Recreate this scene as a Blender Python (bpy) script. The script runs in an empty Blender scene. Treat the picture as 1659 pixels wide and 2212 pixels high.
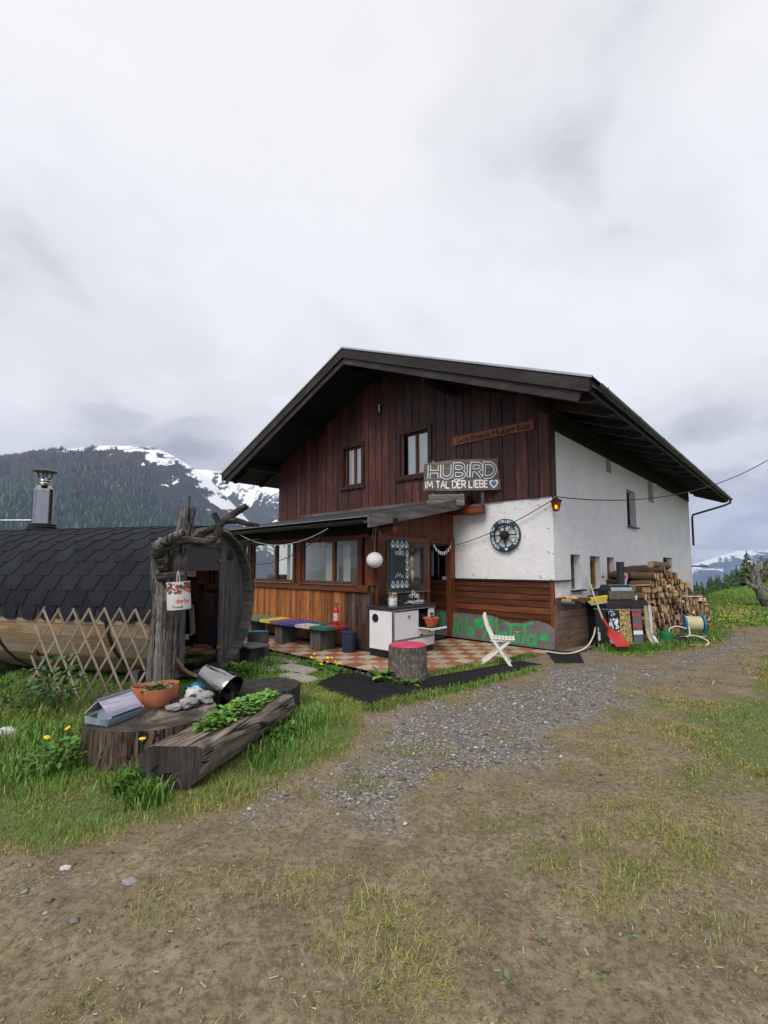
import bpy, math, random
import numpy as np
from mathutils import Vector, Matrix, Euler
R = math.radians
random.seed(11)
rng = np.random.default_rng(11)
S = bpy.context.scene
COL = S.collection

# ------------------------------------------------------------------ camera
cam = bpy.data.cameras.new('camera')
cam.sensor_fit = 'VERTICAL'
cam.sensor_height = 36.0
cam.lens = 998.6 / 2212 * 36
cam.shift_y = 0.01736
cam.clip_start = 0.05
cam.clip_end = 30000
camo = bpy.data.objects.new('camera', cam)
COL.objects.link(camo)
camo.location = (0, 0, 1.7)
camo.rotation_euler = (R(90 + 4.44), 0, 0)
S.camera = camo
S.render.resolution_x = 768
S.render.resolution_y = 1024

# ------------------------------------------------------------------ light
FILL_SUN_EL, FILL_SUN_AZ = 46.0, 205.0          # compass style: clockwise from +Y
wd = bpy.data.worlds.new('World')
S.world = wd
wd.use_nodes = True
nt = wd.node_tree
nt.nodes.clear()
def wn(t, **k):
    n = nt.nodes.new(t)
    for a, b in k.items():
        setattr(n, a, b)
    return n
sky = wn('ShaderNodeTexSky', sky_type='NISHITA', sun_disc=False)
sky.sun_elevation = R(FILL_SUN_EL)
sky.sun_rotation = R(FILL_SUN_AZ)
sky.altitude = 1500
tc = wn('ShaderNodeTexCoord')
sep = wn('ShaderNodeSeparateXYZ')
nt.links.new(tc.outputs['Generated'], sep.inputs[0])
def wmath(op, a, b=None, clamp=False):
    n = wn('ShaderNodeMath', operation=op, use_clamp=clamp)
    for i, q in enumerate((a, b)):
        if q is None: continue
        if isinstance(q, (int, float)): n.inputs[i].default_value = q
        else: nt.links.new(q, n.inputs[i])
    return n.outputs[0]
zc = wmath('ADD', wmath('MAXIMUM', sep.outputs[2], 0.0), 0.22)
cmb = wn('ShaderNodeCombineXYZ')
nt.links.new(wmath('DIVIDE', sep.outputs[0], zc), cmb.inputs[0])
nt.links.new(wmath('DIVIDE', sep.outputs[1], zc), cmb.inputs[1])
cmb.inputs[2].default_value = 10.0
def wnoise(scale, det, rough, dist=0.0):
    n = wn('ShaderNodeTexNoise')
    n.inputs['Scale'].default_value = scale
    n.inputs['Detail'].default_value = det
    n.inputs['Roughness'].default_value = rough
    n.inputs['Distortion'].default_value = dist
    nt.links.new(cmb.outputs[0], n.inputs['Vector'])
    return n.outputs[0]
n1 = wnoise(0.42, 5, .55, .5)
n2 = wnoise(1.6, 8, .6, .3)
def wramp(fac, stops):
    r = wn('ShaderNodeValToRGB')
    r.color_ramp.interpolation = 'EASE'
    el = r.color_ramp.elements
    while len(el) < len(stops): el.new(.5)
    for e, (p_, c) in zip(el, stops):
        e.position = p_
        e.color = (*c, 1)
    nt.links.new(fac, r.inputs[0])
    return r.outputs[0]
dens = wmath('ADD', wmath('MULTIPLY', n1, .66), wmath('MULTIPLY', n2, .34))
K = 1.0
cl = wramp(dens, [(.33, (.60, .595, .605)), (.44, (.545, .542, .555)), (.515, (.48, .48, .495)), (.575, (.36, .362, .385)), (.635, (.25, .255, .28))])
scale_c = wn('ShaderNodeVectorMath', operation='SCALE')
nt.links.new(cl, scale_c.inputs[0])
scale_c.inputs['Scale'].default_value = 9.5
cover = wramp(dens, [(.28, (.80, .80, .80)), (.42, (.95, .95, .95)), (.6, (1, 1, 1))])
mx = wn('ShaderNodeMix', data_type='RGBA')
nt.links.new(cover, mx.inputs[0])
nt.links.new(sky.outputs[0], mx.inputs[6])
nt.links.new(scale_c.outputs[0], mx.inputs[7])
bg = wn('ShaderNodeBackground')
bg.inputs[1].default_value = 0.10
nt.links.new(mx.outputs[2], bg.inputs[0])
wo = wn('ShaderNodeOutputWorld')
nt.links.new(bg.outputs[0], wo.inputs[0])

sl = bpy.data.lights.new('fill_sun', 'SUN')  # fill light added behind-left of the camera to brighten the front walls
sl.energy = 1.5
sl.angle = R(35)
sl.color = (1.0, .95, .86)
so = bpy.data.objects.new('fill_sun', sl)
COL.objects.link(so)
sd = Vector((math.sin(R(FILL_SUN_AZ)) * math.cos(R(FILL_SUN_EL)), math.cos(R(FILL_SUN_AZ)) * math.cos(R(FILL_SUN_EL)), math.sin(R(FILL_SUN_EL))))
so.rotation_euler = sd.to_track_quat('Z', 'Y').to_euler()
so.location = sd * 60
vs = S.view_settings
vs.view_transform = 'Standard'
vs.look = 'None'
vs.gamma = 1
vs.use_curve_mapping = False
vs.exposure = 0.98

# ------------------------------------------------------------------ frames
A = R(42.44)
C0 = Vector((3.489, 9.496, 0))
HX = Vector((math.cos(A), -math.sin(A), 0))
HY = Vector((math.sin(A), math.cos(A), 0))
def HL(x, y, z=0):                     # house frame to world
    return C0 + HX * x + HY * y + Vector((0, 0, z))

# ------------------------------------------------------------------ mesh helpers
class MB:
    def __init__(s):
        s.v, s.f = [], []
    def add(s, vs_, fs, M=None):
        o = len(s.v)
        for p_ in vs_:
            s.v.append(tuple(M @ Vector(p_)) if M is not None else tuple(p_))
        for q in fs:
            s.f.append(tuple(i + o for i in q))
        return s
    def box(s, c, d, b=0.0, M=None):
        hx, hy, hz = d[0] / 2, d[1] / 2, d[2] / 2
        cx, cy, cz = c
        b = min(b, hx * .6, hy * .6, hz * .6)
        if b <= 0:
            v = [(cx + i * hx, cy + j * hy, cz + k * hz) for i in (-1, 1) for j in (-1, 1) for k in (-1, 1)]
            f = [(0, 1, 3, 2), (4, 6, 7, 5), (0, 4, 5, 1), (2, 3, 7, 6), (0, 2, 6, 4), (1, 5, 7, 3)]
            return s.add(v, f, M)
        v, ix = [], {}
        for i in (-1, 1):
            for j in (-1, 1):
                for k in (-1, 1):
                    for ax in range(3):
                        q = [hx - b, hy - b, hz - b]
                        q[ax] += b
                        ix[(i, j, k, ax)] = len(v)
                        v.append((cx + i * q[0], cy + j * q[1], cz + k * q[2]))
        f = []
        for sg in (-1, 1):
            for ax in range(3):
                o1, o2 = [a for a in range(3) if a != ax]
                q = []
                for a_, b_ in ((-1, -1), (1, -1), (1, 1), (-1, 1)):
                    key = [0, 0, 0]
                    key[ax] = sg; key[o1] = a_; key[o2] = b_
                    q.append(ix[(*key, ax)])
                flip = (sg < 0) != (ax == 1)
                f.append(tuple(reversed(q)) if flip else tuple(q))
        for ax in range(3):
            o1, o2 = [a for a in range(3) if a != ax]
            for a_ in (-1, 1):
                for b_ in (-1, 1):
                    k0 = [0, 0, 0]; k1 = [0, 0, 0]
                    k0[ax] = -1; k1[ax] = 1
                    for k in (k0, k1):
                        k[o1] = a_; k[o2] = b_
                    q = (ix[(*k0, o1)], ix[(*k1, o1)], ix[(*k1, o2)], ix[(*k0, o2)])
                    flip = ((a_ * b_) < 0) != (ax == 1)
                    f.append(tuple(reversed(q)) if not flip else q)
        for i in (-1, 1):
            for j in (-1, 1):
                for k in (-1, 1):
                    q = tuple(ix[(i, j, k, a)] for a in range(3))
                    f.append(q if i * j * k > 0 else tuple(reversed(q)))
        return s.add(v, f, M)
    def tube(s, pts, rad, n=10, caps=True, M=None, jit=0.0, flat=1.0):
        pts = [Vector(p_) for p_ in pts]
        if not hasattr(rad, '__len__'): rad = [rad] * len(pts)
        v, f = [], []
        up = None
        for i, p_ in enumerate(pts):
            if i == 0: t = pts[1] - p_
            elif i == len(pts) - 1: t = p_ - pts[i - 1]
            else: t = (pts[i + 1] - pts[i - 1])
            t.normalize()
            if up is None:
                up = Vector((0, 0, 1)) if abs(t.z) < .9 else Vector((1, 0, 0))
            a = t.cross(up).normalized()
            up = a.cross(t).normalized()
            for k in range(n):
                g = 2 * math.pi * k / n
                rr = rad[i] * (1 + (random.uniform(-jit, jit) if jit else 0))
                v.append(p_ + a * math.cos(g) * rr + up * math.sin(g) * rr * flat)
        for i in range(len(pts) - 1):
            for k in range(n):
                k2 = (k + 1) % n
                f.append((i * n + k, i * n + k2, (i + 1) * n + k2, (i + 1) * n + k))
        if caps:
            f.append(tuple(reversed(range(n))))
            f.append(tuple(range((len(pts) - 1) * n, len(pts) * n)))
        return s.add(v, f, M)
    def lathe(s, prof, n=24, M=None, capb=True, capt=True, sq=1.0):
        v, f = [], []
        for r_, z in prof:
            for k in range(n):
                g = 2 * math.pi * k / n
                v.append((r_ * math.cos(g), r_ * sq * math.sin(g), z))
        for i in range(len(prof) - 1):
            for k in range(n):
                k2 = (k + 1) % n
                f.append((i * n + k, i * n + k2, (i + 1) * n + k2, (i + 1) * n + k))
        if capb: f.append(tuple(reversed(range(n))))
        if capt: f.append(tuple(range((len(prof) - 1) * n, len(prof) * n)))
        return s.add(v, f, M)
    def prism(s, poly, h0, h1, M=None):          # polygon in local xy, extruded in z
        ar = sum(poly[i][0] * poly[(i + 1) % len(poly)][1] - poly[(i + 1) % len(poly)][0] * poly[i][1] for i in range(len(poly)))
        if ar < 0: poly = list(reversed(poly))
        n = len(poly)
        v = [(a, b, h0) for a, b in poly] + [(a, b, h1) for a, b in poly]
        f = [tuple(reversed(range(n))), tuple(range(n, 2 * n))]
        for i in range(n):
            j = (i + 1) % n
            f.append((i, j, j + n, i + n))
        return s.add(v, f, M)
    def stroke(s, pl, w, h0, h1, M=None, closed=False):     # mitred flat band along a 2D polyline
        p_ = [Vector((a, b)) for a, b in pl]
        q = [p_[0]]
        for a in p_[1:]:
            if (a - q[-1]).length > 1e-5: q.append(a)
        p_ = q
        if closed and (p_[0] - p_[-1]).length < 1e-4: p_ = p_[:-1]
        n = len(p_)
        if n < 2: return s
        L_, R_ = [], []
        for i in range(n):
            if closed: a, b = p_[i - 1], p_[(i + 1) % n]
            else: a, b = p_[max(0, i - 1)], p_[min(n - 1, i + 1)]
            d0 = (p_[i] - a).normalized() if (p_[i] - a).length > 1e-7 else (b - p_[i]).normalized()
            d1 = (b - p_[i]).normalized() if (b - p_[i]).length > 1e-7 else d0
            t = d0 + d1
            t = t.normalized() if t.length > 1e-4 else d0
            nn = Vector((-t.y, t.x))
            c = max(.5, nn.dot(Vector((-d0.y, d0.x))))
            L_.append(p_[i] + nn * w / 2 / c)
            R_.append(p_[i] - nn * w / 2 / c)
        v = [(a.x, a.y, h0) for a in L_] + [(a.x, a.y, h0) for a in R_] + [(a.x, a.y, h1) for a in L_] + [(a.x, a.y, h1) for a in R_]
        f = []
        for i in range(n if closed else n - 1):
            j = (i + 1) % n
            f += [(2 * n + j, 2 * n + i, 3 * n + i, 3 * n + j), (i, j, n + j, n + i),
                  (i, 2 * n + i, 2 * n + j, j), (n + j, 3 * n + j, 3 * n + i, n + i)]
        if not closed:
            f += [(0, n, 3 * n, 2 * n), (n - 1, 3 * n - 1, 4 * n - 1, 2 * n - 1)]
        return s.add(v, f, M)

def mesh_from(name, mb, mat=None, smooth=None, centre=True):
    v = np.array(mb.v, dtype=float)
    c = (v.min(0) + v.max(0)) / 2 if centre else np.zeros(3)
    me = bpy.data.meshes.new(name)
    me.from_pydata((v - c).tolist(), [], mb.f)
    if smooth is not None:
        me.shade_smooth()
        me.set_sharp_from_angle(angle=R(smooth))
    if mat is not None: me.materials.append(mat)
    me.update()
    return me, Vector(c)

def obj(name, mb, mat, parent=None, smooth=None, centre=True):
    me, c = mesh_from(name, mb, mat, smooth, centre)
    o = bpy.data.objects.new(name, me)
    COL.objects.link(o)
    if parent is not None: o.parent = parent
    o.location = c
    return o
def inst(name, me, parent=None, loc=(0, 0, 0), rot=(0, 0, 0), scale=None):
    o = bpy.data.objects.new(name, me)
    COL.objects.link(o)
    if parent is not None: o.parent = parent
    o.location = loc
    o.rotation_euler = rot
    if scale is not None: o.scale = scale
    return o
def tag(o, label, cat, group=None, kind=None):
    if label: o['label'] = label
    if cat: o['category'] = cat
    if group: o['group'] = group
    if kind: o['kind'] = kind
    return o
def thing(name, label, cat, loc=(0, 0, 0), rz=0.0, group=None, rot=None):
    o = bpy.data.objects.new(name, None)
    o.empty_display_size = .1
    COL.objects.link(o)
    o.location = loc
    o.rotation_euler = rot if rot else (0, 0, rz)
    return tag(o, label, cat, group)
def hthing(name, label, cat, x, y, z=0, rz=0.0, group=None):   # placed in the house frame
    return thing(name, label, cat, HL(x, y, z), -A + rz, group)
def child(name, parent, loc=(0, 0, 0), rot=(0, 0, 0)):
    o = bpy.data.objects.new(name, None)
    o.empty_display_size = .05
    COL.objects.link(o)
    o.parent = parent
    o.location = loc
    o.rotation_euler = rot
    return o
def T(x, y, z): return Matrix.Translation((x, y, z))
def RX(a): return Matrix.Rotation(a, 4, 'X')
def RY(a): return Matrix.Rotation(a, 4, 'Y')
def RZ(a): return Matrix.Rotation(a, 4, 'Z')
XZ = RX(R(90))                         # local xy plane -> xz plane, local +z -> -y (towards the viewer of a front wall)
def fast_mesh(name, verts, tris, mat, col=None, attr='col'):
    me = bpy.data.meshes.new(name)
    nv, nf = len(verts), len(tris)
    me.vertices.add(nv)
    me.vertices.foreach_set('co', np.ascontiguousarray(verts, dtype=np.float32).ravel())
    me.loops.add(nf * 3)
    me.loops.foreach_set('vertex_index', np.ascontiguousarray(tris, dtype=np.int32).ravel())
    me.polygons.add(nf)
    me.polygons.foreach_set('loop_start', np.arange(0, nf * 3, 3, dtype=np.int32))
    me.update(calc_edges=True)
    if col is not None:
        a = me.attributes.new(attr, 'FLOAT_COLOR', 'POINT')
        c4 = np.ones((nv, 4), dtype=np.float32)
        c4[:, :col.shape[1]] = col
        a.data.foreach_set('color', c4.ravel())
    me.materials.append(mat)
    o = bpy.data.objects.new(name, me)
    COL.objects.link(o)
    return o

# ------------------------------------------------------------------ numpy noise
_P = rng.random((256, 256))
def vnoise(x, y):
    xi = np.floor(x).astype(int); yi = np.floor(y).astype(int)
    fx = x - xi; fy = y - yi
    fx = fx * fx * (3 - 2 * fx); fy = fy * fy * (3 - 2 * fy)
    a = _P[xi % 256, yi % 256]; b = _P[(xi + 1) % 256, yi % 256]
    c = _P[xi % 256, (yi + 1) % 256]; d = _P[(xi + 1) % 256, (yi + 1) % 256]
    return (a * (1 - fx) + b * fx) * (1 - fy) + (c * (1 - fx) + d * fx) * fy
def fbm(x, y, o=4, g=.5):
    s = 0; a = 1; t = 0
    for i in range(o):
        s = s + a * vnoise(x * 2 ** i + 17.3 * i, y * 2 ** i + 9.1 * i); t += a; a *= g
    return s / t
def sdist(px, py, poly):               # signed distance, positive inside
    d = np.full(px.shape, 1e9); ins = np.zeros(px.shape, bool)
    n = len(poly)
    for i in range(n):
        x0, y0 = poly[i]; x1, y1 = poly[(i + 1) % n]
        ex, ey = x1 - x0, y1 - y0
        t = np.clip(((px - x0) * ex + (py - y0) * ey) / (ex * ex + ey * ey + 1e-12), 0, 1)
        d = np.minimum(d, np.hypot(px - x0 - t * ex, py - y0 - t * ey))
        cnd = ((y0 > py) != (y1 > py))
        xx = x0 + (py - y0) * ex / (ey if abs(ey) > 1e-9 else 1e-9)
        ins ^= cnd & (px < xx)
    return np.where(ins, d, -d)
def sstep(a, b, x):
    t = np.clip((x - a) / (b - a), 0, 1)
    return t * t * (3 - 2 * t)

# ------------------------------------------------------------------ materials
class NM:
    def __init__(s, name):
        s.m = bpy.data.materials.new(name)
        s.m.use_nodes = True
        s.t = s.m.node_tree
        s.t.nodes.clear()
        s.o = s.t.nodes.new('ShaderNodeOutputMaterial')
        s.b = s.t.nodes.new('ShaderNodeBsdfPrincipled')
        s.t.links.new(s.b.outputs[0], s.o.inputs[0])
    def n(s, typ, **k):
        q = s.t.nodes.new(typ)
        for a, b in k.items(): setattr(q, a, b)
        return q
    def l(s, a, b): s.t.links.new(a, b)
    def put(s, sock, val):
        if isinstance(val, bpy.types.NodeSocket): s.l(val, sock)
        elif isinstance(val, (tuple, list)) and len(val) == 3 and sock.type == 'RGBA': sock.default_value = (*val, 1)
        else: sock.default_value = val
    def math(s, op, a, b=0.0, clamp=False):
        q = s.n('ShaderNodeMath', operation=op, use_clamp=clamp)
        s.put(q.inputs[0], a); s.put(q.inputs[1], b)
        return q.outputs[0]
    def coord(s, rnd=True, scale=(1, 1, 1), kind='Object'):
        c = s.n('ShaderNodeTexCoord').outputs[kind]
        if rnd:
            oi = s.n('ShaderNodeObjectInfo')
            v = s.n('ShaderNodeVectorMath', operation='ADD')
            s.l(c, v.inputs[0])
            k = s.n('ShaderNodeMath', operation='MULTIPLY')
            s.l(oi.outputs['Random'], k.inputs[0]); k.inputs[1].default_value = 37.0
            s.l(k.outputs[0], v.inputs[1])
            c = v.outputs[0]
            s.rnd = oi.outputs['Random']
        if scale != (1, 1, 1):
            mp = s.n('ShaderNodeMapping')
            s.l(c, mp.inputs[0]); mp.inputs['Scale'].default_value = scale
            c = mp.outputs[0]
        return c
    def noise(s, vec, scale, det=4, rough=.55, dist=0.0):
        q = s.n('ShaderNodeTexNoise')
        q.inputs['Scale'].default_value = scale; q.inputs['Detail'].default_value = det
        q.inputs['Roughness'].default_value = rough; q.inputs['Distortion'].default_value = dist
        s.l(vec, q.inputs['Vector'])
        return q.outputs[0]
    def voro(s, vec, scale, feat='F1', out='Distance', rnd=1.0):
        q = s.n('ShaderNodeTexVoronoi', feature=feat)
        q.inputs['Scale'].default_value = scale
        q.inputs['Randomness'].default_value = rnd
        s.l(vec, q.inputs['Vector'])
        return q.outputs[out]
    def ramp(s, fac, stops, interp='LINEAR'):
        r_ = s.n('ShaderNodeValToRGB')
        r_.color_ramp.interpolation = interp
        el = r_.color_ramp.elements
        while len(el) < len(stops): el.new(.5)
        for e, (p_, c) in zip(el, stops):
            e.position = p_
            e.color = (c, c, c, 1) if isinstance(c, (int, float)) else (*c, 1)
        s.l(fac, r_.inputs[0])
        return r_.outputs[0]
    def mix(s, fac, a, b, mode='MIX'):
        q = s.n('ShaderNodeMix', data_type='RGBA', blend_type=mode)
        s.put(q.inputs[0], fac); s.put(q.inputs[6], a); s.put(q.inputs[7], b)
        return q.outputs[2]
    def bump(s, h, strength=.3, dist=.01):
        q = s.n('ShaderNodeBump')
        q.inputs['Strength'].default_value = strength; q.inputs['Distance'].default_value = dist
        s.l(h, q.inputs['Height']); s.l(q.outputs[0], s.b.inputs['Normal'])
    def fin(s, col=None, rough=None, metal=None, spec=None):
        if col is not None: s.put(s.b.inputs['Base Color'], col)
        if rough is not None: s.put(s.b.inputs['Roughness'], rough)
        if metal is not None: s.put(s.b.inputs['Metallic'], metal)
        if spec is not None: s.put(s.b.inputs['Specular IOR Level'], spec)
        return s.m

def paint(name, c, rough=.5, metal=0.0, var=.18, wear=None, wamt=.35, sc=6.0, bump=.08, spec=.4):
    m = NM(name)
    v = m.coord(True)
    nz = m.noise(v, sc, 5, .6)
    lo = tuple(x * (1 - var) for x in c); hi = tuple(min(1, x * (1 + var)) for x in c)
    col = m.ramp(nz, [(.3, lo), (.7, hi)])
    if wear:
        w = m.noise(v, sc * 2.3, 8, .7)
        col = m.mix(m.ramp(w, [(1 - wamt - .06, 0.0), (1 - wamt + .06, 1.0)]), col, wear)
    m.bump(m.noise(v, sc * 8, 3), bump, .004)
    return m.fin(col, m.ramp(nz, [(.3, max(.05, rough - .12)), (.7, min(1, rough + .12))]), metal, spec)

def wood(name, dark, mid, light, axis='Z', rough=.6, knots=.6, grey=None, gamt=.4, val=.35, sc=1.0, bump=.35, spec=.3, groove=0):
    m = NM(name)
    k = {'X': (.9, 11, 11), 'Y': (11, .9, 11), 'Z': (11, 11, .9)}[axis]
    k = tuple(q * sc for q in k)
    v = m.coord(True, k)
    base = m.noise(v, 1.0, 6, .62, .6)
    fib = m.noise(v, 6.0, 4, .6)
    col = m.ramp(base, [(.28, dark), (.5, mid), (.72, light)])
    col = m.mix(m.ramp(fib, [(.35, .55), (.6, 0.0)]), col, tuple(q * .45 for q in dark))
    if knots:
        k2 = {'X': (1.2, 5.5, 5.5), 'Y': (5.5, 1.2, 5.5), 'Z': (5.5, 5.5, 1.2)}[axis]
        v2 = m.coord(True, tuple(q * sc * 1.5 for q in k2))
        kd = m.voro(v2, .8)
        col = m.mix(m.ramp(kd, [(.06, knots), (.17, 0.0)]), col, tuple(q * .35 for q in dark))
    if grey:
        v3 = m.coord(True)
        g = m.noise(v3, 1.3, 6, .65)
        col = m.mix(m.ramp(g, [(1 - gamt - .16, 0.0), (1 - gamt + .16, .9)]), col, grey)
    hs = m.n('ShaderNodeHueSaturation')
    m.l(col, hs.inputs['Color'])
    m.l(m.math('ADD', m.math('MULTIPLY', m.rnd, val * 2), 1 - val), hs.inputs['Value'])
    m.bump(m.math('ADD', m.math('MULTIPLY', base, .5), fib), bump, .006)
    return m.fin(hs.outputs[0], m.ramp(fib, [(.3, min(1, rough + .15)), (.7, max(.1, rough - .1))]), 0.0, spec)

def cracked(name, dark, mid, light, axis, sc=1.0, dens=1.0):
    m = NM(name)
    k = {'X': (.5, 9, 9), 'Y': (9, .5, 9), 'Z': (9, 9, .5)}[axis]
    v = m.coord(True, tuple(q * sc for q in k))
    v0 = m.coord(True)
    base = m.noise(v, 1.6, 8, .68, .9)
    fib = m.noise(v, 8, 5, .65)
    blot = m.noise(v0, 4.5, 7, .7)
    col = m.ramp(base, [(.30, dark), (.48, mid), (.68, light)])
    col = m.mix(m.ramp(fib, [(.36, .7), (.56, 0.0)]), col, tuple(q * .5 for q in dark))
    col = m.mix(m.ramp(blot, [(.36, .75), (.52, 0.0)]), col, tuple(q * .7 for q in dark))
    cr = m.ramp(m.noise(v, 1.1 * dens, 3, .5, .4), [(.475, 0.0), (.497, 1.0), (.503, 1.0), (.525, 0.0)])
    col = m.mix(cr, col, (.008, .007, .006))
    h = m.math('ADD', m.math('MULTIPLY', base, .8), m.math('MULTIPLY', fib, .5))
    h = m.math('SUBTRACT', h, m.math('MULTIPLY', cr, .9))
    m.bump(h, .9, .025)
    return m.fin(col, .85, 0, .2)

def plain_glass(name, tint=(.9, .95, .95), refl=.14, rough=.02):
    m = NM(name)
    tr = m.n('ShaderNodeBsdfTransparent'); tr.inputs[0].default_value = (*tint, 1)
    gl = m.n('ShaderNodeBsdfGlossy'); gl.inputs['Roughness'].default_value = rough
    fr = m.n('ShaderNodeFresnel'); fr.inputs[0].default_value = 1.5
    geo = m.n('ShaderNodeNewGeometry')
    f = m.math('MULTIPLY', m.math('ADD', fr.outputs[0], refl, True), m.math('SUBTRACT', 1.0, geo.outputs['Backfacing']))
    ms = m.n('ShaderNodeMixShader')
    m.l(f, ms.inputs[0]); m.l(tr.outputs[0], ms.inputs[1]); m.l(gl.outputs[0], ms.inputs[2])
    m.t.nodes.remove(m.b)
    m.l(ms.outputs[0], m.o.inputs[0])
    return m.m

M = {}
M['gable'] = wood('gable boards', (.022, .007, .0055), (.075, .021, .014), (.17, .052, .032), 'Z', .5, .95, grey=(.04, .017, .014), gamt=.42, val=.45, spec=.35)
M['gabletrim'] = wood('gable trim', (.02, .009, .007), (.042, .016, .012), (.07, .027, .02), 'X', .55, .3)
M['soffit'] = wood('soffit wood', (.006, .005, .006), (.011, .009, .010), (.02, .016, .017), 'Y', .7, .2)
M['barge'] = wood('barge board', (.012, .009, .009), (.026, .019, .018), (.055, .034, .026), 'X', .55, .4, grey=(.075, .07, .075), gamt=.35)
M['porchv'] = wood('porch planks', (.17, .048, .011), (.36, .122, .033), (.52, .225, .075), 'Z', .42, .7, val=.3, spec=.45)
M['porchdark'] = wood('porch planks weathered', (.035, .016, .010), (.085, .035, .018), (.15, .062, .03), 'Z', .55, .7, grey=(.13, .11, .10), gamt=.42)
M['porchx'] = wood('porch rail wood', (.075, .019, .007), (.15, .04, .014), (.23, .07, .026), 'X', .45, .5)
M['porchy'] = wood('porch rail wood side', (.07, .019, .008), (.14, .042, .017), (.21, .075, .032), 'Y', .5, .5)
M['porchz'] = wood('porch post wood', (.07, .018, .007), (.14, .037, .013), (.21, .064, .025), 'Z', .48, .7)
M['clad'] = wood('horizontal cladding', (.06, .017, .007), (.145, .045, .019), (.25, .09, .042), 'X', .5, .8, grey=(.06, .03, .02), gamt=.4)
M['cladside'] = wood('weathered side cladding', (.06, .036, .025), (.115, .066, .044), (.18, .115, .08), 'Y', .7, .6, grey=(.16, .13, .11), gamt=.45)
M['greyx'] = wood('grey board x', (.06, .055, .052), (.13, .12, .115), (.25, .235, .22), 'X', .75, .5)
M['greyy'] = wood('grey board y', (.05, .046, .046), (.10, .094, .092), (.2, .19, .185), 'Y', .75, .5)
M['greyz'] = wood('grey board z', (.055, .052, .052), (.115, .107, .104), (.2, .188, .18), 'Z', .75, .5)
M['signwood'] = wood('sign board', (.06, .047, .038), (.12, .096, .079), (.21, .175, .145), 'X', .7, .6)
M['redsign'] = wood('red brown sign', (.17, .05, .024), (.27, .085, .042), (.36, .13, .068), 'X', .5, .3)
M['drift'] = cracked('driftwood', (.06, .054, .05), (.17, .155, .142), (.33, .305, .28), 'Z')
M['driftdark'] = cracked('dark driftwood', (.018, .016, .015), (.055, .048, .043), (.17, .15, .135), 'X')
M['stave'] = wood('barrel stave', (.24, .125, .055), (.46, .30, .16), (.60, .43, .26), 'X', .6, .6, grey=(.45, .41, .35), gamt=.46)
M['staveend'] = wood('barrel face board', (.05, .046, .045), (.098, .092, .092), (.165, .155, .15), 'Z', .75, .6, val=.2)
M['lattice'] = wood('lattice slat', (.13, .10, .078), (.23, .185, .148), (.36, .31, .26), 'X', .7, .3)
M['stump'] = cracked('old stump side', (.03, .022, .016), (.095, .07, .05), (.23, .18, .13), 'Z', .9)
M['trough'] = cracked('weathered trough log', (.075, .06, .048), (.21, .175, .142), (.38, .33, .275), 'Y', .9)
M['logend'] = wood('dark log end', (.015, .013, .012), (.04, .035, .033), (.085, .075, .07), 'Z', .9, 0, bump=.9)
M['firebark'] = wood('firewood bark', (.055, .033, .022), (.12, .073, .046), (.21, .135, .087), 'X', .85, .4, val=.4, sc=.9, bump=.7)
M['fireend'] = wood('firewood cut end', (.36, .21, .11), (.58, .37, .205), (.72, .52, .32), 'Z', .8, .2, val=.35, sc=1.2)
M['metal'] = paint('galvanised steel', (.42, .43, .45), .35, 1.0, .12)
M['steel'] = paint('stainless steel', (.36, .355, .35), .12, 1.0, .10, bump=.02)
M['darkmetal'] = paint('dark sheet metal', (.05, .05, .055), .45, .6, .25)
M['gutter'] = paint('brown gutter', (.035, .03, .03), .4, .3, .2)
M['black'] = paint('black paint', (.012, .012, .013), .5)
M['blackgap'] = paint('dark gap', (.006, .005, .005), .9)
M['rubber'] = paint('black rubber', (.012, .012, .013), .65)
M['white'] = paint('white paint', (.74, .74, .72), .45, var=.06)
M['enamel'] = paint('white enamel', (.72, .72, .74), .25, var=.05, wear=(.4, .39, .38), wamt=.22, sc=2.5, spec=.5)
M['chairwhite'] = paint('white plastic slats', (.72, .71, .64), .4, var=.06)
M['blueink'] = paint('teal blue paint', (.010, .06, .10), .55, wear=(.03, .08, .11), wamt=.3)
M['lettering'] = paint('white lettering', (.72, .74, .75), .6, var=.12)
M['letterblue'] = paint('blue lettering', (.05, .17, .33), .6)
M['letterdark'] = paint('burnt lettering', (.012, .008, .007), .7)
M['green'] = paint('green letter paint', (.03, .30, .085), .55)
M['yellow'] = paint('yellow paint', (.62, .48, .03), .55)
M['pink'] = paint('pink paint', (.52, .055, .11), .5, wear=(.22, .05, .06), wamt=.28, sc=4)
M['red'] = paint('red plastic', (.42, .025, .025), .35, wear=(.33, .05, .05), wamt=.3)
M['extred'] = paint('extinguisher red', (.5, .02, .018), .25)
M['bin'] = paint('blue grey bin', (.022, .032, .075), .5)
M['slate'] = paint('slate', (.035, .034, .036), .7, var=.4, sc=3)
M['terracotta'] = paint('terracotta', (.42, .14, .07), .75, var=.15, wear=(.5, .22, .14), wamt=.3)
M['orangepot'] = paint('orange plastic pot', (.47, .115, .045), .5, var=.1)
M['soil'] = paint('potting soil', (.02, .014, .01), .95, var=.5, sc=30, bump=.5)
M['glass'] = plain_glass('window glass', (.88, .92, .92), .05)
M['doorglass'] = plain_glass('smoked door glass', (.25, .26, .28), .05)
M['curtain'] = paint('white curtain', (.68, .70, .74), .8, var=.05)
M['hose'] = paint('cream hose', (.55, .50, .33), .5, var=.1)
M['hosewhite'] = paint('pale hose', (.6, .57, .5), .5, var=.1)
M['blueplastic'] = paint('blue plastic', (.01, .20, .42), .4)
M['orange'] = paint('orange red plastic', (.62, .09, .03), .4)
M['greenplastic'] = paint('green plastic', (.012, .16, .05), .4)
M['rope'] = paint('string', (.45, .43, .38), .9)
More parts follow.
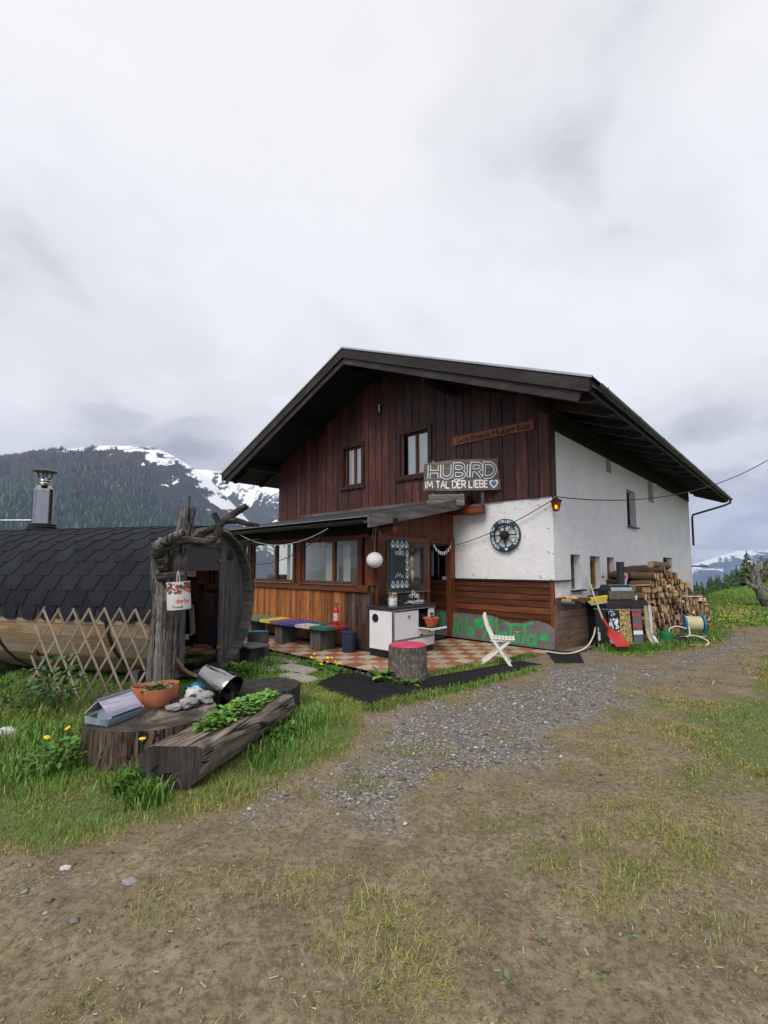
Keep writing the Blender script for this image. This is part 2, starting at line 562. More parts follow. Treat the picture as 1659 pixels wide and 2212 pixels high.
M['wire'] = paint('black cable', (.01, .01, .011), .6)

# ================================================================== GROUND
LAWN = [(-2.33, 2.94), (-1.84, 2.85), (-1.68, 3.09), (-1.33, 3.4), (-.82, 3.7), (-.44, 4.12), (-.18, 4.77), (-.1, 5.34), (.39, 5.68), (1.14, 6.46), (2.23, 7.56), (2.82, 7.96), (2.4, 8.3), (-8, 16), (-30, 20), (-30, 2), (-6, 2.6)]
GRAV = [(3.87, 8.54), (4.38, 7.96), (3.25, 6.27), (2.45, 5.04), (1.51, 4.22), (.61, 3.7), (-.09, 3.31), (-.79, 3.09), (-1.13, 3.19), (-.89, 3.43), (-.43, 4.03), (-.13, 4.65), (0, 5.34), (.7, 5.96), (1.86, 7.02), (2.9, 7.96)]
GRAV2 = [(8.41, 11.67), (9.66, 12.07), (8.22, 10.29), (5.82, 8.34), (4.2, 7.02), (3.2, 6.0), (3.6, 7.3), (4.62, 7.96), (6.42, 9.72)]
GRAV3 = [(-2.25, 2.85), (-1.68, 2.73), (-1.47, 2.48), (-1.69, 2.33), (-1.87, 2.38)]
RGRASS = [(9.2, 11.0), (6.63, 8.75), (4.43, 6.75), (2.97, 5.34), (2.19, 4.42), (1.95, 3.56), (2.28, 3.31), (2.73, 3.43), (9, 4), (40, 10), (40, 20)]
BARG = [(4.24, 9.46), (4.31, 8.85), (5.48, 9.0), (7.64, 10.61), (8.4, 11.9), (9.0, 12.4), (10.6, 12.9), (40, 21), (60, 90), (20, 90), (5, 11)]
PATCH = [(.95, 2.85, .22), (0, 2.17, .13), (-.07, 2.45, .10), (.17, 4.42, .30), (-.27, 2.19, .14), (.45, 2.38, .12), (.54, 3.31, .2), (1.43, 2.65, .25), (1.58, 2.33, .2), (.91, 2.08, .18), (-.54, 2.48, .12), (.83, 3.19, .22), (1.87, 2.85, .3), (-1.08, 2.38, .14), (.28, 1.97, .08), (-.14, 3.78, .2), (1.3, 3.0, .2), (1.2, 2.4, .16), (.7, 2.7, .12), (1.05, 3.6, .16)]
TERR = [HL(-7.6, -4.15).xy, HL(-.75, -4.15).xy, HL(-.05, -1.0).xy, HL(.02, -.1).xy, HL(-7.6, -.1).xy]
TERR = [tuple(q) for q in TERR]
HOUSEFOOT = [tuple(HL(*q).xy) for q in ((-9.65, 0), (0, 0), (0, 15.2), (-9.65, 15.2))]
MATS = [[tuple(HL(*q).xy) for q in ((-1.72, -4.12), (-1.45, -5.02), (-.10, -5.32), (-.12, -4.42))],
        [tuple(HL(*q).xy) for q in ((-.62, -4.40), (-.10, -4.5), (.38, -1.65), (.02, -1.62))],
        [tuple(HL(*q).xy) for q in ((-.02, -.40), (.50, -1.28), (.86, -.98), (.42, .02))]]

SLABS = [[tuple(HL(a_ + s_ * c_ * .92, b_ + t_ * d_ * .92).xy) for s_, t_ in ((-1, -1), (1, -1), (1, 1), (-1, 1))] for a_, b_, c_, d_ in ((-3.35, -4.42, .50, .20), (-2.5, -4.62, .48, .22), (-1.95, -4.95, .36, .17), (-2.9, -4.95, .30, .15))]
def grass_mask(x, y):
    n = fbm(x * 1.7 + 5, y * 1.7 + 3, 4) - .5
    n2 = fbm(x * 5 + 1, y * 5 + 8, 3) - .5
    w = np.clip(np.hypot(x, y) / 6, .5, 3)
    g1 = sstep(-.16, .22, sdist(x, y, LAWN) + n * .55 + n2 * .25)
    g2 = sstep(-.2, .8, sdist(x, y, RGRASS) + n * 1.3 + n2 * .5) * .92
    g3 = sstep(-.15, .35, sdist(x, y, BARG) + n * .5 * w + n2 * .3)
    g = np.maximum(np.maximum(g1, g2), g3)
    for a, b, r_ in PATCH:
        g = np.maximum(g, .66 * sstep(0, .8, 1.25 - np.hypot((x - a) * .75, y - b) / r_ + n2 * 1.6 + n * .8))
    gen = sstep(-.06, .20, n2 * .8 + n * .9) * .40 * (.2 + .65 * sstep(-.2, 1.6, x + .9 * n)) * (1 - .8 * gravel_mask(x, y))
    g = np.maximum(g, gen)
    return g
def gravel_mask(x, y):
    n = fbm(x * 2.1 + 15, y * 2.1 + 31, 4) - .5
    nn_ = fbm(x * 9 + 1, y * 9 + 4, 3) - .5
    g = sstep(-.12, .40, sdist(x, y, GRAV) + n * 1.3 + nn_ * .5)
    g = np.maximum(g, .9 * sstep(-.1, .3, sdist(x, y, GRAV2) + n * .5))
    g = np.maximum(g, .7 * sstep(-.12, .25, sdist(x, y, GRAV3) + n * .5))
    return g
def crest(x, y):
    a = x / np.maximum(y, 1e-3)
    return np.interp(a, [-2, 0, .6, .68, .73, .77, .83, 1.0, 1.6], [19, 19, 19, 22, 31, 37, 41, 44, 46])
def gz(x, y):
    x = np.asarray(x, float); y = np.asarray(y, float)
    r = np.hypot(x, y - 6)
    yc = np.where(y > 0, crest(x, y), 60)
    d = np.maximum(0, np.where(y > 0, y, r) - yc)
    z = -.17 * d
    z = np.maximum(z, -170 - .02 * d)
    dt = sstep(0, .35, -sdist(x, y, TERR)) * sstep(0, .3, -sdist(x, y, HOUSEFOOT))
    z = z + (fbm(x * .9, y * .9, 4) - .5) * .075 * dt * sstep(1, 3, r + 2) + (fbm(x * 7, y * 7, 2) - .5) * .012 * dt
    z = z + sstep(8, 18, x) * sstep(9, 16, y) * (fbm(x * .12, y * .12, 3) - .35) * .5
    return z
def mask2(x, y):                       # no grass here
    k = sstep(-.05, .04, sdist(x, y, TERR)) + sstep(0, .05, sdist(x, y, HOUSEFOOT))
    for q in MATS + SLABS: k = k + sstep(-.02, .05, sdist(x, y, q))
    return np.clip(1 - k, 0, 1)

N = 470
s_ = np.linspace(-1, 1, N)
gxs = 2.6 * np.sinh(8.4 * s_)
gys = 5.2 + 2.6 * np.sinh(8.4 * s_)
GX, GY = np.meshgrid(gxs, gys, indexing='ij')
GZ = gz(GX.ravel(), GY.ravel())
gm = grass_mask(GX.ravel(), GY.ravel()); gv = gravel_mask(GX.ravel(), GY.ravel())
dk = fbm(GX.ravel() * 1.1 + 50, GY.ravel() * 1.1, 4)
idx = np.arange(N * N).reshape(N, N)
a, b, c, d = idx[:-1, :-1].ravel(), idx[1:, :-1].ravel(), idx[1:, 1:].ravel(), idx[:-1, 1:].ravel()
tris = np.concatenate([np.stack([a, b, c], 1), np.stack([a, c, d], 1)])

m = NM('earth and gravel')
v = m.coord(False, kind='Object')
at = m.n('ShaderNodeAttribute', attribute_name='col')
sp = m.n('ShaderNodeSeparateColor'); m.l(at.outputs['Color'], sp.inputs[0])
nA = m.noise(v, 3.0, 8, .65); nB = m.noise(v, 26, 6, .7); nC = m.noise(v, 90, 4, .7)
dirt = m.ramp(nA, [(.3, (.125, .098, .062)), (.5, (.215, .174, .115)), (.7, (.305, .258, .18))])
dirt = m.mix(m.ramp(nB, [(.40, .75), (.58, 0.0)]), dirt, (.08, .058, .036))
dirt = m.mix(m.ramp(m.noise(v, 60, 5, .75), [(.5, 0.0), (.66, .6)]), dirt, (.27, .22, .15))
straw = m.voro(m.coord(False, (60, 22, 40)), 1.0)
dirt = m.mix(m.ramp(straw, [(.10, .35), (.2, 0.0)]), dirt, (.34, .28, .18))
cells = m.voro(v, 55, 'F1', 'Color'); cd = m.voro(v, 55, 'F1', 'Distance')
csp = m.n('ShaderNodeSeparateColor'); m.l(cells, csp.inputs[0])
grav = m.ramp(csp.outputs[0], [(0, (.11, .103, .094)), (.5, (.22, .21, .195)), (.85, (.33, .32, .30)), (1, (.58, .56, .53))])
grav = m.mix(m.ramp(cd, [(.35, 0.0), (.75, .7)]), grav, (.05, .042, .035))
gsoil = m.ramp(nB, [(.35, (.05, .075, .016)), (.65, (.12, .16, .04))])
fg = m.math('MULTIPLY', sp.outputs[1], m.ramp(nA, [(.36, .25), (.56, 1.0)]))
col = m.mix(fg, dirt, grav)
fgr = m.ramp(m.math('ADD', sp.outputs[0], m.math('MULTIPLY', m.math('SUBTRACT', nB, .5), .6)), [(.50, 0.0), (1.0, .9)])
col = m.mix(fgr, col, gsoil)
h = m.math('ADD', m.math('MULTIPLY', nB, .5), m.math('MULTIPLY', nC, .35))
h = m.math('ADD', h, m.math('MULTIPLY', m.math('MULTIPLY', m.math('SUBTRACT', 1.0, cd), fg), .8))
m.bump(h, .8, .02)
M['ground'] = m.fin(col, .92, 0.0, .2)
g = fast_mesh('ground', np.stack([GX.ravel(), GY.ravel(), GZ], 1), tris, M['ground'], np.stack([gm, gv, dk], 1))
g['kind'] = 'structure'
g.data.shade_smooth()

# ---- mountains: ridge lines run along X at a fixed distance, slopes fall towards the valley
def mountain(name, ridge, yr, yb, zb, mat, nx=260, ny=90, amp=40, rid=60, back=1.3):
    rx = np.array([q[0] for q in ridge]); rz = np.array([q[1] for q in ridge])
    xs = np.linspace(rx[0], rx[-1], nx)
    t = np.concatenate([np.linspace(0, 1, ny), 1 + np.linspace(.05, .6, 8)])
    X, Tt = np.meshgrid(xs, t, indexing='ij')
    Y = yb + (yr - yb) * Tt
    zr = np.interp(X, rx, rz)
    k = np.where(Tt <= 1, Tt ** .92, 1 - (Tt - 1) * back)
    env = np.sin(np.clip(Tt, 0, 1) * math.pi) ** .7
    fine = (fbm(X / 60 + 3, Y / 60, 4) - .5) * amp * .4
    rg = (1 - np.abs(fbm(X / (rid * 4) + Y / 900, Y / 1500 + 3, 4) * 2 - 1)) - .6
    Z = zb + (zr - zb) * k + env * (rg * amp * 1.6) + fine * np.where(Tt < 1, np.clip(Tt * 4, 0, 1) * .8 + .2, .4) * (zr - zb).clip(60, 500) / 500
    n1_, n2_ = X.shape
    ii = np.arange(n1_ * n2_).reshape(n1_, n2_)
    a, b, c, d = ii[:-1, :-1].ravel(), ii[1:, :-1].ravel(), ii[1:, 1:].ravel(), ii[:-1, 1:].ravel()
    tr = np.concatenate([np.stack([a, b, c], 1), np.stack([a, c, d], 1)])
    o = fast_mesh(name, np.stack([X.ravel(), Y.ravel(), Z.ravel()], 1), tr, mat, np.stack([Tt.ravel()] * 3, 1))
    o['kind'] = 'structure'
    o.data.shade_smooth()
    return o, X, Y, Z, Tt
def mountain_mat(name, rock, low, zlo, zhi, sx, snow_bias):
    m = NM(name)
    v = m.coord(False, kind='Object')
    pos = m.n('ShaderNodeSeparateXYZ'); m.l(v, pos.inputs[0])
    mp = m.n('ShaderNodeMapping'); m.l(v, mp.inputs[0]); mp.inputs['Scale'].default_value = (1 / sx, 1 / (sx * 2.2), 1 / (sx * 1.6))
    mp.inputs['Rotation'].default_value = (0, R(35), 0)
    n1 = m.noise(mp.outputs[0], 1.0, 9, .68, .6)
    n2 = m.noise(mp.outputs[0], 4.0, 8, .7)
    at = m.n('ShaderNodeAttribute', attribute_name='col')
    alt = m.math('DIVIDE', m.math('SUBTRACT', at.outputs['Fac'], zlo), zhi - zlo)
    s_ = m.math('ADD', m.math('ADD', m.math('MULTIPLY', alt, .32), m.math('MULTIPLY', n1, 1.05)), m.math('MULTIPLY', m.math('SUBTRACT', n2, .5), .35))
    snow = m.ramp(s_, [(snow_bias, 0.0), (snow_bias + .035, 1.0)])
    col = m.mix(m.ramp(n2, [(.3, 0.0), (.7, 1.0)]), rock, low)
    col = m.mix(snow, col, (.82, .84, .87))
    return m.fin(col, .9, 0.0, .1)
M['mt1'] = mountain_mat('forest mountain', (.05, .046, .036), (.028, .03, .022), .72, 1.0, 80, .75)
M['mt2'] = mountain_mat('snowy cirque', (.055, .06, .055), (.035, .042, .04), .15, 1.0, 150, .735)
M['mt3'] = mountain_mat('far range', (.045, .06, .09), (.03, .045, .075), .55, 1.0, 420, .735)  # blue of the distance haze is painted into the rock colours
RID1 = [(-3400, 490), (-2995, 516), (-2510, 541), (-2024, 566), (-1878, 578), (-1709, 608), (-1563, 628), (-1441, 635), (-1319, 633), (-1221, 625), (-1122, 586), (-1047, 541), (-923, 462), (-798, 332), (-649, 175), (-454, 18), (-166, -89), (300, -150)]
RID2 = [(-2600, 820), (-1827, 811), (-1569, 766), (-1423, 759), (-1295, 744), (-1130, 722), (-983, 700), (-837, 700), (-473, 737), (-108, 663), (256, 443), (615, 152), (1300, -60)]
RID3 = [(2600, -120), (3569, -83), (3959, -63), (4292, -12), (4484, 66), (4650, 118), (4815, 170), (4948, 209), (5143, 215), (5403, 209), (5798, 274), (6311, 176), (6951, 47), (7800, -60)]
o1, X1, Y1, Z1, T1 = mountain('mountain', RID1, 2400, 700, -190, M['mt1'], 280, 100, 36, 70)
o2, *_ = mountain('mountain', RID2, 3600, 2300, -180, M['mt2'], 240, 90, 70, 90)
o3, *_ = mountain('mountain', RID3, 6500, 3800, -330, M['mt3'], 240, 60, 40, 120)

# ---- conifer forest on the slope (uncountable: one mass)
def cone_forest(name, P, H_, W_, cols, mat, sides=5, tiers=2):
    n = len(P)
    ang = np.linspace(0, 2 * math.pi, sides, endpoint=False)
    V_, F_, Cc = [], [], []
    per = tiers * (sides + 1)
    off = rng.random(n) * 6.28
    lean = rng.normal(0, .03, (n, 2))
    for t in range(tiers):
        z0 = .05 + .5 * t / tiers * 1.35; z1 = .62 + .38 * (t + 1) / tiers if t < tiers - 1 else 1.0
        rr = W_ * (1 - .42 * t)
        for k in range(sides):
            jj = rng.uniform(.75, 1.25, n)
            V_.append(np.stack([P[:, 0] + np.cos(ang[k] + off) * rr * jj, P[:, 1] + np.sin(ang[k] + off) * rr * jj, P[:, 2] + H_ * (z0 + rng.uniform(-.05, .05, n))], 1))
            Cc.append(cols)
        V_.append(np.stack([P[:, 0] + lean[:, 0] * H_, P[:, 1] + lean[:, 1] * H_, P[:, 2] + H_ * z1], 1))
        Cc.append(cols)
        o = t * (sides + 1)
        for k in range(sides):
            F_.append((o + k, o + (k + 1) % sides, o + sides))
    V_ = np.stack(V_, 1).reshape(-1, 3); Cc = np.stack(Cc, 1).reshape(-1, 3)
    F_ = (np.array(F_)[None] + (np.arange(n) * per)[:, None, None]).reshape(-1, 3)
    return fast_mesh(name, V_, F_, mat, np.clip(Cc, 0, 1))
m = NM('conifer foliage')
at = m.n('ShaderNodeAttribute', attribute_name='col')
M['conifer'] = m.fin(at.outputs['Color'], .85, 0.0, .15)
ntree = 30000
ii = rng.integers(0, X1.shape[0] - 1, ntree * 3); jj = rng.integers(10, 100, ntree * 3)
fx = rng.random(ntree * 3); fy = rng.random(ntree * 3)
def lerp2(Z, i, j, a, b): 
    return (Z[i, j] * (1 - a) + Z[i + 1, j] * a) * (1 - b) + (Z[i, np.minimum(j + 1, Z.shape[1] - 1)] * (1 - a) + Z[i + 1, np.minimum(j + 1, Z.shape[1] - 1)] * a) * b
px, py, pz, pt = (lerp2(q, ii, jj, fx, fy) for q in (X1, Y1, Z1, T1))
ratio = px / py
line = np.interp(px, [-3400, -2000, -1800, -1500, -1300, -1100, -950, -800, -600], [720, 660, 590, 545, 505, 430, 310, 205, 110])
keep = (ratio > -.92) & (ratio < -.15) & (pz > .05 * py) & (pt <= 1.0) & (pz < line + (fbm(px / 70, py / 70, 3) - .5) * 170 + rng.normal(0, 14, len(px))) & (fbm(px / 45 + 7, pz / 60, 3) > .30)
px, py, pz = px[keep][:ntree], py[keep][:ntree], pz[keep][:ntree]
n = len(px)
altk = np.clip((pz - 200) / 330 + rng.normal(0, .18, n) + (fbm(px / 120, pz / 120, 3) - .5) * .8, 0, 1)[:, None]
cols = (1 - altk) * np.array([.020, .036, .030]) + altk * np.array([.060, .052, .042])
pale = (rng.random(n) < .22)[:, None]
cols = np.where(pale & (altk < .6), np.array([.07, .11, .055]), cols) * rng.uniform(.35, 1.7, n)[:, None]
fo = cone_forest('conifer_forest', np.stack([px, py, pz - 2], 1), rng.uniform(15, 30, n), rng.uniform(4.0, 6.2, n), cols, M['conifer'])
tag(fo, 'dark conifer forest covering the mountain slope on the left', 'forest', kind='stuff')

# ---- wood beyond the meadow, right: leafy cones with ragged branch tiers, read as one mass
def branch_tree(px, py, pz, h, w, col, tiers=12, per=15, seed=0):
    r_ = np.random.default_rng(seed)
    V_, F_, Cc = [], [], []
    for t in range(tiers):
        f = t / (tiers - 1)
        zz = pz + h * (.12 + .86 * f)
        rr = w * (1 - f) ** .8 + .05 * w
        for k in range(per):
            g = r_.uniform(0, 6.283)
            L = rr * r_.uniform(.7, 1.2)
            dx, dy = math.cos(g), math.sin(g)
            wd_ = rr * r_.uniform(.28, .5) + .03 * h / 8
            b0 = np.array([px, py, zz + h * .05 * r_.uniform(.2, 1)])
            tip = np.array([px + dx * L, py + dy * L, zz - h * .07 * r_.uniform(.0, 1.2)])
            mid = b0 * .45 + tip * .55
            sd_ = np.array([-dy, dx, 0]) * wd_ * .5
            o = len(V_)
            V_ += [b0, mid + sd_ + [0, 0, -h * .012], tip, mid - sd_ + [0, 0, -h * .012], mid + [0, 0, h * .02]]
            F_ += [(o, o + 1, o + 4), (o + 4, o + 1, o + 2), (o, o + 4, o + 3), (o + 4, o + 2, o + 3)]
            cc = np.array(col) * r_.uniform(.5, 1.5)
            Cc += [cc] * 5
    return V_, F_, Cc
V_, F_, Cc = [], [], []
for q in range(150):
    y_ = random.uniform(48, 110); a_ = random.uniform(.60, .93)
    x_ = a_ * y_
    z_ = float(gz(x_, y_))
    top = np.interp(a_, [.6, .67, .73, .77, .83, .93], [1262, 1258, 1243, 1222, 1205, 1195]) + random.uniform(-9, 14)
    h_ = (1.7 + (1222 - top) / 1000 * y_) - z_
    if h_ < 2: continue
    v2, f2, c2 = branch_tree(x_, y_, z_ - .3, h_, h_ * random.uniform(.2, .3), random.choice([(.040, .075, .028), (.055, .095, .034), (.034, .065, .03)]), 12, 18, q)
    o = len(V_)
    V_ += v2; Cc += c2; F_ += [tuple(i + o for i in t) for t in f2]
wo_ = fast_mesh('distant_wood', np.array(V_), np.array(F_), M['conifer'], np.array(Cc))
tag(wo_, 'green wood of mixed trees beyond the meadow at right', 'wood', kind='stuff')
# a single fir standing taller than the wood
fir = thing('fir_tree', 'tall fir with a thin tiered top rising above the wood on the right', 'tree', (37.6, 48, float(gz(37.6, 48))))
V_, F_, Cc = branch_tree(0, 0, 0, 6.4 + 1.7 - fir.location.z - 4.9, 1.5, (.045, .075, .034), 16, 9, 999)
fo = fast_mesh('crown', np.array(V_), np.array(F_), M['conifer'], np.array(Cc)); fo.parent = fir
firh = max(q[2] for q in V_)
obj('trunk', MB().tube([(0, 0, -.2), (0, 0, firh * .95)], [.16, .02], 8), M['stump'], fir)
# ---- haze in the air
hz = MB().box((0, 1400, 270), (17000, 14800, 1400))
m = NM('haze air')
m.t.nodes.remove(m.b)
pv = m.n('ShaderNodeVolumePrincipled')
pv.inputs['Color'].default_value = (.50, .66, 1.0, 1)
pv.inputs['Density'].default_value = 1.05e-4
pv.inputs['Anisotropy'].default_value = 0.0
m.l(pv.outputs[0], m.o.inputs['Volume'])
HAZE = obj('haze', hz, m.m)
HAZE['kind'] = 'stuff'

# ================================================================== TERRACE
ter = obj('terrace', MB().prism([tuple(q) for q in ((-7.55, -4.15), (-.78, -4.15), (-.10, -1.0), (-.04, -.12), (-7.55, -.12))], -.12, .0), paint('terrace mortar', (.13, .115, .10), .9, sc=12))
c_ = ter.location.copy(); ter.location = HL(c_.x, c_.y, c_.z); ter.rotation_euler = (0, 0, -A)
ter['kind'] = 'structure'
def tile_mat(name, c, c2):
    m = NM(name)
    v = m.coord(True)
    n_ = m.noise(v, 5, 6, .65)
    col = m.ramp(n_, [(.3, tuple(q * .72 for q in c)), (.6, c), (.8, c2)])
    col = m.mix(m.ramp(m.noise(v, 2.2, 8, .7), [(.52, 0.0), (.75, .5)]), col, (.10, .085, .07))
    hs = m.n('ShaderNodeHueSaturation'); m.l(col, hs.inputs['Color'])
    m.l(m.math('ADD', m.math('MULTIPLY', m.rnd, .35), .82), hs.inputs['Value'])
    m.bump(n_, .15, .004)
    return m.fin(hs.outputs[0], m.ramp(n_, [(.3, .5), (.7, .28)]), 0, .4)
M['tilered'] = tile_mat('terracotta tile', (.33, .125, .07), (.42, .19, .12))
M['tilecream'] = tile_mat('cream tile', (.48, .39, .29), (.56, .47, .37))
TS = .30
tm = [mesh_from('tile', MB().box((0, 0, 0), (TS - .014, TS - .014, .024), .003), M[q])[0] for q in ('tilered', 'tilecream')]
def in_terr(x, y):
    lim = -.10 + (y + 1.0) * .216 if y < -1 else -.08
    return x + TS / 2 < lim + .10 and -4.12 < y - TS / 2 and y < -.30 and not (x < -2.5 and y > -2.6)
it = 0
for i in range(-25, 1):
    for j in range(-14, 0):
        x, y = (i + .5) * TS, (j + .5) * TS
        if not in_terr(x, y): continue
        o = inst('tile', tm[(i + j) % 2], ter, (x - (-3.795), y + 2.135, .06 + .0115 + random.uniform(-.002, .002)), (R(random.uniform(-.25, .25)), R(random.uniform(-.25, .25)), 0))
TZ = .025                              # walking surface of the tiles

# ================================================================== HOUSE
W_, L_, EV, GF, GB = 9.65, 15.2, 1.30, 1.47, 1.6
ZR, ZE = 7.36, 4.86
SL = (ZR - ZE) / (W_ / 2 + EV)
TH = .26                               # roof thickness under the top edge
def roofz(x): return ZR - SL * abs(x + W_ / 2)
house = hthing('inn', 'alpine inn with dark boarded gable over white plaster and a timber glazed porch', 'house', 0, 0)
m = NM('white plaster')
v = m.coord(False)
nb = m.noise(v, 1.1, 6, .6); nf = m.noise(v, 45, 5, .7); pit = m.voro(v, 9)
pn = m.noise(v, 7, 4, .7)
col = m.ramp(nb, [(.3, (.70, .705, .73)), (.7, (.80, .80, .81))])
col = m.mix(m.ramp(m.noise(m.coord(False, (3, 3, .7)), 2.2, 6, .7), [(.58, 0.0), (.78, .45)]), col, (.50, .50, .50))
h = m.math('ADD', m.math('MULTIPLY', nf, .25), m.math('MULTIPLY', m.noise(v, 5, 4), .8))
h = m.math('SUBTRACT', h, m.math('MULTIPLY', m.math('MULTIPLY', m.ramp(pit, [(.08, 1.0), (.20, 0.0)]), m.ramp(pn, [(.50, 0.0), (.58, 1.0)])), 2.4))
m.bump(h, .8, .028)
M['plaster'] = m.fin(col, .9, 0.0, .15)

def wall_open(rects, a0, a1, b0, b1, depth):
    """wall in local xy with rectangular openings and reveals; faces +z at z=0, reveals run to z=-depth"""
    mb = MB()
    xs = sorted({a0, a1, *[q for r_ in rects for q in (r_[0], r_[1])]})
    ys = sorted({b0, b1, *[q for r_ in rects for q in (r_[2], r_[3])]})
    for i in range(len(xs) - 1):
        for j in range(len(ys) - 1):
            cx, cy = (xs[i] + xs[i + 1]) / 2, (ys[j] + ys[j + 1]) / 2
            if any(r_[0] < cx < r_[1] and r_[2] < cy < r_[3] for r_ in rects): continue
            mb.add([(xs[i], ys[j], 0), (xs[i + 1], ys[j], 0), (xs[i + 1], ys[j + 1], 0), (xs[i], ys[j + 1], 0)], [(0, 1, 2, 3)])
    for x0, x1, y0, y1 in rects:
        p_ = [(x0, y0), (x1, y0), (x1, y1), (x0, y1)]
        for k in range(4):
            (ax, ay), (bx, by) = p_[k], p_[(k + 1) % 4]
            mb.add([(ax, ay, 0), (bx, by, 0), (bx, by, -depth), (ax, ay, -depth)], [(0, 3, 2, 1)])
    return mb
YZ = Matrix(((0, 0, 1, 0), (1, 0, 0, 0), (0, 1, 0, 0), (0, 0, 0, 1)))     # local x->y, y->z, z->x  (side wall facing +x)

# side wall (x = 0 plane, a = y, b = z)
SW = [(.89, 1.5, 1.17, 1.95), (2.11, 2.86, 1.15, 1.93), (3.38, 4.0, 1.15, 1.92), (9.7, 11.2, 1.3, 2.0), (5.4, 6.35, 2.86, 3.96), (3.6, 4.05, 4.20, 4.56), (7.95, 8.7, 3.85, 4.56)]
w = wall_open(SW, 0, L_, -.1, 4.56, .34)
mbw = MB().add(w.v, w.f, YZ)
obj('side_wall', mbw, M['plaster'], house)
# front plaster wall, seen right of the porch and through its windows
w = wall_open([(-3.35, -2.50, 1.05, 2.12), (-5.05, -4.15, 0.02, 2.05)], -W_, 0, -.1, 3.18, .22)
mbw = MB().add(w.v, w.f, XZ)
obj('front_wall', mbw, M['plaster'], house)
obj('rear_wall', MB().prism([(-W_, -.1), (-.01, -.1), (-.01, 5.0), (-W_ / 2, 6.9), (-W_, 5.0)], -L_, -L_ + .02, XZ), M['plaster'], house)
obj('side_wall', MB().box((-W_ + .01, L_ / 2, 2.3), (.02, L_ - .1, 4.8)), M['plaster'], house)
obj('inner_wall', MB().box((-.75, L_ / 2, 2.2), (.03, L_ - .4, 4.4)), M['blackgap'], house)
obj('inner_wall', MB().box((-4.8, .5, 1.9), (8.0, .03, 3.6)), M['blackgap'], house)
obj('wall_band', MB().box((.012, L_ / 2, 4.82), (.02, L_, .50)), M['soffit'], house)

def window(parent, y0, y1, z0, z1, fr, d, wide=.07, two=False, sill=True, x0=0):
    """recessed window in the side wall"""
    wn_ = child('window', parent, (x0, (y0 + y1) / 2, (z0 + z1) / 2))
    hw, hh = (y1 - y0) / 2, (z1 - z0) / 2
    mb = MB()
    for s in (-1, 1):
        mb.box((-d, s * (hw - wide / 2), 0), (.06, wide, 2 * hh), .006)
        mb.box((-d, 0, s * (hh - wide / 2)), (.06, 2 * hw - 2 * wide - .002, wide), .006)
    if two: mb.box((-d, 0, 0), (.05, .05, 2 * hh - 2 * wide - .002), .006)
    obj('frame', mb, fr, wn_)
    obj('pane', MB().box((-d - .02, 0, 0), (.008, 2 * hw - 2 * wide, 2 * hh - 2 * wide)), M['glass'], wn_)
    if sill: obj('sill', MB().box((.02, 0, -hh - .02), (.16, 2 * hw + .08, .035), .006), M['darkmetal'], wn_)
    return wn_
M['ochre'] = wood('ochre window frame', (.17, .095, .03), (.27, .16, .06), (.36, .23, .1), 'Z', .55, .2)
M['blackframe'] = wood('dark window frame', (.02, .015, .012), (.035, .027, .022), (.05, .04, .034), 'Z', .5, 0)
window(house, .89, 1.5, 1.17, 1.95, M['greyz'], .18)
window(house, 2.11, 2.86, 1.15, 1.93, M['ochre'], .16, .10)
window(house, 3.38, 4.0, 1.15, 1.92, M['ochre'], .16, .10)
window(house, 9.7, 11.2, 1.3, 2.0, M['blackframe'], .22, .08, True)
window(house, 5.4, 6.35, 2.86, 3.96, M['blackframe'], .20, .09, True)
window(house, 3.6, 4.05, 4.20, 4.56, M['blackframe'], .20, .06, sill=False)
window(house, 7.95, 8.7, 3.85, 4.56, M['blackframe'], .20, .06, sill=False)

# ---- gable boarding: each board a piece
UW = [(-6.32, -5.54, 4.05, 5.20), (-4.08, -3.13, 4.05, 5.20)]
mb = MB()
brk = [-W_ + .02, -6.32, -5.54, -W_ / 2, -4.08, -3.13, -.02]
for a0, a1 in zip(brk[:-1], brk[1:]):
    rz0, rz1 = roofz(a0) - TH, roofz(a1) - TH
    hit = [q for q in UW if q[0] <= (a0 + a1) / 2 <= q[1]]
    if hit:
        mb.prism([(a0, 3.14), (a1, 3.14), (a1, hit[0][2]), (a0, hit[0][2])], .012, .03, XZ).prism([(a0, hit[0][3]), (a1, hit[0][3]), (a1, rz1), (a0, rz0)], .012, .03, XZ)
    else: mb.prism([(a0, 3.14), (a1, 3.14), (a1, rz1), (a0, rz0)], .012, .03, XZ)
gab = obj('gable_cladding', mb, M['blackgap'], house)
gc = gab.location.copy()
x = -W_
while x < -.01:
    wd_ = min(random.uniform(.20, .31), -x)
    x0, x1 = x + .009, x + wd_ - .009
    cx = (x0 + x1) / 2
    segs = [(3.14 + random.uniform(-.015, .01), None)]
    for a0, a1, b0, b1 in UW:
        if a0 - .02 < cx < a1 + .02: segs = [(segs[0][0], b0 - .02), (b1 + .02, None)]
    dp = .05 + random.uniform(-.006, .006)
    for s0, s1 in segs:
        t0 = roofz(x0) - TH + .02 if s1 is None else s1
        t1 = roofz(x1) - TH + .02 if s1 is None else s1
        mb = MB().prism([(x0, s0), (x1, s0), (x1, t1), (x0, t0)], .031, dp, XZ)
        o = obj('board', mb, M['gable'], gab)
        o.location -= gc
    x += wd_
obj('corner_board', MB().box((.0, .06, 4.0), (.05, .22, 1.7), .005), M['gabletrim'], house)
